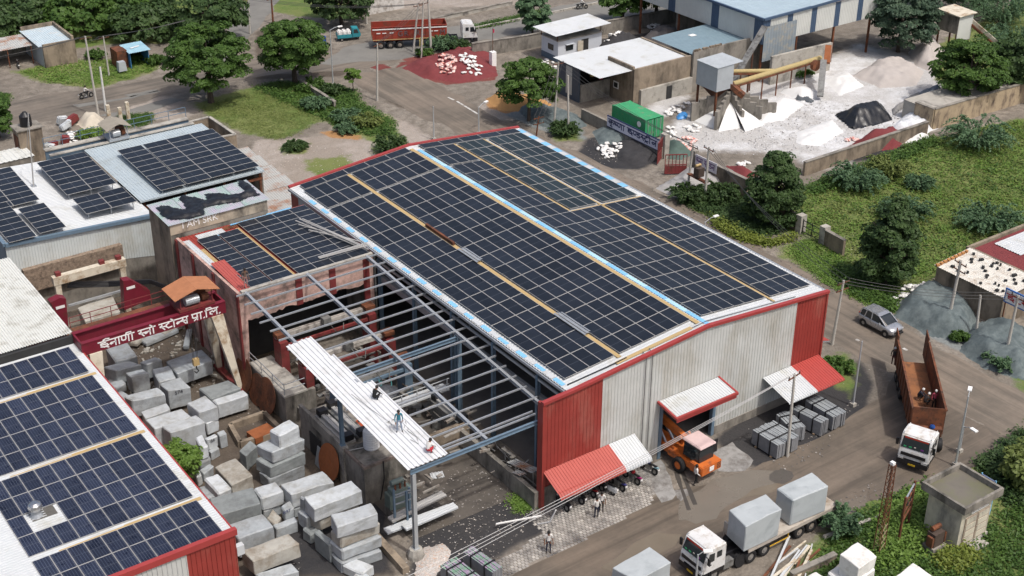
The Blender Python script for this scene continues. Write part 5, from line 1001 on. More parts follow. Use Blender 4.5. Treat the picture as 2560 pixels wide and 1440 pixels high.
BL=[(C6,(190,62),(245,147),(372,117),2.1,2.0,'g','grey block nearest the left end of the maroon gantry sign'),(C6,(178,180),(250,202),(395,157),1.9,1.3,'g','long grey block below the block at the gantry sign'),(C6,(182,260),(250,300),(310,262),.95,.9,'g','grey block half hidden at the bottom of the second stack by the shed gutter'),(C6,(302,205),(338,228),(437,207),2.0,1.7,'g','upright grey block with scratched numbers near the gantry'),(C6,(385,150),(425,164),(513,135),1.9,1.4,'g','grey block with three dark holes behind the upright block'),(C6,(455,190),(492,266),(592,236),1.8,1.6,'g','grey block between the holed block and the marked block'),(C6,(535,140),(597,212),(800,138),1.9,1.3,'g','grey block slung under the crane hook'),(C6,(495,270),(548,320),(672,285),2.1,1.7,'g','grey block marked 574 in black'),(C6,(293,337),(340,368),(533,325),2.5,1.6,'g','long speckled grey block next to the gutter, left of the marked block'),(C6,(250,330),(300,365),(320,330),1.0,.9,'g','small grey block at the gutter below the long speckled one'),(C6,(392,430),(415,472),(560,420),1.9,1.6,'w','whitish pitted block behind the two long pale blocks'),(C6,(415,475),(470,530),(680,462),2.3,1.9,'w','long pale block, left of the pair above the creeper'),(C6,(508,510),(560,552),(757,492),2.5,2.1,'w','long pale block, right of the pair, just above the creeper'),(C6,(652,377),(722,437),(828,402),2.9,1.2,'w','white cube shaped block perched over the numbered stack'),(C6,(720,300),(790,352),(962,296),1.8,1.4,'d','slate grey block with rough back near the gantry leg'),(C6,(795,360),(825,388),(1003,332),1.7,1.4,'w','long white block with a dark wet stain, nearest the gantry leg'),(C6,(752,487),(764,500),(832,472),1.75,1.1,'w','pale block under the white cube shaped block'),(C6,(752,575),(768,592),(830,567),1.7,1.0,'w','pale block marked 66, in the numbered stack'),(C6,(822,548),(838,572),(880,556),1.2,1.2,'g','small grey block right of the block marked 66'),(C6,(776,655),(790,668),(838,640),.7,.7,'g','grey block at the foot of the block marked 66'),(C6,(700,575),(735,645),(775,628),2.2,1.0,'w','narrow pale block beside the creeper, topmost of its stack'),(C6,(712,705),(728,722),(790,692),1.15,.85,'g','grey block beside the creeper, middle of its stack'),(C6,(725,765),(750,790),(806,745),.7,.7,'g','grey block beside the creeper, bottom of its stack'),(C6,(690,775),(712,805),(742,790),.9,.9,'w','pale block at the foot of the creeper'),(C7,(425,345),(545,477),(690,410),1.5,1.4,'b','wide buff block with a drilled front face'),(C7,(352,430),(450,525),(545,482),1.9,1.2,'w','white block with a wire sling, left of the wide buff block'),(C7,(392,560),(440,684),(742,604),2.3,1.8,'d','large slate grey block with sloping top in the middle of the yard'),(C7,(320,480),(378,560),(440,545),1.3,1.2,'g','grey block wedged left of the large slate block'),(C7,(690,490),(745,562),(900,512),2.1,1.2,'w','white block with a dark oval mark'),(C7,(745,628),(760,650),(880,600),.95,.9,'g','grey block under the white block with the oval mark'),(C7,(875,605),(906,652),(973,626),1.5,1.1,'g','grey block marked in blue, between the two long white blocks'),(C7,(780,690),(840,745),(885,690),.75,.7,'b','buff rough block in the gap below the blue marked block'),(C7,(510,745),(590,840),(832,753),2.1,1.7,'g','speckled grey block beside the red shed corner'),(C7,(825,745),(850,775),(995,720),.9,.9,'g','grey block behind the speckled block at the red corner'),(C7,(800,95),(868,142),(1006,70),4.15,1.15,'w','pale block, topmost of the four high stack'),(C7,(712,195),(818,258),(1042,160),3.05,.95,'g','grey block with chipped left end, second from top of the four high stack'),(C7,(708,290),(805,345),(1048,252),2.1,1.05,'d','slate block with slanting veins, third from top of the four high stack'),(C7,(730,380),(800,430),(1043,335),1.05,1.05,'g','grey block at the bottom of the four high stack'),(C7,(592,235),(640,272),(718,200),1.5,1.4,'d','dark block with splintered edge left of the four high stack'),(C8,(385,195),(460,268),(750,168),2.2,1.2,'w','long white block with brown patches on top'),(C8,(400,300),(470,360),(740,250),1.0,.95,'g','grey block under the long white block with brown patches'),(C8,(545,285),(617,357),(941,232),3.2,1.2,'w','long bright white block lying across the front stack'),(C8,(512,275),(545,300),(570,290),2.9,1.2,'g','small grey block at the left end of the bright white block'),(C8,(575,400),(655,432),(925,320),2.0,1.0,'b','buff block under the long bright white block'),(C8,(500,370),(562,422),(616,398),1.9,1.2,'g','grey block sticking out left below the bright white block'),(C8,(530,500),(590,540),(680,480),.95,.9,'d','dark grey block in the shade at the bottom of the front stack'),(C8,(610,515),(720,610),(760,590),1.6,1.6,'d','tall dark grey block on edge left of the nearest stack'),(C8,(730,400),(770,482),(1047,396),3.9,1.05,'w','white block with a notch, topmost of the nearest stack'),(C8,(722,495),(792,560),(1066,452),2.8,.95,'b','grimy buff block with rust spot, second of the nearest stack'),(C8,(718,575),(806,645),(1079,548),1.85,.95,'g','grey block with dark streak, third of the nearest stack'),(C8,(728,655),(802,735),(1077,640),.9,.9,'g','grey block at the bottom of the nearest stack'),(C8,(805,745),(940,800),(1027,750),.8,.75,'w','broken wedge shaped block on the ground before the nearest stack'),(C8,(880,810),(960,850),(1005,818),.55,.5,'w','low broken block at the bottom edge of the picture, below the wedge'),(C8,(122,650),(200,720),(517,597),2.1,1.15,'b','large buff block with drill marks next to the red shed corner'),(C8,(205,800),(262,850),(514,782),1.0,.95,'g','grey block under the large buff block at the picture bottom'),]
MM={'g':M_GRANITE,'w':M_GRANITEW,'b':M_GRANITEB,'d':M_GRANITED}
for i,(cf,L_,F_,R_,zt,h,k,lab) in enumerate(BL):
 a,b,c=G(*cf(*L_),zt),G(*cf(*F_),zt),G(*cf(*R_),zt);d=a+c-b
 stoneblock([(a.x,a.y),(b.x,b.y),(c.x,c.y),(d.x,d.y)],zt,h,MM[k],'stone_block',lab,i+1,GBK)
M_MARK=mat('black_paint_mark',(.02,.02,.03),.7)
def mark(txt,px_,py_,F_,R_,zt,size,m=M_MARK):
 b,c=G(*F_,zt),G(*R_,zt);u=(c-b).normalized();n=Vector((u.y,-u.x,0));d=ray(px_,py_);t_=(b-CAM).dot(n)/d.dot(n); return CAM+d*t_+n*.05,u,n
def blockmark(lab,txt,px_,py_,F_,R_,zt,size,m=M_MARK):
 o=next(q for q in bpy.data.objects if q.get('label')==lab);p,u,n=mark(txt,px_,py_,F_,R_,zt,size);PMAT[o.name]=Matrix.Translation(o.location)
 latin(txt,p,u,(0,0,1),size,.02,m,o,'painted_number')
blockmark('grey block marked 574 in black','574',*C6(606,318),C6(548,320),C6(672,285),2.1,.45)
blockmark('pale block marked 66, in the numbered stack','66',*C6(798,592),C6(768,592),C6(830,567),1.7,.4)
blockmark('grey block marked in blue, between the two long white blocks','897',*C7(918,650),C7(906,652),C7(973,626),1.5,.4,M_LETB)
# vehicles
WCACHE={}
def bpart(name,mb,mats,parent,off=.05,seg=2,label=None):
 o=link(name,bev(mb,name,mats,off,seg),parent)
 if label:o['label']=label
 return o
M_RIM=mat('grey_steel_rim',(.30,.29,.27),.5,.4,.15,3.0);M_RIMD=mat('dusty_rim',(.22,.19,.16),.8,0,.15,3.0)
def wheel(parent,loc,r,w,rim=None,name='wheel',axis=(0,1,0)):
 k=(round(r,3),round(w,3))
 if k not in WCACHE:
  mb=MB();prof=[(r*.58,-w/2),(r*.92,-w/2),(r,-w*.36),(r,w*.36),(r*.92,w/2),(r*.58,w/2)];n=24;vs=[];fs=[]
  for a in range(n):
   for q,y in prof:vs.append((q*math.cos(2*math.pi*a/n),y,q*math.sin(2*math.pi*a/n)))
  m=len(prof)
  for a in range(n):
   for j in range(m):fs.append((a*m+j,a*m+(j+1)%m,((a+1)%n)*m+(j+1)%m,((a+1)%n)*m+j))
  mb.add(vs,fs);ty=mb.mesh('tyre',M_BLACK, True)
  mb=MB();n=16
  for sgn in (-1,1):mb.cyl((0,sgn*w*.08,0),(0,sgn*w*.42,0),r*.57,n,r2=r*.5);mb.cyl((0,sgn*w*.42,0),(0,sgn*w*.5,0),r*.2,10)
  WCACHE[k]=(ty,mb)
 ty,rb=WCACHE[k];o=link(name,ty,parent,loc);kk=(k,(rim or M_RIM).name)
 if kk not in WCACHE:WCACHE[kk]=rb.mesh('rim',rim or M_RIM)
 link('rim',WCACHE[kk],o); return o
def cab(t,x0,paint,w=2.35,zb=.95,stickers=True,yellow=True):
 prof=[(0,zb),(-.02,1.55),(-.12,1.85),(-.42,2.78),(-.7,2.95),(-1.95,2.92),(-2.05,2.75),(-2.05,zb)]
 mb=MB();mb.extr([(x0+x,-w/2,z) for x,z in prof],(0,w,0));bpart('cab_body',mb,paint,t,.07)
 def slab(pts,n,th=.02):n=Vector(n).normalized()*th; return MB().extr([Vector(p) for p in pts],n)
 a,b=Vector((x0-.12,0,1.87)),Vector((x0-.40,0,2.70));nn=Vector((b.z-a.z,0,a.x-b.x)).normalized()
 mb=slab([a+V(0,-w*.45,0),a+V(0,w*.45,0),b+V(0,w*.42,0),b+V(0,-w*.42,0)],nn,.03);part('windscreen',mb,M_GLASS,t)
 for s in (-1,1):
  y=s*(w/2+.005)
  mb=slab([(x0-.28,y,1.85),(x0-.95,y,1.85),(x0-.95,y,2.5),(x0-.48,y,2.55)][::1],(0,s,0),.02);part('side_window',mb,M_GLASS,t)
  mb=slab([(x0-1.15,y,2.0),(x0-1.6,y,2.0),(x0-1.6,y,2.5),(x0-1.15,y,2.5)],(0,s,0),.02);part('side_window',mb,M_GLASS,t)
  mb=MB();mb.box((x0-.25,s*(w/2+.22),2.15),(.12,.2,.55));mb.box((x0-.2,s*(w/2+.1),2.45),(.05,.3,.04));part('mirror',mb,M_BLKPLAST,t)
  mb=MB();mb.box((x0+.03,s*w*.38,1.02),(.06,.42,.18));part('headlight',mb,mat('headlamp',(.55,.55,.55),.15,.2,0),t)
  mb=MB();mb.bb(x0-.75,s*(w/2-.25)-.25,.72,x0-1.85 if s else 0,s*(w/2-.25)+.25,1.0);part('mudguard',mb,M_BLKPLAST,t)
  mb=MB();mb.box((x0-.62,s*(w/2+.02),1.6),(.18,.03,.05));part('door_handle',mb,M_BLKPLAST,t)
 mb=MB();mb.bb(x0-.5,-w/2-.02,.45,x0+.08,w/2+.02,.93);bpart('bumper',mb,M_BLKPLAST,t,.05)
 mb=MB();mb.box((x0+.02,0,1.4),(.06,w*.8,.25));part('grille',mb,M_BLKPLAST,t)
 mb=MB();mb.add([(x0+.03,-.75,1.72),(x0+.03,.75,1.72),(x0+.055,.6,1.6),(x0+.055,-.6,1.6)],[(0,1,2,3)]);part('grille_bar',mb,paint,t)
 mb=MB();mb.box((x0+.095,.0,.62),(.02,.55,.14));part('number_plate',mb,mat('yellow_plate',(.55,.36,.02),.5),t)
 mb=MB();mb.bar((x0-.5,-w*.44,2.93),(x0-1.9,-w*.44,2.96),.05,.05);mb.bar((x0-.5,w*.44,2.93),(x0-1.9,w*.44,2.96),.05,.05);part('roof_rail',mb,paint,t)
def axle(t,x,r=.52,w=.3,track=1.95,dual=False,rim=None):
 for s in (-1,1):
  wheel(t,(x,s*track/2,r),r,w if not dual else w*1.75,rim)
M_BED=mat('dusty_flatbed',(.40,.36,.31),.85,0,.12,1.5,stain=(.22,.17,.12),stains=.4)
tk=thing('flatbed_truck','white cab flatbed lorry carrying two large granite blocks','truck',(-5,-13.2,0),math.pi)
cab(tk,6.45,M_WPAINT)
mb=MB();mb.bb(-5.8,-.45,.8,6.0,-.3,1.05);mb.bb(-5.8,.3,.8,6.0,.45,1.05);mb.bb(1.0,-.9,.75,4.6,.9,.8);part('chassis',mb,M_BLKPLAST,tk)
mb=MB();mb.bb(-6.4,-1.22,1.2,2.35,1.22,1.36);part('deck',mb,M_BED,tk)
mb=MB();mb.bb(2.3,-1.22,1.36,2.42,1.22,2.25);part('headboard',mb,M_BED,tk)
for s in (-1,1):
 mb=MB();mb.bb(-6.4,s*1.2,1.05,2.35,s*1.26,1.34);part('side_rail',mb,M_BED,tk)
 mb=MB();mb.bar((-1.6,s*1.15,.55),(.6,s*1.15,.55),.06);mb.bar((-1.6,s*1.15,.55),(-1.6,s*1.15,1.1),.06);mb.bar((.6,s*1.15,.55),(.6,s*1.15,1.1),.06);part('side_guard',mb,mat('yellow_paint',(.5,.3,.03),.5),tk)
 mb=MB();mb.box((4.0 if s>0 else 3.6,s*.85,.75),(.9,.5,.55));part('fuel_tank',mb,M_OILY,tk)
mb=MB();mb.cyl((2.9,1.1,.55),(2.9,.8,.5),.5,18);part('spare_tyre',mb,M_BLACK,tk)
axle(tk,5.3);axle(tk,2.0,dual=True);axle(tk,.7,dual=True)
for x in (-2.7,-3.9,-5.25):axle(tk,x,dual=True,rim=M_RIMD)
for i,px4 in enumerate((((1822,1272),(1865,1315),(1955,1273),(1915,1233)),((1942,1218),(1982,1250),(2072,1212),(2030,1178)))):
 q=[G(x,y,3.65) for x,y in px4];stoneblock([(v.x,v.y) for v in q],3.65,2.27,mat('fresh_cut_granite',(.37,.40,.41),.7,0,.07,1.0,stain=(.29,.32,.33),stains=.3,sscale=.6,bump=.12,bscale=9),'stone_block',['granite block on the flatbed lorry, just behind the cab','granite block at the rear of the flatbed lorry'][i],200+i,'granite blocks')
q=[G(x,y,2.0) for x,y in ((1530,1420),(1590,1455),(1677,1410),(1625,1368))];stoneblock([(v.x,v.y) for v in q],2.1,2.1,MATS['fresh_cut_granite'],'stone_block','granite block on the road cut off by the picture bottom, left of the flatbed lorry',210,'granite blocks')
def tipper(name,label,loc,rz,body,inner,cabturn=0.0,length=9.6,rim=M_RIMD,doors=True,cabx=0.0,h=1.75):
 t=thing(name,label,'truck',loc,rz);L2=length
 mb=MB();mb.bb(-L2,-1.2,1.2,0,1.2,1.32);part('floor',mb,inner,t)
 for s in (-1,1):
  mb=MB();mb.bb(-L2,s*1.2,1.2,0,s*1.26,1.32+h);part('side_panel',mb,body,t)
  for x in np.arange(-L2+.4,-.1,1.15):mb=MB();mb.bb(x,s*1.262,1.2,x+.1,s*1.33,1.3+h);part('stake',mb,body,t)
  mb=MB();mb.bb(-L2,s*1.18,1.32+h,0,s*1.34,1.4+h);part('top_rail',mb,body,t)
 mb=MB();mb.bb(-.06,-1.2,1.2,0,1.2,1.5+h);part('headboard',mb,body,t)
 mb=MB();mb.bb(-L2+.2,-.45,.8,1.6,-.3,1.15);mb.bb(-L2+.2,.3,.8,1.6,.45,1.15);part('chassis',mb,M_BLKPLAST,t)
 for x in (-L2+1.1,-L2+2.4,-L2+3.7):axle(t,x,dual=True,rim=rim)
 axle(t,-.9,dual=True,rim=rim);axle(t,.4,dual=True,rim=rim)
 return t
dm=tipper('tipper_truck','rusty open tipper lorry with white cab turning on the junction',(13.9,-11.9,0),math.atan2(-.73,-.68),M_RUST,mat('worn_rusty_bed',(.26,.11,.045),.75,0,.2,1.0,stain=(.10,.05,.03),stains=.4,sscale=.8),h=2.0,length=10.4)
for s in (-1,1):
 mb=MB();mb.bb(-10.4-1.5,s*1.22-.04,1.25,-10.4,s*1.22+.04,3.7) if s>0 else mb.bb(-10.4-1.5,-1.26,1.25,-10.4,-1.18,3.7);part('rear_door',mb,M_RUST,dm)
mb=MB();mb.bb(.0,-1.1,1.25,.5,1.1,1.9);part('tool_tray',mb,M_RUST,dm)
_e=bpy.data.objects.new('tractor_unit', None);COL.objects.link(_e);_e.parent=dm;_e.location=(.6,0,0);_e.rotation_euler=(0,0,R(-25));cab(_e,3.3,M_WPAINT)
axle(_e,2.15);mb=MB();mb.bb(-.2,-.45,.8,3.0,-.3,1.05);mb.bb(-.2,.3,.8,3.0,.45,1.05);part('tractor_chassis',mb,M_BLKPLAST,_e)
for ch in list(_e.children):
 m_=Matrix.Translation(_e.location)@Matrix.Rotation(R(-25),4,'Z')@ch.matrix_local;ch.parent=dm;ch.matrix_local=m_
bpy.data.objects.remove(_e)
def dress(t,M,garland=True):
 for i,(y,z,s_,c) in enumerate(((.55,2.0,.22,(.16,.03,.2)),(.0,2.05,.14,(.55,.5,.45)),(-.35,1.98,.22,(.03,.32,.12)),(-.75,1.97,.2,(.04,.34,.14)),(0,2.62,0,(.42,.04,.02)))):
  mb=MB();x=3.3-.12-(z-1.87)*.34+.035
  if s_:mb.box((x,y,z),(.02,s_,s_*.8))
  else:mb.box((x,0,z),(.02,1.8,.16))
  mb.v=[tuple(M@Vector(v)) for v in mb.v];part('windscreen_ornament',mb,mat('ornament_%d'%i,c,.6),t)
dress(dm,Matrix.Translation((.6,0,0))@Matrix.Rotation(R(-25),4,'Z'));dress(tk,Matrix.Translation((3.15,0,0)))
tp=tipper('tipper_truck','long red tipper lorry with white cab parked on the far road',(36.3,90.9,0),math.atan2(-.43,.9),mat('red_tipper_paint',(.26,.035,.02),.6,0,.15,1.0,stain=(.15,.05,.03),stains=.4,sscale=.8),M_RUST,length=10.2)
cab(tp,4.2,M_WPAINT);axle(tp,3.0)
mb=MB();mb.bb(-.0,-1.345,1.25+.05,-10.2,-1.335,1.42);part('kick_strip',mb,M_TAN,tp);mb=MB();mb.bb(0,-1.345,2.75,-10.2,-1.335,2.9);part('white_stripe',mb,M_LETW,tp)
PMAT[tp.name]=Matrix.Translation(tp.location)@Matrix.Rotation(math.atan2(-.43,.9),4,'Z')
for k,(ch,x) in enumerate((('G',-6.4),('R',-5.6),('R',-4.0),('L',-3.3),('M',-.6))):
 q=PMAT[tp.name]@Vector((x,-1.34,2.1));u=PMAT[tp.name].to_3x3()@Vector((1,0,0));latin(ch,q,u,(0,0,1),1.0,.015,mat('black_white_letter',(.10,.10,.11),.6,0,0),tp,'painted_letter')
for x in (-9.4,-8.6,-7.6,-2.2,-1.5):q=MB().box((x,-1.345,2.3),(.55,.012,.12));part('painted_dash',q,M_LETW,tp)
def loft(secs,close=True):
 mb=MB();n=len(secs[0]);vs=[p for s in secs for p in s];fs=[]
 for i in range(len(secs)-1):
  for k in range(n):a,b=i*n+k,i*n+(k+1)%n;fs.append((a,b,b+n,a+n))
 if close:fs.append(tuple(range(n-1,-1,-1)));fs.append(tuple((len(secs)-1)*n+k for k in range(n)))
 return mb.add(vs,fs)
sv=thing('suv','silver compact SUV driving along the road beside the gravel heap','car',(25.1,2.45,0),R(-90))
M_SILVER=mat('silver_paint',(.42,.43,.45),.28,.6,.03,1.0,coat=.6)
def bsec(x,hw,zb,zs,zt,tuck=.04):
 return [(x,-hw+.1,zb),(x,-hw,zb+.18),(x,-hw-.02,zs-.1),(x,-hw+tuck,zs),(x,-hw*.55,zt),(x,hw*.55,zt),(x,hw-tuck,zs),(x,hw+.02,zs-.1),(x,hw,zb+.18),(x,hw-.1,zb)]
mb=loft([bsec(-2.0,.72,.42,.95,1.02),bsec(-1.9,.82,.32,1.0,1.06),bsec(-1.2,.88,.26,1.02,1.08),bsec(0,.88,.24,1.0,1.05),bsec(.9,.88,.26,.98,1.06),bsec(1.55,.85,.28,.92,1.0),bsec(1.88,.76,.34,.84,.9),bsec(1.98,.62,.42,.72,.76)]);o=part('body',mb,M_SILVER,sv,smooth=True)
def gsec(x,hw,zb,zt): return [(x,-hw,zb),(x,-hw*.84,zt-.04),(x,-hw*.7,zt),(x,hw*.7,zt),(x,hw*.84,zt-.04),(x,hw,zb)]
mb=loft([gsec(-1.82,.78,1.02,1.3),gsec(-1.62,.84,1.02,1.56),gsec(-1.0,.86,1.04,1.66),gsec(-.1,.86,1.03,1.66),gsec(.45,.84,1.02,1.5),gsec(1.15,.76,1.0,1.06)]);part('cabin_glass',mb,M_GLASS,sv,smooth=False)
mb=MB();S=[(-1.66,.70,1.57),(-1.0,.72,1.672),(-.1,.72,1.672),(.3,.7,1.585)]
mb.add([(x,-h,z) for x,h,z in S]+[(x,h,z) for x,h,z in S]+[(x,-h,z-.05) for x,h,z in S]+[(x,h,z-.05) for x,h,z in S],[(i,i+1,i+5,i+4) for i in range(3)]+[(i+8,i,i+1,i+9)[::-1] for i in range(3)]+[(i+4,i+5,i+13,i+12) for i in range(3)]);part('roof',mb,M_SILVER,sv)
for s in (-1,1):
 for a,b in (((-1.66,.71,1.56),(-1.80,.8,1.03)),((.3,.70,1.58),(1.15,.77,1.02)),((-.45,.735,1.65),(-.4,.875,1.03)),((-1.1,.73,1.64),(-1.2,.87,1.03))):mb=MB();mb.bar((a[0],s*a[1],a[2]),(b[0],s*b[1],b[2]),.09,.06);part('pillar',mb,M_SILVER,sv)
 mb=MB();mb.box((.62,s*1.0,1.1),(.14,.2,.12));part('wing_mirror',mb,M_SILVER,sv)
 mb=MB();mb.box((1.83,s*.6,.78),(.2,.28,.12));part('headlight',mb,MATS['headlamp'],sv);mb=MB();mb.box((-1.93,s*.66,.95),(.1,.18,.25));part('tail_light',mb,mat('red_lens',(.3,.01,.01),.3),sv)
 mb=MB();mb.bar((-1.5,s*.6,1.66),(.1,s*.6,1.72),.04,.04);part('roof_rail',mb,M_STEEL,sv)
 for x in (-.75,.25):mb=MB();mb.box((x,s*.905,.92),(.18,.02,.04));part('door_handle',mb,M_SILVER,sv)
 for x in (-1.25,1.27):
  mb=MB();mb.cyl((x,s*.62,.34),(x,s*.892,.34),.40,20);part('wheel_arch',mb,M_BLKPLAST,sv);wheel(sv,(x,s*.80,.33),.33,.22)
 mb=MB();mb.bb(-.85,s*.86-.03,.24,.85,s*.86+.03,.38);part('sill',mb,M_BLKPLAST,sv)
mb=MB();mb.box((1.95,0,.6),(.1,1.0,.2));part('grille',mb,M_BLKPLAST,sv);mb=MB();mb.box((1.93,0,.36),(.16,1.4,.14));part('bumper',mb,M_BLKPLAST,sv);mb=MB();mb.cyl((-2.0,0,.85),(-2.16,0,.85),.34,18);part('spare_wheel',mb,M_BLACK,sv)
def rick(label,loc,rz,col,load=True):
 t=thing('cargo_rickshaw',label,'rickshaw',loc,rz,'cargo rickshaws');m=mat(label[:12],col,.5,0,.1)
 prof=[(.5,.45),(1.55,.45),(1.75,.8),(1.35,1.75),(.5,1.8)];mb=MB();mb.extr([(x,-.6,z) for x,z in prof],(0,1.2,0));bpart('cab',mb,m,t,.06)
 mb=MB();mb.extr([(.7,-.615,1.05),(1.4,-.615,1.05),(1.2,-.615,1.6),(.7,-.615,1.6)],(0,.01,0));part('side_opening',mb,M_DARK,t)
 mb=MB();mb.add([(1.66,-.5,1.02),(1.66,.5,1.02),(1.41,.45,1.65),(1.41,-.45,1.65)],[(0,1,2,3)]);part('windscreen',mb,M_GLASS,t)
 mb=MB();mb.bb(-1.6,-.7,.5,.45,.7,.58);mb.bb(-1.6,-.7,.58,.45,-.66,1.0);mb.bb(-1.6,.66,.58,.45,.7,1.0);mb.bb(-1.6,-.66,.58,-1.56,.66,1.0);part('cargo_box',mb,m,t)
 if load:
  for i in range(3):
   for j in range(2):mb=MB();mb.box((-1.2+i*.62,-.3+j*.6,1.05),(.58,.56,.85));bpart('sack',mb,M_BAG,t,.12)
 for s in (-1,1):wheel(t,(-1.0,s*.6,.25),.25,.14)
 wheel(t,(1.3,0,.25),.25,.14); return t
rick('teal three wheeled cargo rickshaw loaded with white sacks behind the red tipper',(25.9,99.9,0),math.atan2(-.3,.9),(.03,.22,.26))
p=G(805,128);rick('blue three wheeler half hidden by the road tree left of the lamp',(p.x,p.y,0),R(60),(.03,.07,.25), False)
yc=thing('mobile_crane','orange pick and carry crane with pale cabin roof backing out of the shed door','crane',(-2.9,-3.9,0),R(93))
M_ORNG=mat('orange_machine_paint',(.52,.13,.025),.5,0,.12,1.5,stain=(.22,.07,.03),stains=.3)
mb=MB();mb.bb(-1.9,-1.05,.75,-.6,1.05,1.55);bpart('counterweight',mb,M_ORNG,yc,.06);mb=MB();mb.bb(-.6,-.9,.7,1.9,.9,1.25);bpart('rear_body',mb,M_ORNG,yc,.05)
mb=MB();mb.box((-1.91,0,1.15),(.02,.45,.4));part('badge_plate',mb,M_LETW,yc)
for k in range(4):mb=MB();mb.box((-1.91,-.75,.95+k*.14),(.02,.4,.05));part('vent_slot',mb,M_DARK,yc)
mb=MB();mb.hexa([(-1.3,-.75,1.5),(.4,-.75,1.5),(.4,.75,1.5),(-1.3,.75,1.5)],[(-1.2,-.7,2.8),(.3,-.7,2.8),(.3,.7,2.8),(-1.2,.7,2.8)]);part('cabin_glass',mb,M_GLASS,yc)
mb=MB();mb.hexa([(-1.45,-.85,2.8),(.55,-.85,2.8),(.55,.85,2.8),(-1.45,.85,2.8)],[(-1.35,-.78,2.95),(.45,-.78,3.0),(.45,.78,3.0),(-1.35,.78,2.95)]);bpart('cabin_roof',mb,mat('faded_pink_roof',(.56,.42,.40),.6,0,.08),yc,.05)
for sx,sy in ((-1.25,-.72),(-1.25,.72),(.35,-.72),(.35,.72)):mb=MB();mb.bar((sx,sy,1.5),(sx*.93,sy*.95,2.82),.08);part('cabin_post',mb,M_BLKPLAST,yc)
mb=MB();mb.box((-.9,-1.15,2.1),(.06,.7,1.1));part('open_door',mb,M_BLKPLAST,yc)
mb=MB();mb.bar((.6,0,2.2),(6.0,0,3.3),.42,.5);part('boom',mb,M_ORNG,yc);mb=MB();mb.bar((6.0,0,3.3),(8.6,0,3.9),.3,.36);part('inner_boom',mb,M_ORNG,yc)
mb=MB();mb.bb(1.9,-.7,.7,5.2,.7,1.2);part('front_frame',mb,M_ORNG,yc)
for s in (-1,1):
 mb=MB();mb.bar((2.0,s*.6,1.2),(1.0,s*.45,2.6),.18,.25);part('boom_support',mb,M_ORNG,yc);mb=MB();mb.bar((2.6,s*.38,1.2),(4.2,s*.3,2.9),.14);part('lift_ram',mb,M_STEEL,yc)
 wheel(yc,(.45,s*1.05,.62),.62,.42,M_ORNG);wheel(yc,(4.2,s*1.0,.62),.62,.42,M_ORNG)
ld=thing('loader','orange loader standing inside the shed behind the open eave','loader',(-10.4,1.9,0),R(60))
mb=MB();mb.bb(-1.8,-1,.6,1.8,1,1.9);bpart('body',mb,M_ORNG,ld,.08);mb=MB();mb.bb(-.7,-.8,1.9,.7,.8,3.3);bpart('cabin',mb,M_ORNG,ld,.08)
mb=MB();mb.bb(1.9,-1.2,.3,2.9,1.2,1.3);part('bucket',mb,M_ORNG,ld)
for sx in (-1.1,1.1):
 for s in (-1,1):wheel(ld,(sx,s*1.05,.65),.65,.4,M_ORNG)
M_CHROME=mat('chrome',(.55,.55,.55),.2,.9,0)
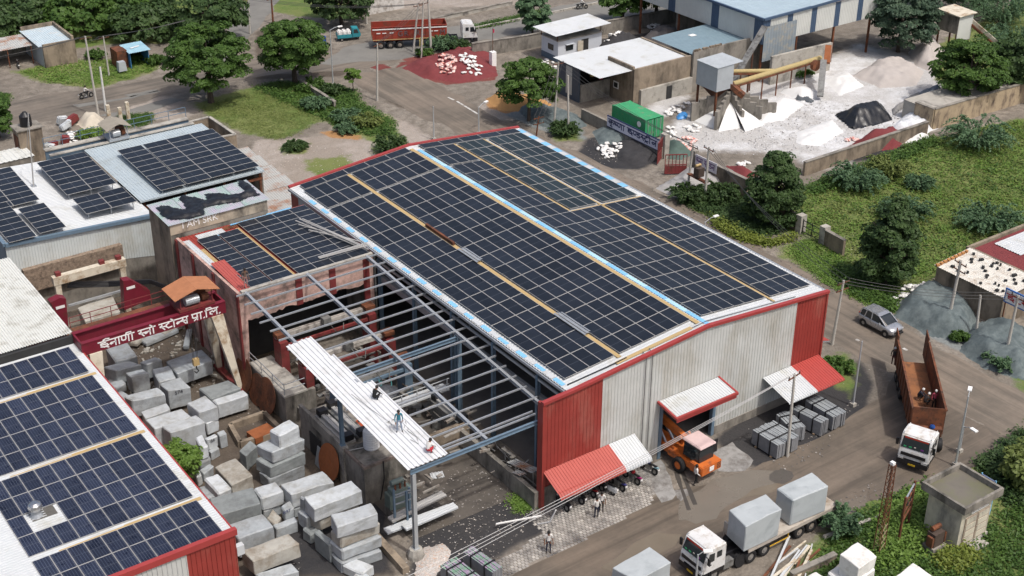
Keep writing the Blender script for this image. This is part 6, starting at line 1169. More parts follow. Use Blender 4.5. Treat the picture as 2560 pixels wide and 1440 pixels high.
def motorbike(label,loc,rz,tank,seat=(.015,.015,.016),accent=None,lean=8,scooter=False):
 t=thing('scooter' if scooter else 'motorcycle',label,'scooter' if scooter else 'motorcycle',loc,rz,'motorcycles parked by the shed');t.rotation_euler=(R(lean),0,rz)
 mt=mat('bike_paint_%d_%d_%d'%tuple(int(c*100) for c in tank),tank,.3,0,0);r=.22 if scooter else .3
 for x in (-.62,.64):wheel(t,(x,0,r),r,.1)
 if scooter:
  mb=MB();mb.hexa([(-.95,-.16,.3),(-.1,-.16,.3),(-.1,.16,.3),(-.95,.16,.3)],[(-.95,-.12,.68),(-.1,-.15,.7),(-.1,.15,.7),(-.95,.12,.68)]);bpart('rear_body',mb,mt,t,.06)
  mb=MB();mb.hexa([(.3,-.2,.25),(.48,-.14,.25),(.48,.14,.25),(.3,.2,.25)],[(.42,-.18,.95),(.55,-.12,.95),(.55,.12,.95),(.42,.18,.95)]);bpart('leg_shield',mb,mt,t,.04);mb=MB();mb.bb(-.1,-.15,.25,.35,.15,.32);part('footboard',mb,M_BLKPLAST,t)
 else:
  mb=MB();mb.box((0,0,.42),(.42,.24,.34));mb.bar((-.6,0,.35),(.0,0,.6),.1);mb.bar((.0,0,.68),(.42,0,.78),.08);part('frame',mb,M_OILY,t)
  mb=MB();mb.hexa([(-.1,-.1,.66),(.38,-.08,.7),(.38,.08,.7),(-.1,.1,.66)],[(-.06,-.12,.86),(.34,-.13,.9),(.34,.13,.9),(-.06,.12,.86)]);bpart('tank',mb,mt,t,.05)
  mb=MB();mb.tube([(.1,-.16,.35),(-.3,-.18,.28),(-.85,-.2,.36)],[.03,.035,.05],8);part('exhaust',mb,M_CHROME,t)
  mb=MB();mb.hexa([(-.95,-.06,.66),(-.55,-.1,.62),(-.55,.1,.62),(-.95,.06,.66)],[(-.98,-.06,.76),(-.55,-.1,.72),(-.55,.1,.72),(-.98,.06,.76)]);part('tail',mb,mt if accent is None else mat('bike_paint_%d_%d_%d'%tuple(int(c*100) for c in accent),accent,.3,0,0),t)
 mb=MB();mb.hexa([(-.75,-.11,.72),(-.05,-.12,.72),(-.05,.12,.72),(-.75,.11,.72)],[(-.78,-.1,.82),(-.08,-.1,.8),(-.08,.1,.8),(-.78,.1,.82)]);bpart('seat',mb,mat('seat_%d'%int(seat[0]*100),seat,.6,0,.1),t,.03)
 mb=MB();mb.bar((.64,0,r),(.42,0,.98),.06);part('fork',mb,M_CHROME,t);mb=MB();mb.tube([(.34,-.36,1.02),(.44,-.15,.98),(.44,.15,.98),(.34,.36,1.02)],.022,6);part('handlebar',mb,M_BLKPLAST,t)
 mb=MB();mb.lathe((0,0,0),[(.1,-.07),(.11,0),(.06,.06)],10);mb.v=[(.54+z*.9,y,.88+x) for x,y,z in mb.v];part('headlight',mb,MATS['headlamp'],t)
 for s in (-1,1):mb=MB();mb.box((.36,s*.3,1.16),(.03,.1,.07));part('mirror',mb,M_BLKPLAST,t)
 mb=MB();mb.box((.66,0,r+.34),(.42,.12,.03));part('mudguard',mb,mt,t);mb=MB();mb.box((-1.0,0,.6),(.02,.2,.14));part('number_plate',mb,M_LETW,t); return t
BK=[(1402,1262,(.015,.015,.02),None,'black motorcycle at the left end of the parked row, white plate showing'),(1437,1245,(.02,.02,.02),None,'black motorcycle, second from the left in the parked row'),(1468,1228,(.02,.02,.03),(.3,.02,.02),'black motorcycle with red tail behind the man in the white shirt'),(1490,1212,(.015,.02,.02),None,'black motorcycle tucked deepest under the red canopy'),(1541,1212,(.02,.02,.03),(.05,.05,.2),'black motorcycle right of the silver scooter'),(1578,1196,(.02,.02,.05),(.35,.02,.15),'motorcycle with a red bag on its seat under the white canopy end'),(1620,1172,(.03,.04,.12),(.25,.4,.45),'motorcycle with pale blue tail standing apart on the light concrete')]
for px_,py_,c1,c2,lab in BK:
 p=G(px_,py_,.3);motorbike(lab,(p.x,p.y,0.05),R(96+random.uniform(-6,6)),c1,accent=c2)
p=G(1516,1222,.3);motorbike('silver grey scooter in the middle of the parked row',(p.x,p.y,.05),R(100),(.40,.41,.42),scooter=True)
p=G(44,165,.2);motorbike('dark motorcycle parked before the hut at the far left',(p.x,p.y,0),R(80),(.03,.02,.02))
rb_=G(216,240,.3);rideb=motorbike('black motorcycle ridden along the far left road',(rb_.x,rb_.y,.03),R(5),(.02,.02,.02),lean=0)
rb2=G(1455,18,.3);ride2=motorbike('dark motorcycle ridden along the far top road',(rb2.x,rb2.y,.03),R(-20),(.02,.02,.02),lean=0)
mb=MB();mb.box((0,0,0),(.3,.22,.22));bm_=bev(mb,'bag',mat('red_bag',(.4,.02,.03),.6),.06);o=link('bag',bm_, None,(G(1578,1196,.3).x+.02,G(1578,1196,.3).y-.2,1.0));tag(o,'red bag lying on the seat of a parked motorcycle','bag')
# people
M_SKIN=mat('brown_skin',(.17,.085,.05),.6,0,.05);M_HAIR=mat('black_hair',(.012,.010,.009),.6,0,.1);M_SHOE=mat('dark_shoe',(.03,.022,.018),.6,0,.1)
def person(label,loc,rz,pose,shirt,pants,scale=1.0,hat=None,sleeves=True,bare=False):
 P=dict(pelvis=(0,0,.95),spine=(0,.0,1.15),chest=(0,0,1.36),neck=(0,.01,1.5),head=(0,.03,1.6),crown=(0,.03,1.72),nose=(0,.115,1.62),shL=(-.19,0,1.43),elL=(-.26,-.02,1.15),wrL=(-.27,.08,.9),shR=(.19,0,1.43),elR=(.26,-.02,1.15),wrR=(.27,.08,.9),hipL=(-.1,0,.92),knL=(-.11,.03,.5),anL=(-.12,0,.09),toL=(-.13,.17,.04),hipR=(.1,0,.92),knR=(.11,.03,.5),anR=(.12,0,.09),toR=(.13,.17,.04));P.update(pose)
 names=list(P);rad=dict(pelvis=.135,spine=.125,chest=.14,neck=.055,head=.095,crown=.07,nose=.018,shL=.065,shR=.065,elL=.047,elR=.047,wrL=.032,wrR=.032,hipL=.095,hipR=.095,knL=.062,knR=.062,anL=.042,anR=.042,toL=.036,toR=.036)
 ed=[('pelvis','spine'),('spine','chest'),('chest','neck'),('neck','head'),('head','crown'),('head','nose'),('chest','shL'),('shL','elL'),('elL','wrL'),('chest','shR'),('shR','elR'),('elR','wrR'),('pelvis','hipL'),('hipL','knL'),('knL','anL'),('anL','toL'),('pelvis','hipR'),('hipR','knR'),('knR','anR'),('anR','toR')]
 vs=[Vector(P[n]) for n in names];rr=[rad[n] for n in names];E=[(names.index(a),names.index(b)) for a,b in ed]
 for s in 'LR':
  w=Vector(P['wr'+s]);d=(w-Vector(P['el'+s])).normalized();sd=d.cross(Vector((0,1,0)) if abs(d.y)<.8 else Vector((0,0,1))).normalized();iw=names.index('wr'+s);pm=len(vs);vs.append(w+d*.07);rr.append(.03);E.append((iw,pm))
  for k,(o,l) in enumerate(((-.03,.075),(-.01,.085),(.01,.08),(.03,.065))):vs.append(w+d*.1+sd*o);rr.append(.0095);vs.append(w+d*(.1+l)+sd*o*1.1+Vector((0,.015,-.01)));rr.append(.008);E+=[(pm,len(vs)-2),(len(vs)-2,len(vs)-1)]
  vs.append(w+d*.05+sd*-.05);rr.append(.011);vs.append(w+d*.085+sd*-.065);rr.append(.009);E+=[(pm,len(vs)-2),(len(vs)-2,len(vs)-1)]
 me=bpy.data.meshes.new('person_skeleton');me.from_pydata([tuple(v) for v in vs],E,[]);ob=bpy.data.objects.new('tmp',me);COL.objects.link(ob)
 sk=ob.modifiers.new('s','SKIN');sk.use_smooth_shade= True
 for i,r in enumerate(rr):me.skin_vertices[0].data[i].radius=(r,r*(.8 if i in (0,1,2) else 1))
 me.skin_vertices[0].data[0].use_root= True;su=ob.modifiers.new('u','SUBSURF');su.levels=1;su.render_levels=1
 dg=bpy.context.evaluated_depsgraph_get();m2=bpy.data.meshes.new_from_object(ob.evaluated_get(dg));bpy.data.objects.remove(ob)
 tagc={'chest-neck':0,'pelvis-spine':0,'spine-chest':0};seg=[]
 for a,b in ed:
  k=2
  if 'pelvis' in (a,b) and b!='spine' or a[:3]=='hip' or (a[:2]=='kn'):k=1
  if a in ('pelvis','spine') and b in ('spine','chest') or (a,b)==('chest','neck') and False:k=0
  if a=='chest' and b[:2]=='sh' or a[:2]=='sh':k=0
  if a[:2]=='el' and sleeves:k=0
  if a[:2]=='an':k=3
  if bare and k==0:k=2
  seg.append((Vector(P[a]),Vector(P[b]),k))
 m2.materials.clear()
 for q in (shirt,pants,M_SKIN,M_SHOE):m2.materials.append(q)
 for po in m2.polygons:
  c=po.center;best=9;kk=2
  for a,b,k in seg:
   t_=max(0,min(1,(c-a).dot(b-a)/((b-a).length_squared+1e-9)));d_=(c-(a+(b-a)*t_)).length
   if d_<best:best=d_;kk=k
  for s in 'LR':
   if (c-Vector(P['wr'+s])).length<.03 or (c-Vector(P['wr'+s])).dot(Vector(P['wr'+s])-Vector(P['el'+s]))>0 and (c-Vector(P['wr'+s])).length<.22:kk=2
  po.material_index=kk
 o=link('person',m2, None,loc,(0,0,rz),(scale,)*3);tag(o,label,'person')
 h,c_=Vector(P['head']),Vector(P['crown']);up=(c_-h).normalized();mb=MB();mb.lathe((0,0,0),[(.108,-.03),(.112,.03),(.10,.09),(.06,.135),(.005,.15)],12);q=up.to_track_quat('Z','Y');mb.v=[tuple(q@Vector(v)+h+up*.03+Vector((0,-.012,0))) for v in mb.v]
 part('hair' if hat is None else 'cap',mb,hat or M_HAIR,o,smooth=True)
 for s in (-1,1):
  mb=MB();mb.box(h+Vector((s*.035,.088,.035)),(.022,.012,.012));part('eye',mb,M_HAIR,o);mb=MB();mb.box(h+Vector((s*.098,0,.01)),(.02,.035,.05));part('ear',mb,M_SKIN,o)
 mb=MB();mb.box(h+Vector((0,.09,-.045)),(.045,.01,.01));part('mouth',mb,mat('lips',(.11,.04,.035),.6),o); return o
def cloth_m(name,c): return mat(name,c,.85,0,.12,5.0)
WALK=dict(knL=(-.11,.14,.53),anL=(-.12,.16,.1),toL=(-.13,.33,.06),knR=(.11,-.02,.5),anR=(.12,-.2,.12),toR=(.13,-.05,.04),wrL=(-.27,-.04,.9),wrR=(.27,.2,.93))
SQUAT=dict(pelvis=(0,-.12,.3),spine=(0,-.06,.5),chest=(0,.06,.68),neck=(0,.14,.8),head=(0,.2,.88),crown=(0,.24,.99),nose=(0,.28,.87),shL=(-.18,.08,.72),shR=(.18,.08,.72),elL=(-.24,.3,.48),elR=(.24,.3,.48),wrL=(-.14,.5,.28),wrR=(.14,.5,.28),hipL=(-.11,-.1,.28),hipR=(.11,-.1,.28),knL=(-.2,.27,.48),knR=(.2,.27,.48),anL=(-.15,.02,.09),anR=(.15,.02,.09),toL=(-.17,.2,.04),toR=(.17,.2,.04))
RIDE=dict(pelvis=(0,-.2,.88),spine=(0,-.16,1.08),chest=(0,-.08,1.28),neck=(0,-.03,1.42),head=(0,0,1.52),crown=(0,0,1.64),nose=(0,.085,1.53),shL=(-.19,-.07,1.34),shR=(.19,-.07,1.34),elL=(-.28,.15,1.16),elR=(.28,.15,1.16),wrL=(-.3,.36,1.06),wrR=(.3,.36,1.06),hipL=(-.11,-.18,.86),hipR=(.11,-.18,.86),knL=(-.2,.2,.74),knR=(.2,.2,.74),anL=(-.17,.05,.36),anR=(.17,.05,.36),toL=(-.18,.22,.32),toR=(.18,.22,.32))
zr= lambda y:LZ2(y)+.26
def on_roof(px_,py_):
 p=G(px_,py_,7.9)
 for _ in range(6):p=G(px_,py_,zr(p.y))
 return p
p=on_roof(998,1079);person('worker in blue shirt and jeans standing on the white roof sheets',p,R(160),dict(WALK,anL=(-.2,.04,.09),toL=(-.22,.2,.04),knL=(-.15,.04,.5),anR=(.14,-.02,.09),toR=(.2,.14,.04),knR=(.12,.03,.5)),cloth_m('teal_blue_shirt',(.03,.16,.22)),cloth_m('light_jeans',(.20,.25,.33)),1.02)
p=on_roof(938,1000);person('worker in black clothes squatting on the white roof sheets',p,R(-75),SQUAT,cloth_m('black_cloth',(.012,.012,.013)),MATS['black_cloth'],1.08)
p=on_roof(1072,1132);person('worker in white top and red trousers squatting at the near end of the sheets',p,R(-70),SQUAT,cloth_m('white_cloth',(.62,.60,.57)),cloth_m('red_cloth',(.40,.03,.04)),1.05,sleeves=False)
p=G(615,722,PZ+.35);person('bare chested worker in faded wrap standing at the pink wall corner',(-24.75,25.7,PZ+.4),R(170),{},cloth_m('brown_cloth',(.12,.08,.06)),cloth_m('faded_pink_cloth',(.32,.18,.17)),1.0)
p=G(1371,1381);person('man in white shirt and dark trousers standing on the paving at the yard edge',p,R(150),{},MATS['white_cloth'],cloth_m('navy_cloth',(.02,.025,.045)),1.08,sleeves=False)
p=G(1491,1294);person('man in white shirt seen from behind, facing the parked motorcycles',p,R(-15),dict(wrR=(.3,.16,1.0)),MATS['white_cloth'],MATS['navy_cloth'],1.04,sleeves=False)
p=G(1500,1286,.05);person('man in pale shirt beyond the white shirted man at the motorcycles',(p.x+.35,p.y+.3,0),R(140),{},MATS['white_cloth'],MATS['black_cloth'],1.0,sleeves=False)
p=G(1738,1212);person('man in white shirt walking behind the orange crane',p,R(-110),WALK,MATS['white_cloth'],MATS['black_cloth'],1.05)
M_CAPW=mat('white_cap',(.6,.6,.58),.8)
p=G(2312,1015,1.4);person('man in dark clothes and white cap sitting on slabs in the tipper',(p.x,p.y,1.55),R(-110),SQUAT,cloth_m('dark_grey_cloth',(.04,.035,.035)),MATS['black_cloth'],1.05,M_CAPW)
p=G(2308,1002,1.4);person('man in navy shirt and white cap beside the slabs in the tipper',(p.x-.1,p.y+.35,1.4),R(-140),SQUAT,MATS['navy_cloth'],MATS['black_cloth'],1.05,M_CAPW)
p=G(2345,1022,1.4);person('man in pink shirt and white cap at the right side of the tipper',(p.x-.2,p.y+.3,1.35),R(150),{},cloth_m('pink_cloth',(.42,.07,.11)),MATS['black_cloth'],1.0,M_CAPW)
p=G(2238,915,.8);person('man in dark shirt and white cap climbing on the tail of the tipper',(p.x-.2,p.y+.1,.9),R(-60),dict(wrR=(.1,.35,1.6),elR=(.22,.2,1.4)),MATS['dark_grey_cloth'],cloth_m('maroon_cloth',(.10,.03,.03)),1.0,M_CAPW)
o=person('rider in white shirt on the motorcycle on the far left road',(rb_.x,rb_.y,0.02),R(5-90),RIDE,MATS['white_cloth'],MATS['black_cloth'],1.0)
o=person('rider in pale shirt on the motorcycle on the far top road',(rb2.x,rb2.y,0.02),R(-110),RIDE,MATS['white_cloth'],MATS['black_cloth'],1.0)
for i,(dx,m,lab) in enumerate(((-.75,mat('pink_slab',(.45,.24,.22),.7,0,.05),'pinkish slab lying at the front of the tipper bed'),(-.42,M_GRANITED,'narrow grey slab in the tipper next to the pinkish one'),(-.15,M_GRANITE,'light grey slab in the tipper next to the seated man'),(.12,M_GRANITED,'short dark slab in the tipper bed by the seated man'))):
 Mx=Matrix.Translation(dm.location)@Matrix.Rotation(dm.rotation_euler.z,4,'Z');c=Mx@Vector((-1.7,-dx,1.5));mb=MB();mb.box((0,0,0),(2.6,.26 if i else .34,.3));single('stone_slab',mb,m,lab,'slab',c,dm.rotation_euler.z,'slabs in the tipper')
Mx=Matrix.Translation(dm.location)@Matrix.Rotation(dm.rotation_euler.z,4,'Z');c=Mx@Vector((.3,.35,2.0));mb=MB();mb.lathe((0,0,-.18),[(.02,0),(.17,.05),(.22,.18),(.17,.32),(.02,.37)],12);single('water_can',mb,MATS['blue_plastic'],'round blue can hung at the front of the tipper body','can',c)
# yards and buildings across the road
def boxwall(par,name,x0,y0,x1,y1,z0,z1,m):mb=MB();mb.bb(x0,y0,z0,x1,y1,z1); return part(name,mb,m,par,w=True)
BH=4.4
bb_=thing('brown_building','weathered brown plastered building with white sheet roof behind the green container','building',(46,60,0))
boxwall(bb_,'wall',42.1,57.4,51.4,57.7,0,BH+.35,M_BRICKY);boxwall(bb_,'wall',42.1,57.7,42.4,62.6,0,BH+.6,M_BRICKY);boxwall(bb_,'wall',51.1,57.7,51.4,67,0,BH+.2,M_BRICKY);boxwall(bb_,'back_wall',38,66.8,51.1,67,0,BH,M_BRICKY)
mb=MB();mb.corr((37.0,57.8,BH+.15),(0,1,0),(14.2,0,-.1),9.4,.3,.035,n=(0,0,1));part('roof_sheet',mb,M_WHITE,bb_,w=True)
bpy.data.objects[bb_.name];
q=[G(1358,163,BH+.3),G(1462,183,BH+.3),G(1520,171,BH+.3)]
boxwall(bb_,'shed_wall',37.3,62.2,37.5,66.5,0,BH,mat('dark_blue_sheet',(.05,.07,.10),.5,0,.1));boxwall(bb_,'low_front_wall',37.5,62.0,42.1,62.25,0,2.3,M_CONC)
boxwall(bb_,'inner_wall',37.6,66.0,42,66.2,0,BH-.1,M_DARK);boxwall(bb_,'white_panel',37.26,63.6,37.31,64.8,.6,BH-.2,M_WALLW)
mb=MB();mb.box((40.6,61.95,3.1),(.5,.05,1.2));part('hanging_cloth',mb,cloth_m('crimson_cloth',(.35,.02,.06)),bb_,w=True)
mb=MB();mb.box((39.3,61.9,3.6),(.7,.4,.8));part('yellow_bundle',mb,mat('yellow_bundle',(.5,.38,.12),.8,0,.2),bb_,w=True)
p=GX(1540,212,42.08);mb=MB();mb.box(p,(.06,1.0,.9));part('window',mb,M_LETW,bb_,w=True);mb=MB();mb.box(p-V(.04,0,0),(.04,.7,.6));part('window_opening',mb,M_DARK,bb_,w=True)
bw=thing('concrete_hall','stained concrete hall with flat blue grey roof beside the crusher','building',(57,56,0))
boxwall(bw,'wall',51.4,57.0,66,57.3,0,BH+.9,M_CONC);boxwall(bw,'plinth',43,56.95,51.4,57.38,0,2.0,M_CONCL)
mb=MB();mb.corr((51.5,57.4,BH+.45),(0,1,0),(11.5,0,.1),8.0,.4,.03,n=(0,0,1));part('roof_sheet',mb,mat('blue_grey_roof',(.16,.23,.27),.5,0,.08,.8),bw,w=True)
boxwall(bw,'door_opening',47.1,56.9,48.0,56.94,0,1.7,M_DARK)
mb=MB();rnd=random.Random(6)
for k in range(30):mb.box((51.6+rnd.uniform(0,4.5),57.15,BH+1.0),(rnd.uniform(.1,.3),.3,rnd.uniform(.1,.3)),rnd.uniform(0,1))
part('rubble_on_wall',mb,M_BRICKY,bw,w=True,kind='stuff')
mb=MB();mb.box((56.5,63,BH+.55),(.9,.7,.03));part('roof_patch',mb,M_LETW,bw,w=True)
WHX,WHY=61.1,54.9;Zt=GY(1905,50,WHY).z;Zb=GY(1905,112,WHY).z
sw_=thing('striped_warehouse','tall warehouse with white and dark blue striped upper walls at the top right','warehouse',(70,62,0))
M_BLUS=mat('dark_blue_wall_sheet',(.055,.09,.15),.5,0,.1);M_CREW=mat('cream_wall_sheet',(.55,.56,.53),.5,0,.06,.6)
def stripes(p0,p1,ws,z0,z1):
 d=(Vector(p1)-Vector(p0));L_=d.length;u=d.normalized();x=0;tot=sum(w_ for w_,_ in ws)
 for w_,m in ws:
  l=w_/tot*L_;mb=MB();mb.corr(Vector(p0)+u*x+V(0,0,z0),u,(0,0,z1-z0),l,.3,.04,n=(u.y,-u.x,0));part('wall_sheet',mb,m,sw_,w=True);x+=l
stripes((WHX,80.5,0),(WHX,WHY,0),[(1.2,M_BLUS),(5,M_CREW),(1.2,M_BLUS),(6,M_CREW),(1.2,M_BLUS),(5.5,M_CREW),(1.4,M_BLUS)],Zb,Zt)
stripes((WHX,WHY,0),(82.5,WHY,0),[(1.2,M_BLUS),(3,M_CREW),(1,M_BLUS),(3.4,M_CREW),(1,M_BLUS),(3.4,M_CREW),(1,M_BLUS),(3.4,M_CREW),(1,M_BLUS),(3,M_CREW)],Zb,Zt)
mb=MB();mb.corr((WHX-.2,WHY-.2,Zt+.05),(0,1,0),(22,0,.8),26,.5,.04,n=(0,0,1));part('roof_sheet',mb,mat('slate_blue_roof',(.30,.38,.43),.5,0,.08,.8),sw_,w=True)
mb=MB();mb.bar((WHX-.15,WHY-.1,Zt+.02),(WHX-.15,80.5,Zt+.02),.25,.3);mb.bar((WHX-.15,WHY-.15,Zt+.02),(82.5,WHY-.15,Zt+.5),.25,.3);part('eave_trim',mb,M_BLUS,sw_,w=True)
for x,y in ((WHX+.2,WHY+.2),(67.5,WHY+.2),(74.5,WHY+.2),(81.5,WHY+.2),(WHX+.2,63),(WHX+.2,71),(WHX+.2,79)):mb=MB();mb.bb(x-.12,y-.12,0,x+.12,y+.12,Zb);part('column',mb,M_RUST,sw_,w=True)
boxwall(sw_,'back_wall',62,72,82,72.3,0,Zb,M_CONC);mb=MB();a,b=GY(1908,58,WHY-.3),GY(2008,130,WHY-.3);
mb=MB();mb.corr((WHX+.1,WHY-.14,Zb-2.3),(1,0,0),(0,0,4.6),5.8,.5,.02,n=(0,-1,0));part('patched_sheet',mb,mat('grey_patch_sheet',(.22,.26,.29),.6,0,.15,.6,stain=(.33,.30,.24),stains=.4),sw_,w=True)
mb=MB();mb.bar((61.5,53.4,1.9),(72,53.0,1.9),.4,3.8);part('concrete_apron',mb,M_CONCL,sw_,w=True)
cb=thing('site_cabin','small white cabin with sheet roof on posts above it','cabin',(47.8,76.5,0))
cx0,cx1,cy0,cy1=44.2,51.6,75.6,79.3;M_CAB=mat('pale_cabin_sheet',(.55,.58,.62),.5,0,.05)
boxwall(cb,'wall',cx0,cy0,cx1,cy1,.8,2.9,M_CAB);boxwall(cb,'base_band',cx0-.02,cy0-.02,cx1+.02,cy1,0,.8,mat('slate_band',(.10,.14,.18),.6,0,.1));boxwall(cb,'flat_roof',cx0-.1,cy0-.1,cx1+.1,cy1+.1,2.9,3.02,M_CONCL)
mb=MB();mb.corr((cx0-1.2,cy0-1.0,4.1),(0,1,0),(cx1-cx0+2.0,0,.15),5.2,.3,.035,n=(0,0,1));part('raised_roof',mb,M_WHITE,cb,w=True)
for x in (cx0-.1,cx1-.2):
 for y in (cy0+.1,cy1-.1):mb=MB();mb.bar((x,y,2.9),(x,y,4.1),.08);part('roof_post',mb,M_RUST,cb,w=True)
for x0,x1 in ((cx0+1.3,cx0+2.5),):
 boxwall(cb,'window',x0,cy0-.05,x1,cy0-.03,1.4,2.2,M_GLASS);boxwall(cb,'window_hood',x0-.1,cy0-.3,x1+.1,cy0-.03,2.25,2.32,M_CAB)
boxwall(cb,'window',cx0-.05,cy0+1.0,cx0-.03,cy0+2.2,1.4,2.2,M_GLASS);boxwall(cb,'door_opening',cx0+3.9,cy0-.05,cx0+5.1,cy0-.03,.5,2.5,M_DARK);mb=MB();mb.box((cx0+3.5,cy0-.35,1.5),(.75,.06,2.0),R(-30));part('door',mb,M_CREAM,cb,w=True)
def wall(label,pts,h,m=M_BRICKY,th=.3,cap=True,name='boundary_wall'):
 t=thing(name,label,'wall',(pts[0][0],pts[0][1],0));
 for a,b in zip(pts[:-1],pts[1:]):
  mb=MB();mb.bar((a[0],a[1],h/2),(b[0],b[1],h/2),th,h);part('wall',mb,m,t,w=True)
  if cap:mb=MB();mb.bar((a[0],a[1],h+.05),(b[0],b[1],h+.05),th+.12,.1);part('coping',mb,M_CONC,t,w=True)
 return t
wall('long brown boundary wall between the white dust yard and the green field',[(44,30.3),(54,30.4),(64.8,30.6)],1.6)
wall('raised brown wall of the concrete bed at the field corner, under the tree',[(66.5,34.0),(66.5,31.2),(90,30.6)],2.6,mat('pale_buff_wall',(.38,.30,.20),.9,0,.15,1.0,stain=(.12,.09,.07),stains=.4,streak=True))  # even buff base, paler than the other brown walls, with darker streaky stains
mb=MB();mb.bb(66.7,31.4,0,84,36,2.3);single('raised_bed',mb,M_CONCL,'raised concrete slab littered with scraps behind the field wall','slab',(75,34,0),0, None,w=True)
wall('boundary wall along the far road behind the cabin',[(36,84),(44,82.6),(70,80.2)],1.9,M_CONC);
wall('dark side wall behind the second gate, half hidden by the big tree',[(34.2,37.2),(34.2,29.0)],2.4)
t=wall('broken low wall by the field gate, nearest the big tree',[(33.6,24.6),(33.4,20.6)],1.7);t2=wall('broken low wall by the field gate, nearest the car',[(33.2,17.0),(33.0,14.2)],1.7)
for tt,y in ((t,20.4),(t2,17.2)):mb=MB();mb.bb(33.0,y-.35,0,33.8,y+.35,2.0);part('pillar',mb,M_CONCL,tt,w=True)
gt=thing('field_gate','dark iron bar gate between the two low wall pillars','gate',(33.3,18.8,0))
for z in (.3,.9,1.5):mb=MB();mb.bar((33.35,20.05,z),(33.25,17.5,z),.06);part('rail',mb,M_BLKPLAST,gt,w=True)
for k in range(3):mb=MB();mb.bar((33.3,17.6+k*1.2,.1),(33.3,17.6+k*1.2,1.7),.07);part('upright',mb,M_BLKPLAST,gt,w=True)
sg=thing('sign_wall','dark wall carrying a long white banner with blue Hindi lettering','sign',(34,48,0))
a0,a1=GX(1520,283,34.0),GX(1648,357,34.0);zt_=(a0.z+a1.z)/2;zl=(GX(1520,306,34.0).z+GX(1648,384,34.0).z)/2
boxwall(sg,'wall',34.05,a1.y-.3,34.4,57.5,0,zl+.4,M_CONC);boxwall(sg,'banner',33.9,a1.y,33.96,a0.y,zl,zt_,mat('banner_white',(.55,.56,.66),.6,0,.05));boxwall(sg,'banner_edge',33.91,a1.y-.05,34.0,a0.y+.05,zt_,zt_+.12,M_LETB);boxwall(sg,'banner_edge',33.91,a1.y-.05,34.0,a0.y+.05,zl-.1,zl,M_LETB)
mb=write(['kri','ssh_','nna','aa',' ','i','nn_','dda','s_','ttra','I','ja'],(33.9,a0.y-.3,zl+.32),(0,-1,0),(0,0,1),(zt_-zl)*.52,.13,.012,width=abs(a0.y-a1.y)-.6);part('lettering',mb,M_LETB,sg,w=True)
def gate(label,x,y0,y1,h,m=M_REDOX,ang=0):
 t=thing('yard_gate',label,'gate',(x,y0,0));d=Vector((math.cos(ang),math.sin(ang),0));L_=abs(y1-y0)
 for k in range(7):q=Vector((x,y0,0))+d*(L_*k/6);mb=MB();mb.bar(q+V(0,0,.15),q+V(0,0,h),.06);part('bar',mb,m,t,w=True)
 for z in (.2,h*.5,h):mb=MB();mb.bar(Vector((x,y0,z)),Vector((x,y0,z))+d*L_,.1);part('rail',mb,m,t,w=True)
 mb=MB();mb.bar(Vector((x,y0,h*.25)),Vector((x,y0,h*.25))+d*L_,.03,h*.4);part('lower_plate',mb,m,t,w=True); return t
gate('rusty red sheet gate leaf swung open at the end of the lettered banner',34.3,42.9,45.0,2.6,M_REDOX,R(215));gate('rusty red barred gate leaf beside the small second sign',33.6,38.0,40.4,2.4,M_REDOX,R(150))
mb=MB();mb.bb(34.4,42.6,0,35.1,43.4,2.9);single('gate_pillar',mb,M_CONCL,'concrete gate pillar at the right end of the lettered banner','pillar',(34.7,43,0),0, None,w=True);mb=MB();mb.bb(34.0,37.2,0,34.6,37.9,2.9);single('gate_pillar',mb,M_CONC,'concrete gate pillar beside the small second sign','pillar',(34.3,37.5,0),0, None,w=True)
ss=thing('small_sign','small faded white sign with purple lettering on the second gate wall','sign',(33.9,35.6,2.4));boxwall(ss,'board',33.92,33.6,34.0,37.0,1.5,2.7,mat('faded_sign',(.48,.46,.50),.7,0,.1));mb=write(['ssh_','na','aa',' ','s_','tta','dda','na'],(33.92,36.8,1.8),(0,-1,0),(0,0,1),.6,.09,.012,width=2.9);part('lettering',mb,mat('purple_lettering',(.12,.06,.16),.6),ss,w=True)
ct=thing('shipping_container','bright green shipping container behind the lettered banner','container',(37.2,50.8,0))
M_GRN=mat('green_container_paint',(.035,.26,.11),.5,0,.1,.8,stain=(.16,.20,.12),stains=.2);k0,k1,y0,y1=36.0,38.6,47.9,53.9
for s,x in ((-1,k0),(1,k1)):mb=MB();mb.corr((x,y1 if s<0 else y0,.15),(0,s,0),(0,0,2.4),6.0,.28,.04,n=(s,0,0));part('side_panel',mb,M_GRN,ct,w=True)
mb=MB();mb.corr((k0,y0,2.6),(0,1,0),(2.6,0,0),6,.28,.03,n=(0,0,1));part('roof_panel',mb,M_GRN,ct,w=True)
for x0 in (k0,(k0+k1)/2):boxwall(ct,'door',x0+.05,y0-.05,x0+1.25,y0,.2,2.5,M_GRN)
for x in (k0+.35,k0+.95,k0+1.65,k0+2.25):mb=MB();mb.bar((x,y0-.08,.2),(x,y0-.08,2.5),.05);part('lock_rod',mb,M_STEEL,ct,w=True)
boxwall(ct,'end_panel',k0,y1-.03,k1,y1,.15,2.58,M_GRN)
for x in (k0,k1):
 for y in (y0,y1):mb=MB();mb.bb(x-.08,y-.08,0,x+.08,y+.08,2.62);part('corner_post',mb,M_GRN,ct,w=True)
mb=MB();mb.cyl((k0-.06,49.0,1.8),(k0-.03,49.0,1.8),.35,16);part('round_mark',mb,M_LETW,ct,w=True)
cr=thing('stone_crusher','stone crushing plant with grey sheet hopper house and yellow conveyor covers','crusher',(50,49,0))
hx0,hx1,hy0,hy1,hz0,hz1=46.6,50.6,47.6,51.2,3.9,6.9;c_=GY(1752,195,47.6)
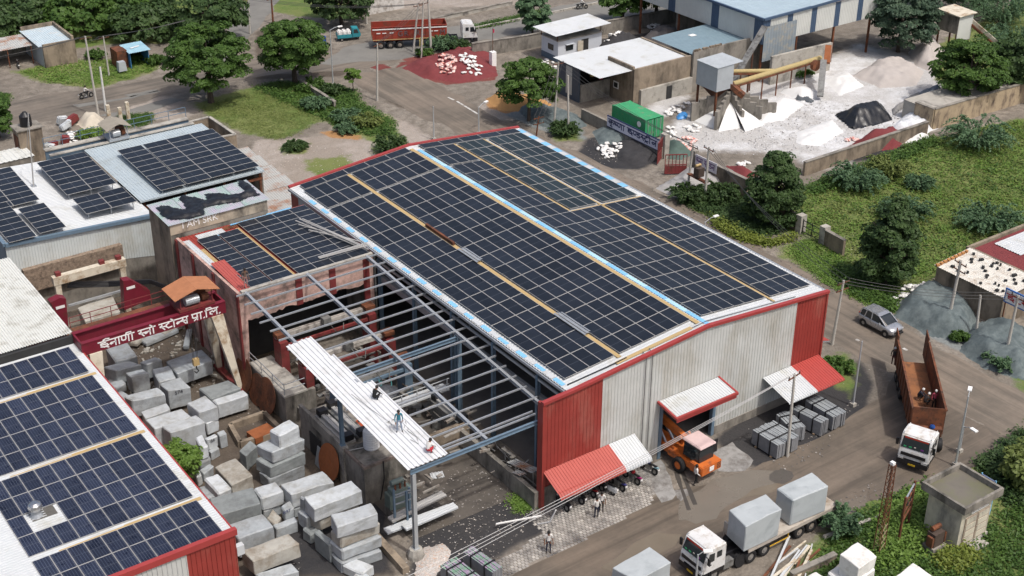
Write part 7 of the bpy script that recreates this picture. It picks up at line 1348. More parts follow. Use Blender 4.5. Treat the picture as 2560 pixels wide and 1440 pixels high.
M_GSHEET=mat('grey_sheet',(.36,.39,.41),.55,.1,.1,1.0)
for a in ((hx0,hy0,hx0+.06,hy1),(hx0,hy1-.06,hx1,hy1)):boxwall(cr,'hopper_wall',a[0],a[1],a[2],a[3],hz0,hz1,M_GSHEET)
boxwall(cr,'hopper_wall',hx0+.06,hy0,hx0+2.6,hy0+.06,hz0,hz1,M_GSHEET);mb=MB();mb.corr((hx0-.1,hy0-.1,hz1),(0,1,0),(hx1-hx0+.2,0,.1),hy1-hy0+.2,.3,.03,n=(0,0,1));part('hopper_roof',mb,M_GSHEET,cr,w=True);boxwall(cr,'hopper_wall',hx1-.06,hy0+1.8,hx1,hy1-.06,hz0,hz1,M_GSHEET)
for x,y in ((hx0+.2,hy0+.2),(hx1-.2,hy0+.2),(hx0+.2,hy1-.2),(hx1-.2,hy1-.2)):mb=MB();mb.bar((x,y,0),(x,y,hz0),.22);part('leg',mb,M_RUST,cr,w=True)
mb=MB();mb.hexa([(48,48.6,2.4),(49.4,48.6,2.4),(49.4,49.8,2.4),(48,49.8,2.4)],[(47,47.9,hz0),(50.4,47.9,hz0),(50.4,51,hz0),(47,51,hz0)]);part('hopper_cone',mb,M_RUST,cr,w=True)
def conveyor(name,a,b,w_,m,cover=None):
 mb=MB();mb.bar(a,b,w_,.25);part(name,mb,m,cr,w=True)
 if cover:mb=MB();mb.tube([Vector(a)+V(0,0,.3),Vector(b)+V(0,0,.3)],w_*.5,10);part('conveyor_cover',mb,cover,cr,w=True)
 n=max(2,int((Vector(b)-Vector(a)).length/3))
 for i in range(1,n):q=Vector(a).lerp(Vector(b),i/n);mb=MB();mb.bar(q-V(0,0,.1),(q.x,q.y,0),.12);part('trestle',mb,M_RUST,cr,w=True)
M_YEL=mat('yellow_conveyor_cover',(.38,.30,.14),.6,0,.12)
conveyor('conveyor',(50.2,48.6,3.6),GX(2050,150,68.5),.62,M_RUST,M_YEL);conveyor('conveyor',(50.5,50.4,4.6),(58.5,50.0,3.2),.5,M_RUST,M_YEL);conveyor('conveyor',(52.0,50.9,2.4),(60.8,54.4,7.6),.8,M_OILY);conveyor('conveyor',(66.8,49.4,3.4),(62.6,45.6,.6),.8,M_OILY)
mb=MB();mb.bar((48.8,48.4,4.6),(50.2,46.6,3.0),.9,.6);part('chute',mb,M_RUST,cr,w=True);mb=MB();mb.bar((68.3,50.2,4.8),(67.2,49.2,3.0),.8,.6);part('chute',mb,mat('orange_rust',(.26,.085,.03)),cr,w=True)
mb=MB();mb.cyl((66.2,50.4,2.6),(66.2,49.9,2.6),.7,16);part('flywheel',mb,M_RUST,cr,w=True)
M_POWD=mat('white_stone_powder',(.60,.60,.59),.95,0,.05,1.5,bump=.2,bscale=3);M_PINKP=mat('pinkish_stone_powder',(.40,.365,.34),.95,0,.08,1.0,bump=.25,bscale=3)
bn=thing('storage_bins','fan of stepped concrete divider walls holding white stone powder','bins',(50,46,0));hub=Vector((49.4,48.0,0))
for px_,py_,st in ((1728,302,0),(1788,325,0),(1855,312,1),(1902,300,1),(1936,290,1)):
 e=G(px_,py_);d=e-hub;L_=d.length;n=5
 for i in range(n):
  h0=3.5-(2.2*i/n if st else 1.5*i/n);a=hub+d*(i/n+.02);b=hub+d*((i+1)/n+.02);mb=MB();mb.bar((a.x,a.y,h0/2),(b.x,b.y,h0/2),.36,h0);part('divider_step',mb,M_CONC,bn,w=True)
from mathutils.bvhtree import BVHTree
MNDS=[]
def mz(x,y):
 z=0.0
 for o,b in MNDS:
  h=b.ray_cast(Vector((x,y,50))-o.location,Vector((0,0,-1)))
  if h[0] is not None:z=max(z,h[0].z)
 return z
def mound(name,label,cat,outline,h,m,run=2.0,seed=1,step=.3,rough=.12,zbase=0.0,kind=None,group=None,sharp=1.0):
 poly=np.array(outline);x0,y0=poly.min(0)-.2;x1,y1=poly.max(0)+.2;xs=np.arange(x0,x1+step,step);ys=np.arange(y0,y1+step,step)
 P=np.array([(x,y) for x in xs for y in ys]);d=sdf(P,poly);n=len(ys);zs=[]
 for (x,y),q in zip(P,d):
  nz_=mnoise.fractal(Vector((x*.35+seed*7,y*.35,seed)),.8,2.0,4);t_=max(0,min(1,(q+.4*nz_*min(1,max(0,q)))/run));t_=(1-(1-t_)**2.0)*.75+t_*.25
  zs.append(zbase+h*t_*(1+.4*nz_)+(rough*mnoise.noise(Vector((x*1.7,y*1.7,seed)))*min(1,max(0,q)))-(.06 if q<.05 else 0)+.02)
 fs=[];
 for i in range(len(xs)-1):
  for j in range(n-1):
   k=(i*n+j,(i+1)*n+j,(i+1)*n+j+1,i*n+j+1)
   if max(d[q] for q in k)>-.15:fs.append(k)
 used=sorted({i for f in fs for i in f});mp={o_:i for i,o_ in enumerate(used)};mb=MB();mb.add([(P[i][0],P[i][1],zs[i]) for i in used],[tuple(mp[i] for i in f) for f in fs]);c=poly.mean(0)
 o=single(name,mb,m,label,cat,(c[0],c[1],0),0,group,w=True,smooth=True,kind=kind);MNDS.append((o,BVHTree.FromPolygons([v.co.copy() for v in o.data.vertices],[tuple(p.vertices) for p in o.data.polygons]))); return o
def fan(label,e1,e2,h):
 a,b=G(*e1),G(*e2);d1,d2=a-hub,b-hub;mb=MB();n=10;vs=[];
 for i in range(n+1):
  t_=i/n
  for j in range(7):
   q=hub+(d1.lerp(d2,.01+.98*j/6))*t_*1.02;vs.append((q.x,q.y,max(.02,h*(1-t_)**.9+.05*mnoise.noise(q*1.1))))
 mb.add(vs,[(i*7+j,(i+1)*7+j,(i+1)*7+j+1,i*7+j+1) for i in range(n) for j in range(6)]);single('powder_heap',mb,M_POWD,label,'heap',hub,0,'powder heaps in the bins',w=True,smooth=True)
fan('white powder cone in the leftmost bin of the fan',(1732,300),(1786,323),2.0);fan('white powder cone in the middle bin, the brightest one',(1795,330),(1852,320),2.3);fan('white powder cone spilling from the right bin of the fan',(1862,330),(1912,312),2.2)
gp= lambda l,z=0:[(G(x,y,z).x,G(x,y,z).y) for x,y in l]
mound('sand_heap','big dark red crushed stone heap beside the far road','heap',gp([(1005,170),(1040,150),(1100,135),(1150,118),(1230,125),(1245,190),(1150,208),(1060,196)]),1.15,mat('red_crushed_stone',(.155,.032,.034),.95,0,.12,1.5,bump=.4,bscale=4),4.5,3)
mound('sand_heap','dark red heap by the wall of the white dust yard','heap',gp([(2130,360),(2170,345),(2230,330),(2265,350),(2240,372),(2180,378)]),1.5,MATS['red_crushed_stone'],1.6,4)
mound('sand_heap','dark red strip of crushed stone behind the second gate wall','heap',gp([(1815,415),(1850,418),(1900,440),(1860,445)]),.7,MATS['red_crushed_stone'],1.2,14)
mound('sand_heap','orange sand heap under the small tree by the far road','heap',gp([(1215,250),(1250,232),(1330,250),(1380,262),(1330,280),(1250,275)]),1.2,mat('orange_sand',(.40,.22,.085),.95,0,.1,1.5),2.0,5)
M_GRAVB=mat('blue_grey_gravel',(.085,.108,.112),.95,0,.2,2.0,bump=1.0,bscale=3,col2=(.125,.15,.15),cscale=.5)
mound('gravel_heap','large blue grey gravel heap beside the silver car','heap',gp([(2235,790),(2260,745),(2310,715),(2390,720),(2440,770),(2440,830),(2400,850),(2320,840)]),1.4,M_GRAVB,1.9,6)
mound('gravel_heap','second blue grey gravel heap behind the three poles at the right edge','heap',gp([(2400,880),(2420,820),(2500,800),(2580,830),(2600,900),(2560,950),(2460,920)]),1.25,M_GRAVB,1.8,7)
mound('gravel_heap','low blue grey gravel spread under the tree by the far gate poles','heap',gp([(1290,270),(1340,262),(1440,285),(1470,315),(1420,330),(1330,310)]),.9,M_GRAVB,2.0,8)
mound('gravel_heap','grey green gravel heap in front of the lettered banner','heap',gp([(1480,330),(1530,310),(1580,330),(1575,355),(1500,365)]),.9,M_GRAVB,2.0,9);mound('gravel_heap','dark green gravel heap right of the gate pillar','heap',gp([(1665,355),(1700,362),(1735,385),(1700,400),(1662,395)]),1.1,mat('dark_green_gravel',(.07,.105,.09),.95,0,.15,2.0),1.8,10)
mound('gravel_heap','pale grey sand heap below the transformer poles','heap',gp([(1640,470),(1700,435),(1760,430),(1830,450),(1850,480),(1760,490),(1700,500)]),1.2,mat('pale_grey_sand',(.32,.31,.30),.95,0,.1,1.5),2.6,11)
M_COAL=mat('black_coal',(.035,.034,.036),.9,0,.25,2.0,bump=.6,bscale=4)
mound('coal_heap','black grit heap before the banner and gate','heap',gp([(1540,355),(1600,345),(1650,360),(1665,395),(1600,415),(1545,400)]),.7,M_COAL,2.0,12);mound('coal_heap','black grit heap behind the white cabin','heap',gp([(1480,130),(1540,105),(1600,110),(1620,135),(1540,160),(1490,160)]),2.0,M_COAL,2.6,13);mound('coal_heap','grey black grit heap against the far boundary wall','heap',gp([(1580,112),(1640,88),(1720,90),(1740,120),(1650,135)]),2.0,mat('grey_grit',(.07,.065,.065),.9,0,.2,2.0),2.6,15)
mound('powder_heap','pinkish powder heap behind the crusher yard, beside the round tree','heap',gp([(2130,190),(2200,150),(2260,150),(2310,180),(2290,215),(2200,220)]),1.15,M_PINKP,2.6,16);mound('powder_heap','pinkish powder heap below the small sorting tower','heap',gp([(2270,130),(2330,105),(2370,140),(2330,180),(2290,165)]),2.0,M_PINKP,2.2,17)
mound('powder_heap','flat white powder heap at the inner corner of the field wall','heap',gp([(2005,400),(2080,385),(2125,395),(2050,425),(2020,420)]),.8,M_POWD,1.4,18);mound('powder_heap','white rubble heap beside the tarpaulin covered heap','heap',gp([(2220,330),(2260,290),(2330,285),(2345,320),(2290,345)]),1.3,mat('white_rubble',(.60,.61,.62),.9,0,.2,3.0,bump=1.0,bscale=3),2.0,19)
mound('rubble_heap','heap of dark grey broken stone left of the field corner tree','heap',gp([(2275,250),(2330,220),(2370,235),(2370,275),(2310,285)]),1.8,mat('dark_broken_stone',(.16,.18,.20),.9,0,.35,3.0,bump=1.0,bscale=3),2.4,20);mound('powder_heap','pale buff gravel heap beside the far left road','heap',gp([(190,310),(215,295),(260,298),(265,318),(215,325)]),1.2,mat('buff_gravel',(.48,.43,.35),.95,0,.12,2.0),1.8,21)
mound('powder_heap','white speckled chip heap at the foot of the front steel column','heap',gp([(1035,1440),(1040,1400),(1060,1370),(1110,1360),(1130,1385),(1090,1440),(1060,1470)]),.22,mat('white_chips',(.42,.39,.36),.9,0,.5,9.0,stain=(.45,.25,.15),stains=.3,sscale=5),1.2,22)
for i,(pg,h_,lab) in enumerate((([(1880,275),(1960,245),(2010,262),(1960,300),(1900,310)],.7,'low white powder spread right of the bins'),([(1990,330),(2080,300),(2110,330),(2050,365),(1990,360)],.5,'low white powder spread left of the black tarpaulin'),([(1950,230),(2010,215),(2060,235),(2010,255)],.8,'white powder heap under the end of the yellow conveyor'),([(2060,200),(2120,180),(2160,215),(2100,240)],.5,'white powder spread in the middle of the dust yard'),([(2240,330),(2300,320),(2330,345),(2270,362)],.5,'white powder spread along the field wall'))):
 mound('powder_heap',lab,'heap',gp(pg),h_,M_POWD,2.0,40+i,.35,.25)
cloth('tarpaulin','shiny black tarpaulin spread over a heap in the white dust yard','tarpaulin',gp([(2085,288),(2150,275),(2205,262),(2232,300),(2180,315),(2130,325)]),0,1.7,M_TARP,6,.25,flat=1.8,amp=.25)
cloth('tarpaulin','grey tarpaulin over the heap beside the black one','tarpaulin',gp([(2228,275),(2270,245),(2310,240),(2320,255),(2260,270),(2235,290)]),0,1.6,mat('grey_tarp',(.20,.195,.19),.6,0,.15,1.5),8,.25,flat=1.6)
cloth('tarpaulin','small dark crumpled tarpaulin on the dust near the conveyor end','tarpaulin',gp([(1985,240),(2000,236),(2035,252),(2030,258),(1990,250)]),.02,.3,mat('slate_tarp',(.08,.09,.10),.6),9,.18);cloth('tarpaulin','bright blue plastic sheet lying between the bins and the hall','tarpaulin',gp([(1690,292),(1702,283),(1720,286),(1715,298),(1695,300)]),.02,.35,mat('blue_sheet_plastic',(.05,.22,.5),.4),10,.15)
st_=thing('sorting_tower','small sorting house on a steep frame with a long inclined conveyor','tower',(91,48.5,0));c=GX(2380,45,91.0);zc=c.z
boxwall(st_,'house_wall',89.6,46.8,89.7,50.2,zc-1.5,zc+1.0,M_CONC);boxwall(st_,'house_wall',89.7,46.8,92.6,46.9,zc-2.6,zc+1.0,M_CREW);mb=MB();mb.hexa([(89.3,46.5,zc+1.0),(92.9,46.5,zc+1.0),(92.9,50.4,zc+1.0),(89.3,50.4,zc+1.0)],[(89.3,46.5,zc+1.1),(92.9,46.5,zc+1.1),(92.9,50.4,zc+1.3),(89.3,50.4,zc+1.3)]);part('house_roof',mb,M_CREAM,st_,w=True)
for x,y in ((89.8,47),(92.4,47),(89.8,50),(92.4,50)):mb=MB();mb.bar((x,y,0),(x,y,zc-1.5),.2);part('leg',mb,M_RUST,st_,w=True)
e=G(2520,140,.8);mb=MB();mb.bar((92.4,48.4,zc+.2),e,.8,.3);part('conveyor',mb,M_RUST,st_,w=True);mb=MB();mb.bar((92.3,48.0,zc+.5),e+V(0,-.4,.3),.12,.5);part('conveyor_side',mb,M_CREAM,st_,w=True)
rs=thing('shop_building','low brown building with stones weighing down its pale roof sheets at the right edge','building',(37,0,0));sh=3.0
boxwall(rs,'wall',34.0,-3.4,34.3,4.0,0,sh,M_BRICKY);boxwall(rs,'wall',34.3,3.7,38.6,4.0,0,sh,M_BRICKY);boxwall(rs,'wall',34.3,-3.4,38.6,-3.1,0,sh,M_BRICKY)
mb=MB();mb.corr((33.8,-3.6,sh+.05),(0,1,0),(5.0,0,.35),7.8,.25,.04,n=(0,0,1));part('roof_sheet',mb,mat('old_pale_tin',(.55,.53,.48),.7,0,.1,1.0,stain=(.30,.24,.18),stains=.35),rs,w=True)
rnd=random.Random(21)
for k in range(34):
 x=rnd.uniform(34.2,38.4);y=rnd.uniform(-3.0,3.2);mb=MB();mb.box((x,y,sh+.2+(x-33.8)*.07),(rnd.uniform(.16,.3),rnd.uniform(.16,.3),.16),rnd.uniform(0,3));part('roof_stone',mb,M_DARK,rs,w=True)
for k in range(9):mb=MB();mb.box((33.9+k*.5,3.85,sh+.2+k*.03),(.36,.24,.2),rnd.uniform(-.4,.4));part('edge_brick',mb,mat('orange_brick',(.40,.19,.07),.9,0,.2),rs,w=True)
rs2=thing('shop_building','neighbouring brown building with red and white roof patches cut by the right edge','building',(42,-1,0));boxwall(rs2,'wall',38.8,-6,39.1,4.6,0,3.4,M_BRICKY);boxwall(rs2,'wall',39.1,4.3,50,4.6,0,3.4,M_BRICKY);mb=MB();mb.corr((39.1,-6,3.3),(0,1,0),(10,0,0),10,.3,.04,n=(0,0,1));part('roof_sheet',mb,MATS['red_crushed_stone'],rs2,w=True);mb=MB();mb.corr((41.5,.5,3.38),(0,1,0),(6,0,0),3,.3,.04,n=(0,0,1));part('roof_patch',mb,M_WHITE,rs2,w=True)
sb=thing('shop_sign','blue edged shop board with red Hindi lettering at the right edge','sign',(34.0,-4.6,3));boxwall(sb,'board',33.9,-8.6,34.0,-3.5,2.7,4.1,mat('sign_blue',(.06,.16,.42),.5));boxwall(sb,'face',33.86,-8.5,33.895,-3.65,2.85,3.95,M_LETW);mb=write(['i','tta','sa','aa','na'],(33.85,-3.75,3.1),(0,-1,0),(0,0,1),.55,.1,.012,width=3.2);part('lettering',mb,mat('red_lettering',(.4,.03,.03),.6),sb,w=True)
for y in (-3.7,-8.4):mb=MB();mb.bar((33.95,y,0),(33.95,y,2.7),.1);part('post',mb,M_RUST,sb,w=True)
hu=thing('substation_hut','pale square hut with flooded flat roof and double doors at the lower right','hut',(8,-20,0));M_HUT=mat('cream_hut_wall',(.52,.48,.38),.85,0,.1,1.0,stain=(.20,.19,.17),stains=.4,sscale=.5,streak=True)
hx0,hx1,hy0,hy1=5.55,8.75,-21.75,-18.85;boxwall(hu,'wall',hx0,hy0,hx1,hy1,0,3.6,M_HUT)
for a in ((hx0-.45,hy0-.45,hx1+.45,hy0-.25),(hx0-.45,hy1+.25,hx1+.45,hy1+.45),(hx0-.45,hy0-.25,hx0-.25,hy1+.25),(hx1+.25,hy0-.25,hx1+.45,hy1+.25)):boxwall(hu,'roof_upstand',a[0],a[1],a[2],a[3],3.6,4.2,M_CONC)
boxwall(hu,'roof_slab',hx0-.25,hy0-.25,hx1+.25,hy1+.25,3.6,3.78,mat('mossy_roof_slab',(.15,.135,.11),.6,0,.2,.8,col2=(.12,.12,.07),cscale=.4));boxwall(hu,'plinth',hx0-.1,hy0-.12,hx1+.1,hy1+.1,0,.35,M_CONCL)
for x in (6.0,7.3):boxwall(hu,'door',x,hy0-.06,x+1.25,hy0-.01,.4,2.7,mat('weathered_door',(.34,.27,.21),.8,0,.2,3.0));
for x in (6.0,7.3):
 for k in range(4):boxwall(hu,'door_panel',x+.1,hy0-.09,x+1.15,hy0-.065,.5+k*.55,.95+k*.55,M_HUT)
boxwall(hu,'door_gap',7.2,hy0-.05,7.28,hy0-.012,.4,2.7,M_DARK);boxwall(hu,'step',6.6,hy0-.9,8.0,hy0-.12,0,.25,M_CONCL);boxwall(hu,'lintel',6.4,hy0-.15,8.2,hy0-.01,3.0,3.1,M_LETW)
lt=thing('lattice_mast','rusty lattice mast narrowing upward with a small lamp on top','mast',(.95,-18.8,0));H_=7.6;w0,w1=.55,.16
cn=[(-1,-1),(1,-1),(1,1),(-1,1)]
for a,b in cn:mb=MB();mb.bar((a*w0/2,b*w0/2,0),(a*w1,b*w1,H_),.05);part('leg',mb,M_RUST,lt)
nseg=14
for i in range(nseg):
 z0,z1=H_*i/nseg,H_*(i+1)/nseg;f0=w0/2+(w1-w0/2)*i/nseg;f1=w0/2+(w1-w0/2)*(i+1)/nseg
 for k in range(4):a,b=cn[k],cn[(k+1)%4];mb=MB();mb.bar((a[0]*f0,a[1]*f0,z0),(b[0]*f1,b[1]*f1,z1),.035);part('brace',mb,M_RUST if i>4 else mat('buff_old_paint',(.36,.28,.17),.8,0,.2),lt)
mb=MB();mb.box((0,0,H_+.1),(.25,.3,.2));part('lamp_head',mb,M_LETW,lt)
iso=thing('isolator_frame','rusty two post isolator frame beside the hut','frame',(3.9,-18.4,0))
for x,y in ((2.9,-18.9),(4.9,-18.0)):mb=MB();mb.bar((x,y,0),(x,y,4.1),.14);part('post',mb,M_RUST,iso,w=True)
for z in (1.9,2.6,3.4,3.9):mb=MB();mb.bar((2.9,-18.9,z),(4.9,-18.0,z),.1);part('crossbar',mb,M_RUST if z!=3.9 else M_STEEL,iso,w=True)
for k in range(3):
 for z in (2.7,3.5):mb=MB();mb.lathe((3.3+k*.6,-18.7+k*.27,z),[(.07,0),(.03,.06),(.07,.12),(.03,.2),(.06,.28)],7);part('insulator',mb,M_DARK,iso,w=True)
ot=thing('old_transformer','rusted old transformer on a stone plinth between mast and hut','transformer',(4.3,-20.8,0));mb=MB();mb.box((0,0,.35),(1.3,1.0,.7));part('plinth',mb,M_CONC,ot);mb=MB();mb.box((0,0,1.25),(1.0,.7,1.1));part('tank',mb,mat('dark_rust',(.07,.05,.04),.8,0,.25),ot);mb=MB();mb.cyl((-.4,.1,2.05),(.45,.1,2.05),.18,10);part('conservator',mb,M_RUST,ot)
for s in (-1,1):mb=MB();mb.box((s*.65,-.1,1.2),(.18,.5,.8));part('radiator',mb,M_RUST,ot)
for i,(pts,zt,h,lab) in enumerate(((((2100,1385),(2148,1420),(2193,1388),(2145,1352)),2.6,1.1,'white block with a yellow stain, topmost at the bottom right'),(((2098,1412),(2150,1448),(2190,1422),(2140,1390)),1.55,1.2,'white block under the yellow stained one'),(((2068,1432),(2110,1470),(2160,1445),(2100,1410)),.8,.8,'white block at the left foot of the yellow stained stack'),(((2235,1440),(2290,1480),(2335,1440),(2282,1407)),1.4,1.4,'white block peeping in at the bottom edge right of the stack'),(((2010,1440),(2040,1470),(2075,1450),(2040,1425)),1.0,1.0,'low white block at the bottom edge left of the stack'))):
 q=[G(x,y,zt) for x,y in pts];stoneblock([(v.x,v.y) for v in q],zt,h,mat('white_marble',(.66,.65,.62),.7,0,.06,1.0,stain=(.48,.46,.42),stains=.3),'stone_block',lab,300+i,'granite blocks')
kb2=thing('kerb_line','pale concrete kerb line separating road and weeds at the lower right','kerb',(0,-16.5,0));a,b=G(2060,1340,.3),G(2270,1262,.3)
for i in range(7):p0,p1=a.lerp(b,i/7),a.lerp(b,(i+.93)/7);mb=MB();mb.bar((p0.x,p0.y,.15),(p1.x,p1.y,.15),.25,.32);part('kerb_stone',mb,M_CONCL,kb2,w=True)
rnd=random.Random(8)
for i in range(16):
 a=G(1900+rnd.uniform(0,180),1420-rnd.uniform(0,60)+0,.15);an=R(rnd.uniform(5,40));L_=rnd.uniform(2,5);mb=MB();mb.bar((-L_/2,0,.1),(L_/2,0,.1+rnd.uniform(0,.3)),rnd.uniform(.08,.22),.1)
 single('scrap_beam',mb,[M_CREAM,M_RUST,M_WHITE][i%3],'scrap timber or steel length in the pile below the flatbed lorry','scrap',(a.x,a.y-1.2,.02*i),an,'scrap lengths below the flatbed')
wall('low earth bank wall beside the scrap pile at the bottom edge',[(G(1960,1440).x,G(1960,1440).y-.6),(G(2070,1390).x,G(2070,1390).y-.6)],.6,M_BRICKY)
bs=thing('notice_board','small blue framed notice board right of the hut','sign',(11.1,-19.8,0));boxwall(bs,'board',10.9,-20.4,11.0,-19.2,1.6,2.9,mat('slate_board',(.12,.15,.25),.6));
for y in (-20.4,-19.2):mb=MB();mb.bar((10.95,y,0),(10.95,y,3.0),.08);part('post',mb,M_SKY,bs,w=True)
hl=thing('roadside_hut','old plastered hut with pale tin roof beside the far left road','hut',(-10,115,0));boxwall(hl,'wall',-12.7,112.0,-8.4,112.3,0,3.2,M_BRICKY);boxwall(hl,'wall',-8.7,112.3,-8.4,120,0,3.6,M_BRICKY);boxwall(hl,'wall',-13,119.7,-8.7,120,0,3.6,M_BRICKY);boxwall(hl,'side_sheet',-12.75,112.3,-12.6,119.7,0,3.0,M_GSHEET)
mb=MB();mb.corr((-13.2,112.1,3.0),(1,0,0),(0,7.8,.1),4.6,.3,.03,n=(0,0,1));part('roof_sheet',mb,mat('pale_blue_tin',(.42,.50,.54),.6,0,.1,1.0,stain=(.5,.5,.48),stains=.3),hl,w=True);mb=MB();mb.corr((-20,114.8,2.5),(1,0,0),(0,4.6,.3),6.9,.3,.04,n=(0,0,1));part('lean_to_roof',mb,M_TIN,hl,w=True);boxwall(hl,'lean_to_back',-20,119.2,-13,119.4,0,2.6,M_CONC)
for x in (-19.8,-16.5,-13.4):mb=MB();mb.bar((x,114.9,0),(x,114.9,2.5),.1);part('post',mb,M_RUST,hl,w=True)
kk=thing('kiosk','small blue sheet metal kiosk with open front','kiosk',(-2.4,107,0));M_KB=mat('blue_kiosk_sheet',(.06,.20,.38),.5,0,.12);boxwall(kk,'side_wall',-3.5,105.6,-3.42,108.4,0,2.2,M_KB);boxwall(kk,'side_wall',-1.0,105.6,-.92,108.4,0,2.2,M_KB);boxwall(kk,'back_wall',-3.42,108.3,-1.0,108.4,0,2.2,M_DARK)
mb=MB();mb.corr((-3.7,105.2,2.2),(1,0,0),(0,3.4,.25),3.0,.25,.03,n=(0,0,1));part('roof_sheet',mb,mat('pale_blue_sheet',(.30,.48,.56),.5,0,.1),kk,w=True);mb=MB();mb.box((-2.3,106.8,2.42),(1.4,.25,.05),R(15));part('white_tape',mb,M_LETW,kk,w=True);boxwall(kk,'rust_annex',-5.0,106.2,-3.6,108.6,0,2.4,M_RUST)
mb=MB();mb.hexa([(-5.6,104.4,.3),(-4.5,104.4,.3),(-4.5,105.2,.3),(-5.6,105.2,.3)],[(-5.5,104.5,1.5),(-4.6,104.5,1.5),(-4.6,105.3,1.5),(-5.5,105.3,1.5)]);single('metal_cabinet',mb,M_GSHEET,'grey metal cabinet on the grass left of the blue kiosk','cabinet',(-5,104.8,0),0, None,w=True)
wt2=thing('water_tank','black plastic water tank on a brick pier behind the left warehouse','water tank',G(66,315,5.6));mb=MB();mb.lathe((0,0,0),[(.6,0),(.65,.2),(.62,1.2),(.3,1.5),(.2,1.6)],14);part('tank',mb,M_BLKPLAST,wt2);mb=MB();mb.lathe((0,0,1.55),[(.2,0),(.2,.1),(.01,.12)],8);part('lid',mb,M_DARK,wt2)
pt_=wt2.location;pr_=thing('brick_pier','narrow plastered water tower pier with rusty shutter behind the left warehouse','tower',(pt_.x,pt_.y,0));boxwall(pr_,'shaft',pt_.x-1.3,pt_.y-1.0,pt_.x+1.3,pt_.y+1.0,0,5.5,M_BRICKY);boxwall(pr_,'slab',pt_.x-1.45,pt_.y-1.15,pt_.x+1.45,pt_.y+1.15,5.5,5.62,M_CONC);boxwall(pr_,'shutter',pt_.x-1.35,pt_.y-.7,pt_.x-1.3,pt_.y+.7,1.5,4.8,M_RUST)
p=G(30,385,3.6);an=thing('annex','low tiled annex beside the water tower pier at the left edge','building',(p.x,p.y,0));boxwall(an,'wall',p.x-2.2,p.y-1.6,p.x+1.8,p.y+1.6,0,3.5,M_CONC);mb=MB();mb.corr((p.x-2.3,p.y-1.7,3.52),(1,0,0),(0,3.4,0),4.2,.5,.05,n=(0,0,1));part('roof_tiles',mb,M_OLDR,an,w=True)
pw=thing('flag_pillar','white painted pillar with a thin flag pole beside the red heap','pillar',G(1232,165));mb=MB();mb.box((0,0,1.0),(.7,.7,2.0));part('pillar',mb,M_LETW,pw);mb=MB();mb.bar((0,0,2.0),(0,0,5.2),.05);part('pole',mb,M_RUST,pw);mb=MB();mb.box((.12,0,4.8),(.25,.02,.5));part('flag',mb,cloth_m('crimson_cloth',(.35,.02,.06)),pw)
p=G(960,30);ru=thing('ruined_hut','half ruined whitewashed hut at the top behind the red tipper','hut',p);boxwall(ru,'wall',p.x-3,p.y,p.x+3.5,p.y+.3,0,2.4,mat('whitewash',(.52,.50,.47),.9,0,.12,1.0,stain=(.2,.17,.14),stains=.4));boxwall(ru,'wall',p.x-3,p.y+.3,p.x-2.7,p.y+5,0,2.6,M_BRICKY);boxwall(ru,'roof_slab',p.x-3.2,p.y+2,p.x+3.6,p.y+5.2,2.5,2.7,M_CONC)
md=thing('median_kerb','long pale kerb of the planted strip along the far road','kerb',G(1180,72));pts=[G(1178,74),G(1260,58),G(1360,38),G(1500,8)]
for a,b in zip(pts[:-1],pts[1:]):
 n=6
 for i in range(n):p0,p1=a.lerp(b,i/n),a.lerp(b,(i+.95)/n);mb=MB();mb.bar((p0.x,p0.y,.15),(p1.x,p1.y,.15),.3,.3);part('kerb_stone',mb,M_CONCL,md,w=True)
wall('pale curb wall on the waste ground beyond the far road',[(G(1080,55).x,G(1080,55).y),(G(1280,12).x,G(1280,12).y)],.5,M_CONCL)
kb3=wall('low concrete ledge crossing the weeds by the far road',[(G(752,215).x,G(752,215).y),(G(838,270).x,G(838,270).y)],.8,M_CONC)
for k,(px_,py_) in enumerate(((1445,5),(1400,4))): pass
def sackmesh(seed):
 rnd=random.Random(seed);bm=bmesh.new();bmesh.ops.create_icosphere(bm,subdivisions=2,radius=1.0)
 for v in bm.verts:v.co=Vector((math.copysign(abs(v.co.x)**.6,v.co.x)*.42,math.copysign(abs(v.co.y)**.6,v.co.y)*.26,math.copysign(abs(v.co.z)**.7,v.co.z)*.14))*1.0;v.co+=mnoise.noise_vector(v.co*4+Vector((seed,0,0)))*.05
 me=bpy.data.meshes.new('sack');bm.to_mesh(me);bm.free();me.polygons.foreach_set('use_smooth',[True]*len(me.polygons)); return me
M_BAGR=mat('red_white_sack',(.62,.56,.53),.8,0,.1,3.0,stain=(.55,.10,.05),stains=.55,sscale=2.5)
SK=[sackmesh(i) for i in range(4)]
for s in SK:s.materials.append(M_BAG)
SKR=[s.copy() for s in SK]
for s in SKR:s.materials.clear();s.materials.append(M_BAGR)
def sacks(label,group,outline,n,h,red=False,z0=None,seed=1):
 poly=np.array(gp(outline));rnd=random.Random(seed);x0,y0=poly.min(0);x1,y1=poly.max(0);k=0;dm_=max(.5,float(np.max(sdf(np.array([poly.mean(0)]),poly))));tries=0
 while k<n and tries<2000:
  tries+=1;x,y=rnd.uniform(x0,x1),rnd.uniform(y0,y1);d=float(sdf(np.array([(x,y)]),poly)[0])
  if d<0:continue
  z=.1+.3*h*min(1,d/dm_)*rnd.uniform(.5,1)+mz(x,y);o=link('sack',(SKR if red else SK)[k%4], None,(x,y,z),(rnd.uniform(-.4,.4),rnd.uniform(-.4,.4),rnd.uniform(0,3.1)),(rnd.uniform(.6,.9),)*3);tag(o,label,'sack',group);k+=1
sacks('white sack with red print in the left pile on the red heap','sacks on the red heap, left pile',[(1085,165),(1120,155),(1145,165),(1135,195),(1100,192)],44,1.0, True, None,1)
sacks('white sack in the right pile on the red heap','sacks on the red heap, right pile',[(1150,160),(1180,158),(1212,178),(1200,192),(1158,195)],48,.6, False, None,2)
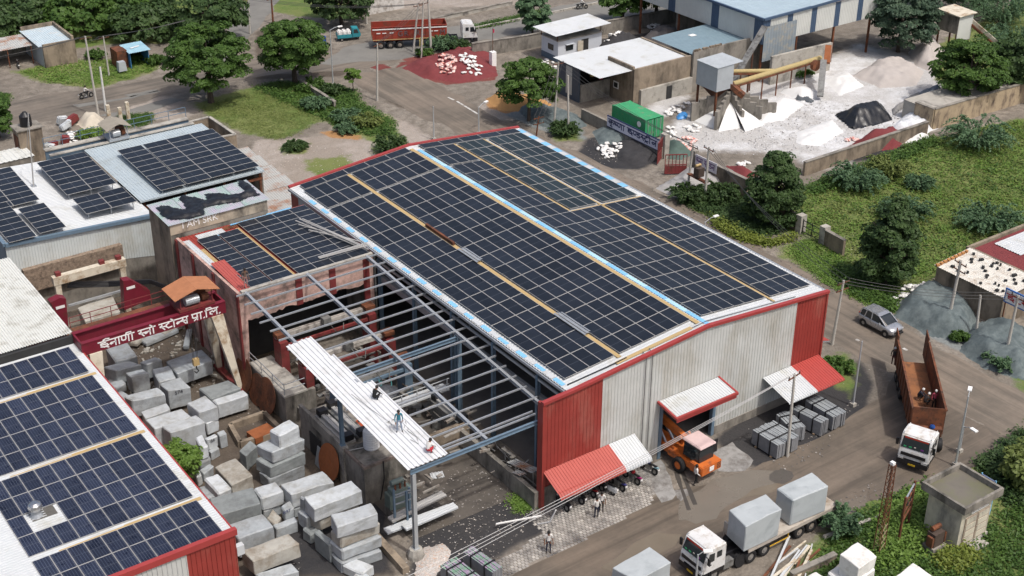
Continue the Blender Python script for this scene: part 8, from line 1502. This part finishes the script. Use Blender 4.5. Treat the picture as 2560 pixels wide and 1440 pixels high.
sacks('white sack in the scattered pile before the lettered banner','sacks before the banner',[(1490,375),(1520,358),(1555,365),(1545,392),(1515,398)],40,.7, False, None,3)
sacks('red printed sack in the pile right of the gate pillar','red printed sacks',[(1690,350),(1720,342),(1738,352),(1728,378),(1700,375)],24,1.0, True, None,4)
sacks('white sack in the heap beside the green container end','sacks beside the container',[(1665,320),(1690,318),(1692,345),(1668,345)],14,.7, False, None,5)
sacks('white sack heaped at the foot of the powder bins','sacks at the bins',[(1712,318),(1745,312),(1752,330),(1720,335)],14,.5, False, None,6)
sacks('white sack stacked along the concrete hall wall','sacks along the hall',[(1655,285),(1690,265),(1725,255),(1722,275),(1680,292)],24,.9, False, None,7)
sacks('white sack on the black grit behind the brown building roof','sacks on black grit',[(1505,128),(1530,115),(1552,120),(1545,130),(1515,132)],14,1.2, False, lambda x,y:.8,8)
sacks('white sack thrown against the far boundary wall','sacks at the far wall',[(1615,60),(1645,55),(1655,85),(1630,90)],22,1.4, False, lambda x,y:.3,9)
sacks('white sack on the grey grit slope left of the far wall pile','sacks on grey grit',[(1552,92),(1570,85),(1595,108),(1580,112)],12,.6, False, lambda x,y:1.2,10)
sacks('white sack in the pile behind the blue grey gravel heap','sacks behind the gravel heap',[(2232,745),(2260,718),(2320,710),(2300,730),(2250,752)],26,1.1, False, None,11)
sacks('white sack before the white cabin','sacks before the cabin',[(1330,155),(1360,145),(1400,165),(1390,175),(1340,165)],18,.4, False, None,12)
sacks('white sack behind the second gate wall','sacks behind the second gate',[(1840,412),(1868,405),(1885,415),(1860,420)],10,.4, False, None,13)
sacks('red printed sack at the black heap of the dust yard','red sacks in the dust yard',[(2112,352),(2140,342),(2150,350),(2125,358)],9,.4, True, None,14)
sacks('white sack in the rubbish heap behind the left warehouse','sacks behind the warehouse',[(160,335),(215,325),(220,352),(170,358)],22,.8, False, None,15)
rnd=random.Random(17)
for i in range(14):
 p=G(rnd.uniform(95,165),rnd.uniform(355,380)) if i<7 else G(rnd.uniform(150,190),rnd.uniform(305,335));mb=MB();mb.box((0,0,.5),(rnd.uniform(.5,1.4),rnd.uniform(.4,.9),rnd.uniform(.5,1.1)));o=link('marble_offcut',bev(mb,'marble_offcut',M_GRANITEW if i%3 else M_REDOX,.12), None,(p.x,p.y,.1),(rnd.uniform(-.3,.3),rnd.uniform(-.3,.3),rnd.uniform(0,3)));tag(o,'white or red marble offcut dumped in the heap nearest the raised array' if i<7 else 'white or red marble offcut leaning in the heap beside the far left road','offcut','marble offcuts near the array' if i<7 else 'marble offcuts near the road')
for px_,py_,h_,lab in ((322,300,2.3,'taller white concrete post beside the crane trolley'),(302,300,1.6,'shorter white concrete post beside the crane trolley'),(276,318,2.8,'thick white post rising behind the crane trolley')):
 p=G(px_,py_);mb=MB();mb.bb(p.x-.2,p.y-.2,0,p.x+.2,p.y+.2,h_);single('concrete_post',mb,M_CREAM,lab,'post',(p.x,p.y,0),0, None,w=True)
 # poles, lamps, wires
POLES={}
def pole(key,label,base,top,r=.14,m=None,arms=1,metal=False,arm_rot=0.0,name='utility_pole'):
 b=G(*base);best= None
 for h in np.arange(2,14,.05):
  q=V(b.x,b.y,h)-CAM;px_=1280+FPX*q.dot(CR)/q.dot(CF);py_=720-FPX*q.dot(CU)/q.dot(CF);d=abs(py_-top[1])
  if best is None or d<best[0]:best=(d,h,px_)
 h=best[1];dx=(top[0]-best[2])/(FPX/(b-CAM).length);lean=CR*dx;lean.z=0;tp_=V(b.x,b.y,h)+lean
 t=thing(name,label,'pole',b);mb=MB();mb.tube([b,tp_],[r,r*.7],8);part('post',mb,m or M_POLE,t,w=True);ax=Vector((math.cos(arm_rot),math.sin(arm_rot),0));ins=[]
 for k in range(arms):
  c=tp_-V(0,0,.25+k*.7);mb=MB();mb.bar(c-ax*.75,c+ax*.75,.08,.08);part('crossarm',mb,M_RUST,t,w=True)
  for s in (-.68,0,.68):
   q=c+ax*s+V(0,0,.05);mb=MB();mb.lathe(q,[(.05,0),(.03,.05),(.06,.1),(.03,.16),(.04,.22)],6);part('insulator',mb,M_DARK,t,w=True);ins.append(q+V(0,0,.2))
 POLES[key]=(tp_,ins,t); return t
pole('a','concrete pole at the corner of the shed road, in front of the grey slab bundles',(1968,1141),(1987,935),.13,arms=1,arm_rot=R(10))
pole('b','concrete pole behind the right red corner of the big shed',(2080,862),(2109,700),.14,arms=2,arm_rot=R(0));pole('c','tall leaning concrete pole by the blue grey gravel heap, leftmost of three',(2368,815),(2402,652),.17,arms=2,arm_rot=R(80));pole('d','short concrete pole by the gravel heap, middle of three',(2439,840),(2452,738),.14,arms=0);pole('e','concrete pole by the gravel heap, rightmost of three',(2513,895),(2546,738),.15,arms=1,arm_rot=R(80))
pole('f','white concrete pole beside the far road left of the red heap',(943,252),(943,108),.14,arms=1,arm_rot=R(20));pole('g','concrete pole with wire fixings left of the brown building, the left of a pair',(1385,316),(1396,155),.14,arms=1);pole('h','concrete pole with blue painted foot, right of the pair by the brown building',(1421,330),(1420,188),.14,arms=0)
pole('i','concrete pole of the transformer stand, left one, before the big tree',(1718,478),(1733,362),.15,arms=1,arm_rot=R(90));pole('j','concrete pole of the transformer stand, right one, before the big tree',(1762,502),(1772,368),.15,arms=1,arm_rot=R(90));pole('k','short rusty post with crossarm just behind the far corner of the shed roof',(1340,345),(1347,290),.1,M_RUST,2)
pole('l','leaning concrete pole behind the left warehouse',(247,293),(213,90),.15,arms=1,arm_rot=R(0));pole('m','slim concrete pole on the grass beyond the far left road',(273,190),(258,90),.12,arms=1);pole('n','white concrete pole behind the left warehouse, right of the leaning one',(265,278),(250,168),.16,m=mat('white_pole',(.6,.6,.58),.8),arms=0)
pole('o','concrete pole at the red tipper, leftmost of the cluster',(1033,130),(1045,10),.15,arms=1);pole('p','concrete pole at the red tipper, middle of the cluster',(1053,145),(1058,5),.14,arms=1);pole('q','thick concrete pole at the red tipper, rightmost of the cluster',(1078,132),(1070,-10),.18,arms=1)
pole('r','concrete pole in the top tree gap above the junction',(625,85),(620,-5),.14,arms=1);pole('s','rusty lattice like post beside the junction tree',(683,60),(678,-5),.16,M_RUST,1);pole('u','concrete pole left of the tipper body at the top',(917,60),(913,-10),.13,arms=0)
def lamp(label,base,top,tip,name='street_lamp'):
 b=G(*base);h=GY(top[0],top[1],b.y).z;t=thing(name,label,'street lamp',b);tp_=V(b.x,b.y,h);mb=MB();mb.tube([b,tp_],[.09,.055],8);part('post',mb,M_LAMP,t,w=True)
 if tip:
  e=G(tip[0],tip[1],h+.25);d=e-tp_;e=tp_+d.normalized()*min(d.length,1.8);mb=MB();mb.tube([tp_-V(0,0,.05),tp_.lerp(e,.5)+V(0,0,.1),e],.035,6);part('arm',mb,M_LAMP,t,w=True);mb=MB();mb.box((e.x,e.y,e.z),(.3,.6,.1),math.atan2(d.y,d.x)+math.pi/2);part('lamp_head',mb,M_LETW,t,w=True)
 mb=MB();mb.box((b.x,b.y,.15),(.4,.4,.3));part('footing',mb,M_CONCL,t,w=True); return t
lamp('street lamp with bent arm beside the road tree at the junction',(833,213),(822,75),(850,66));lamp('street lamp between the tipper and the hut at the lower right',(2388,1165),(2402,1000),(2425,972));lamp('street lamp behind the far gable, right one',(1197,335),(1196,268),(1215,254));lamp('bare steel lamp post behind the far gable, left one',(1085,350),(1085,265), None)
lamp('steel lamp post at the kerb right of the shed canopy',(2132,1015),(2150,855), None);lamp('street lamp arm rising above the right eave hedge',(1760,590),(1762,555),(1790,540));lamp('steel pole with crossarm at the lower right junction',(2398,1130),(2403,1070),(2435,1075));lamp('lamp post beside the flatbed cab, cut by the picture bottom',(1738,1470),(1738,1390),(1770,1378))
def wires(label,a,b,n=3,sag=.5,m=M_WIRE,r=.024):
 A=POLES[a] if isinstance(a,str) else a;B=POLES[b] if isinstance(b,str) else b;mb=MB();ia=A[1] or [A[0]]*n;ib=B[1] or [B[0]]*n
 for k in range(min(n,max(len(ia),len(ib)))):
  p,q=ia[k%len(ia)],ib[k%len(ib)];pts=[p.lerp(q,i/10)-V(0,0,4*sag*(i/10)*(1-i/10)) for i in range(11)];mb.tube(pts,r,4,cap=False)
 c=(A[0]+B[0])/2;single('overhead_wires',mb,m,label,'wires',c,0, None,w=True,kind='stuff')
def fake(px_,py_,z,ax=R(0)):p=G(px_,py_,z);u=Vector((math.cos(ax),math.sin(ax),0)); return (p,[p-u*.68,p,p+u*.68], None)
wires('overhead wires along the road from the shed corner pole to the right edge','b','e');wires('overhead wires from the transformer stand along the shed road','j','b',3,1.0);wires('overhead wires from the far gate poles to the transformer stand','g','i',3,.8);wires('overhead wires running past the front gable from the corner pole','a',(lambda p:(p,[p-V(0,.68,0),p,p+V(0,.68,0)], None))(POLES['a'][0]+(G(1240,1310,6.0)-POLES['a'][0])*2.6),3,1.0,M_WIREL)
wires('overhead wires over the far left grass','l','m');wires('overhead wires from the leaning left pole across the tree to the junction','m','r',3,.8);wires('overhead wires from the left edge to the leaning pole',fake(-200,170,8,R(0)),'l');wires('overhead wires across the top from the junction to the tipper poles','r','o',3,.8);wires('overhead wires from the white pole to the tipper poles','f','q',3,.5);wires('overhead wires from the short rusty post to the far gate poles','k','g',3,.4)
ts=POLES['i'][0].lerp(POLES['j'][0],.5);tfm=thing('pole_transformer','small transformer on the platform between the two poles by the big tree','transformer',(ts.x,ts.y,2.2));mb=MB();mb.bar(POLES['i'][0]*0+V(G(1718,478).x,G(1718,478).y,2.1),V(G(1762,502).x,G(1762,502).y,2.1),.5,.12);part('platform',mb,M_RUST,tfm,w=True);mb=MB();mb.box((0,0,.6),(.9,.7,1.0));part('tank',mb,mat('dark_rust',(.07,.05,.04)),tfm);mb=MB();mb.cyl((-.35,.2,1.3),(.35,.2,1.3),.14,10);part('conservator',mb,M_TAN,tfm)
sgn=thing('pole_sign','small yellow sign plate on the middle tipper pole','sign',G(1053,103,2.2));mb=MB();mb.box((0,0,0),(.06,1.0,1.2),R(-60));part('plate',mb,mat('yellow_plate2',(.5,.42,.16),.6),sgn)
mb=MB();mb.bar((0,0,0),(3.3,.6,.05),.09);p=G(1240,1310,.5);single('loose_pipe',mb,M_LETW,'pale pipe lying across the paving left of the red shed corner','pipe',p,R(-30));mb=MB();mb.tube([(0,0,0),(.3,-1.0,.7),(.5,-1.4,1.9)],.05,6);p=G(1345,1310,.1);single('bent_pipe',mb,M_LETW,'bent pale pipe standing beside the red shed corner post','pipe',p,0)
# vegetation
def leaves(centres,size,seed,aspect=.5,up=.35,outward=None,jitter=.35):
 rs=np.random.RandomState(seed);n=len(centres);N=rs.normal(size=(n,3));N/=np.linalg.norm(N,axis=1)[:, None]+1e-9
 if outward is not None:N=N*.75+outward*.8
 N[:,2]+=up;N/=np.linalg.norm(N,axis=1)[:, None]+1e-9
 A=rs.normal(size=(n,3));A-=N*(A*N).sum(1)[:, None];A/=np.linalg.norm(A,axis=1)[:, None]+1e-9;B=np.cross(N,A);s=size*(1+jitter*rs.uniform(-1,1,n))[:, None]
 c=np.asarray(centres);V_=np.stack([c-A*s-B*s*aspect*.3,c-B*s*aspect*.0+A*0-B*s*aspect,c+A*s,c+B*s*aspect],1).reshape(-1,3); return V_
def quadmesh(name,V_,m):
 n=len(V_)//4;me=bpy.data.meshes.new(name);me.vertices.add(len(V_));me.vertices.foreach_set('co',V_.astype(np.float32).ravel());me.loops.add(n*4);me.loops.foreach_set('vertex_index',np.arange(n*4,dtype=np.int32));me.polygons.add(n);me.polygons.foreach_set('loop_start',np.arange(0,n*4,4,dtype=np.int32))
 try:me.polygons.foreach_set('loop_total',np.full(n,4,dtype=np.int32))
 except Exception: pass
 me.materials.append(m);me.update(calc_edges=True);me.validate(); return me
def crown_pts(rs,rx,ry,rz_,cz,nclump,per,rc,shape='round',low=-.65):
 P,O=[],[]
 for _ in range(nclump):
  while True:
   d=rs.normal(size=3);d/=np.linalg.norm(d)
   if d[2]>low:break
  r=rs.uniform(.4,1.06)**.6;f=1.0;rk=rs.uniform(.65,1.25)
  if shape=='cone':f=1.05-.62*max(0,(d[2]*r+.7)/1.7)
  c=np.array([d[0]*rx*r*f,d[1]*ry*r*f,cz+d[2]*rz_*r]);k=rs.normal(size=(per,3));k/=np.linalg.norm(k,axis=1)[:, None];k[:,2]=np.abs(k[:,2])*.9-.25;rr=rc*rk*rs.uniform(.55,1,per)[:, None]**.5
  P.append(c+k*rr*np.array([1,1,.75]));O.append(k*.7+d*.5)
 return np.vstack(P),np.vstack(O)
M_BARK=mat('tree_bark',(.075,.058,.045),.9,0,.25,3.0,bump=.5)
LF={'neem':leafmat('neem_leaves',(.036,.08,.017),(.095,.17,.034)),'dark':leafmat('dark_leaves',(.030,.062,.022),(.075,.125,.038)),'blue':leafmat('blue_green_leaves',(.042,.078,.052),(.095,.145,.085)),'bright':leafmat('bright_leaves',(.085,.16,.024),(.18,.28,.06)),'olive':leafmat('olive_leaves',(.10,.14,.035),(.20,.24,.07)),'acacia':leafmat('acacia_leaves',(.065,.125,.065),(.12,.20,.095)),'lime':leafmat('lime_leaves',(.12,.16,.03),(.21,.25,.045))}
def tree(label,base,rx,rz_,cz,kind='neem',seed=1,nclump=95,per=75,rc=.9,leaf=.24,shape='round',trunk=.28,group='trees',ry=None,name='tree',low=-.65,at=None):
 rs=np.random.RandomState(seed);b=at if at is not None else G(*base);t=thing(name,label,'tree' if name=='tree' else 'bush',b,0,group);ry=ry or rx
 P,O=crown_pts(rs,rx,ry,rz_,cz,nclump,per,rc,shape,low);V_=leaves(P,leaf,seed,.55,.6,O);link('crown',quadmesh('crown',V_,LF[kind]),t)
 mb=MB();top=Vector((0,0,cz));mb.tube([(0,0,-.1),(rs.uniform(-.1,.1),rs.uniform(-.1,.1),max(.4,(cz-rz_)*.9)),(0,0,cz),(.1,0,cz+rz_*.6)],[trunk*1.25,trunk,trunk*.55,.04],7);
 for k in range(9):
  a=k*2.4+rs.uniform(-.4,.4);z0=max(.5,(cz-rz_))+rz_*rs.uniform(.1,1.0);e=Vector((math.cos(a)*rx*.72,math.sin(a)*ry*.72,cz+rz_*rs.uniform(-.35,.55)));s_=Vector((0,0,z0));mb.tube([s_,s_.lerp(e,.5)+Vector((0,0,.25)),e],[trunk*.45,trunk*.28,.03],5)
 part('trunk',mb,M_BARK,t); return t
GT='trees in the area'
tree('large round neem tree beside the far left road',(528,256),4.8,4.4,5.7,'neem',1,190,150,.95,.19,trunk=.36,group=GT,low=-.75)
tree('round neem tree left of the street lamp at the junction',(738,207),4.1,3.8,4.8,'neem',2,160,150,.9,.19,trunk=.34,group=GT,low=-.75)
tree('small round tree before the brown building by the far road',(1322,302),3.6,3.1,4.6,'neem',3,125,130,.8,.18,trunk=.2,group=GT,low=-.6)
tree('tall dense dark tree standing behind the second gate wall',(1930,560),3.3,4.1,4.1,'dark',4,150,140,.85,.17,'cone',.25,GT,low=-.95)
tree('tall pointed dark tree beside the field gate near the car',(2215,715),3.0,4.6,4.5,'dark',5,160,140,.8,.17,'cone',.25,GT,low=-.95)
tree('spreading green tree on the raised bed at the field corner',(2412,262),4.4,3.6,4.9,'neem',6,120,140,.95,.2,group=GT,low=-.85)
tree('big blue green tree right of the striped warehouse',(2245,130),4.8,4.6,5.2,'blue',7,140,130,1.1,.22,group=GT,low=-.85)
tree('dark blue green tree behind the big one at the top right',(2330,30),4.5,4.5,5.5,'blue',8,110,80,1.2,.32,group=GT,low=-.85)
tree('tree cut by the right edge above the field wall',(2545,235),4.2,3.8,4.2,'dark',9,110,80,1.0,.27,group=GT,low=-.85)
tree('drooping willow like tree beside the far top road',(1332,92),2.3,2.6,3.6,'acacia',10,80,75,.6,.22,trunk=.14,group=GT,low=-.95)
tree('left of two spreading trees behind the cabin at the top',(1555,62),3.4,2.8,3.9,'neem',11,90,75,.9,.26,group=GT)
tree('right of two spreading trees behind the cabin at the top',(1640,45),3.0,2.6,3.9,'olive',12,80,70,.85,.25,group=GT)
tree('dark tree behind the junction pole at the top',(855,62),4.4,3.4,4.2,'dark',13,110,80,1.0,.28,group=GT,low=-.8)
tree('dark tree partly hidden behind the largest neem tree',(530,110),4.6,3.8,4.6,'dark',14,110,80,1.1,.3,group=GT,low=-.8)
tree('tree over the side road at the top left, beside the thicket',(390,48),3.2,2.8,4.0,'dark',15,80,75,.9,.27,group=GT)
tree('small bushy tree cut by the left edge beside the road',(-4,345),2.0,2.3,2.6,'neem',16,60,80,.6,.2,group=GT)
tree('young sapling beside the white pole at the junction',(884,232),.95,1.1,2.4,'bright',17,26,70,.35,.14,trunk=.06,group=GT)
tree('leafy light green bush cut by the right edge below the junction lamp',(2595,1220),2.4,1.9,2.0,'olive',18,80,80,.8,.22,group=GT,low=-.9)
for i,(bx,by,r,k) in enumerate(((40,70,5.2,'dark'),(130,45,5.0,'dark'),(215,80,5.5,'neem'),(300,60,5.6,'neem'),(365,95,4.6,'dark'),(250,15,5.0,'dark'),(10,20,5.0,'dark'),(110,0,5.0,'dark'),(340,10,4.6,'neem'),(-40,100,4.5,'dark'))):
 tree(['thicket tree above the lean to roof at the far left','dark thicket tree left of the hut roof','green thicket tree right behind the hut','broad green thicket tree behind the slim pole','dark thicket tree nearest the blue kiosk','dark thicket tree at the top edge above the hut','dark thicket tree in the top left corner','dark thicket tree at the top edge near the corner','green thicket tree at the top edge beside the side road','thicket tree cut by the left edge'][i],(bx,by),r,r*.55,r*.5,k,40+i,75,75,1.25,.32,group='thicket trees',low=-.5)
tree('bright green creeper bush growing out of the granite blocks beside the gutter',(462,1195),1.25,1.7,1.9,'bright',60,75,80,.42,.12,trunk=.07,group='bushes',name='bush',low=-.9,at=G(462,1205,.2))
def acacia(label,base,r,h,seed,kind='acacia',group='feathery shrubs',n=120):
 rs=np.random.RandomState(seed);b=G(*base);t=thing('shrub',label,'bush',b,0,group);P=[];mb=MB()
 for k in range(n):
  a=rs.uniform(0,2*math.pi);L_=r*rs.uniform(.5,1.15);hh=h*rs.uniform(.45,1.1);s0=np.array([math.cos(a),math.sin(a),0])*rs.uniform(0,.35)*r
  m_=48;tt=np.linspace(.1,1,m_)[:, None];d=np.array([math.cos(a),math.sin(a),0]);c=s0+d*L_*tt+np.array([0,0,1])*(hh*np.sin(tt*2.35)*1.05);P.append(c+rs.normal(size=(m_,3))*.05)
  if k%12==0:mb.tube([tuple(s0*.3),tuple(s0*.6+d*L_*.3+np.array([0,0,hh*.7]))],[.06,.02],4)
 P=np.vstack(P);P[:,2]=np.maximum(P[:,2],.05);link('foliage',quadmesh('foliage',leaves(P,.17,seed,.45,1.2),LF[kind]),t);part('stems',mb,M_BARK,t,kind='stuff'); return t
for i,(bx,by,r,h,k,lab) in enumerate(((2440,365,3.6,2.4,'acacia','large feathery shrub at the field wall, right of the dust yard'),(2140,470,2.6,2.0,'acacia','feathery shrub below the wall, right of the dense dark tree'),(2215,440,2.2,1.8,'olive','olive shrub along the field wall in the middle'),(2470,570,3.0,1.8,'acacia','large feathery shrub in the middle of the field'),(2260,545,2.4,1.5,'acacia','feathery shrub behind the pointed dark tree'),(2300,470,1.4,1.0,'acacia','small feathery shrub in the open field'),(2500,60,5.0,4.2,'acacia','mass of feathery acacia at the top right corner'),(2530,140,4.2,3.4,'acacia','feathery acacia above the inclined conveyor'),(2450,20,4.5,4.0,'acacia','feathery acacia behind the sorting tower'),(975,378,1.7,1.5,'dark','dark spiky shrub touching the far gable of the shed'),(870,300,1.7,1.0,'acacia','feathery shrub in the middle of the weeds by the far road'),(790,268,1.6,1.0,'acacia','feathery shrub left of the weed patch ledge'),(915,312,1.7,.9,'olive','leafy shrub at the lower end of the weed patch'),(738,372,1.3,.7,'dark','low dark shrub alone on the pale ground'),(865,330,1.2,.8,'acacia','small spiky shrub on the orange sand patch'),(780,222,1.8,.9,'neem','bushy weeds under the junction tree'),(830,232,1.5,.9,'dark','bushy weeds at the foot of the street lamp'),(1105,125,1.9,1.5,'acacia','feathery bush in front of the red tipper wheels'),(1145,125,1.6,1.2,'dark','bush at the left shoulder of the red heap'),(1060,140,1.0,.8,'neem','small bush at the foot of the pole cluster'),(1410,335,1.6,1.2,'dark','dark shrub at the foot of the blue footed pole'),(1720,500,1.8,1.3,'dark','shrub at the foot of the transformer poles, left'),(1800,500,2.0,1.4,'dark','shrub right of the transformer poles'),(2100,1330,1.3,1.6,'acacia','feathery bush beside the kerb at the lower right'),(2400,850,.8,.6,'neem','small bush between the left and middle gravel poles'),(2500,915,1.2,1.0,'acacia','feathery bush at the right edge below the gravel heap'),(2090,930,1.3,.8,'neem','weeds beside the right canopy end'),(215,345,.9,.8,'bright','bright green bush in the offcut heap behind the warehouse'),(2000,190,1.4,.9,'neem','green weeds under the yellow conveyor'),(240,145,1.2,.8,'neem','weeds beside the hut wall corner'),(320,155,1.6,1.0,'neem','weeds left of the blue kiosk'),(390,160,1.2,.9,'neem','weeds right of the blue kiosk'))):
 acacia(lab,(bx,by),r,h,100+i,k,n=int(34+26*r))
def patch(label,outline,n,hmin,hmax,size,kind,seed,name='weeds',kindprop='stuff',cat='weeds',spread=.35):
 poly=np.array(gp(outline));rs=np.random.RandomState(seed);x0,y0=poly.min(0);x1,y1=poly.max(0);C=rs.uniform([x0,y0],[x1,y1],(n*4,2));d=sdf(C,poly);C=C[d>0][:n];k=14;P=[]
 hh=rs.uniform(hmin,hmax,len(C))
 for (x,y),h in zip(C,hh):q=rs.normal(size=(k,3))*np.array([spread,spread,h*.35]);q[:,2]=np.abs(q[:,2])+.05;P.append(q+np.array([x,y,0]))
 P=np.vstack(P);me=quadmesh(name,leaves(P,size,seed,.5,1.7),LF[kind]);o=link(name,me);tag(o,label,cat, None,kindprop); return o
patch('clipped yellow green hedge curving along the shed road',[(1775,545),(1800,548),(1860,585),(1930,605),(1990,590),(1990,600),(1930,618),(1850,602),(1790,570)],420,.4,.8,.13,'lime',201,'hedge', None,'hedge',.25)
FIELD=[(2020,470),(2340,345),(2620,290),(2700,600),(2560,640),(2420,645),(2340,690),(2260,740),(2190,735),(2100,690),(2030,600),(1960,560),(1900,570),(1880,520),(1960,470)]
patch('tall green weeds covering the field',FIELD,1700,.08,.3,.15,'olive',202,'field_weeds');patch('fresh green weeds in patches over the field',FIELD,1500,.1,.4,.14,'bright',203,'field_weeds');patch('dark leafy clumps in the field',FIELD,260,.3,.8,.16,'neem',204,'field_weeds',spread=.5)
patch('green weeds around the hut at the lower right',[(2110,1300),(2200,1265),(2300,1215),(2330,1200),(2480,1310),(2560,1200),(2640,1300),(2640,1500),(2000,1500),(2060,1380)],1500,.2,.7,.13,'neem',205,'weeds');patch('bright leafy weeds around the lattice mast',[(2200,1290),(2300,1230),(2320,1330),(2280,1420),(2180,1420)],700,.4,1.2,.14,'bright',206);patch('yellowish bushes before the hut',[(2330,1390),(2400,1370),(2440,1400),(2400,1430),(2340,1420)],220,.4,1.0,.13,'lime',207)
patch('dense weeds behind the hut at the right edge',[(2450,1160),(2560,1080),(2640,1150),(2640,1280),(2520,1260)],900,.4,1.3,.16,'dark',208);patch('short grass by the shed road and gate',[(1960,622),(2030,600),(2110,660),(2200,730),(2250,780),(2170,765),(2060,705)],700,.08,.3,.1,'bright',209);patch('dark shrubs in front of the field gate wall',[(2080,690),(2110,660),(2180,700),(2240,745),(2230,785),(2150,745)],420,.3,.9,.14,'neem',210)
patch('weeds along the far road under the junction trees',[(640,220),(700,205),(880,225),(905,262),(985,305),(990,340),(900,335),(850,315),(790,290),(700,250)],1300,.15,.6,.14,'neem',211);patch('short grass on the plot below the junction trees',[(500,270),(640,225),(760,270),(800,300),(745,335),(690,350),(590,325)],700,.03,.1,.08,'olive',212);patch('weeds around the kiosk and slim pole',[(60,180),(110,165),(200,152),(400,150),(395,172),(330,195),(230,218),(110,205)],480,.06,.35,.12,'bright',213)
patch('weeds below the transformer poles and big tree',[(1700,505),(1760,480),(1850,470),(1900,560),(1960,590),(1860,590),(1780,545)],900,.25,.9,.14,'dark',214);patch('weeds along the inner side of the field wall',[(2010,470),(2120,430),(2330,345),(2345,360),(2140,450),(2030,490)],700,.3,.9,.15,'neem',215);patch('planted strip beside the far top road',[(1178,68),(1260,48),(1360,26),(1365,34),(1262,58),(1182,76)],260,.2,.6,.14,'neem',216)
patch('weeds at the left edge of the far road',[(0,235),(20,238),(15,262),(-20,270)],120,.1,.4,.13,'neem',217);patch('small weed patch left of the red shed corner',[(1280,1245),(1310,1238),(1330,1262),(1300,1278)],130,.05,.25,.08,'bright',218);patch('grass strip by the marble heap behind the warehouse',[(300,290),(380,285),(370,312),(310,318)],260,.05,.3,.1,'neem',219);patch('weeds on the ledge beside the warehouse back',[(210,330),(255,325),(250,345),(220,350)],160,.1,.5,.12,'bright',220)
# litter and chips
def litter(label,areas,n,size,cols,seed):
 rs=np.random.RandomState(seed);V_=[];A_=[abs(sum(a[0]*b[1]-b[0]*a[1] for a,b in zip(gp(q),gp(q)[1:]+gp(q)[:1]))) for q in areas]
 for ar,aw in zip(areas,A_):
  per=int(n*aw/sum(A_))+20
  poly=np.array(gp(ar));x0,y0=poly.min(0);x1,y1=poly.max(0);C=rs.uniform([x0,y0],[x1,y1],(per*4,2));C=C[sdf(C,poly)>0][:per];P=np.column_stack([C,np.full(len(C),.05)]);V_.append(leaves(P,size,seed,.7,2.5,jitter=.7))
 o=link('litter',quadmesh('litter',np.vstack(V_),mat(label[:20],cols[0],.8,0,.2,2.0,col2=cols[1],cscale=2.0,island=.4)));o['kind']='stuff';o['label']=label
YARD=[(1050,1190),(1240,1150),(1340,1260),(1310,1330),(1230,1410),(1100,1440),(1000,1440),(1030,1300)]
litter('pale paper and plastic scraps strewn over yards and verges',[YARD,[(1460,350),(1560,340),(1600,400),(1480,410)],[(2040,560),(2140,590),(2230,780),(2180,770),(2060,660)],[(640,1290),(720,1280),(760,1440),(640,1440)],[(60,180),(240,200),(330,170),(200,150)],[(1260,330),(1500,440),(1700,530),(1690,545),(1480,450)],[(900,280),(1000,300),(980,340),(860,310)],[(620,350),(1000,380),(900,430),(700,440)]],1900,.045,((.5,.48,.45),(.36,.31,.26)),301)
litter('dark stone chips scattered over the ground',[YARD,[(1880,1080),(2150,1000),(2060,1140),(1950,1180)],[(250,860),(620,840),(700,1060),(560,1060)],[(1700,340),(2060,250),(2300,300),(2000,390)],[(1280,320),(1640,470),(1900,620),(2100,740),(2080,750),(1600,480)],[(2080,1250),(2200,1200),(2240,1230),(2100,1300)]],2600,.07,((.12,.11,.10),(.25,.23,.21)),302)
litter('white stone chips around the dust yard and bins',[[(1660,320),(1800,330),(2000,390),(1750,385)],[(1850,250),(2080,180),(2330,250),(2200,340),(1900,380)]],1700,.07,((.6,.6,.6),(.45,.45,.45)),303)
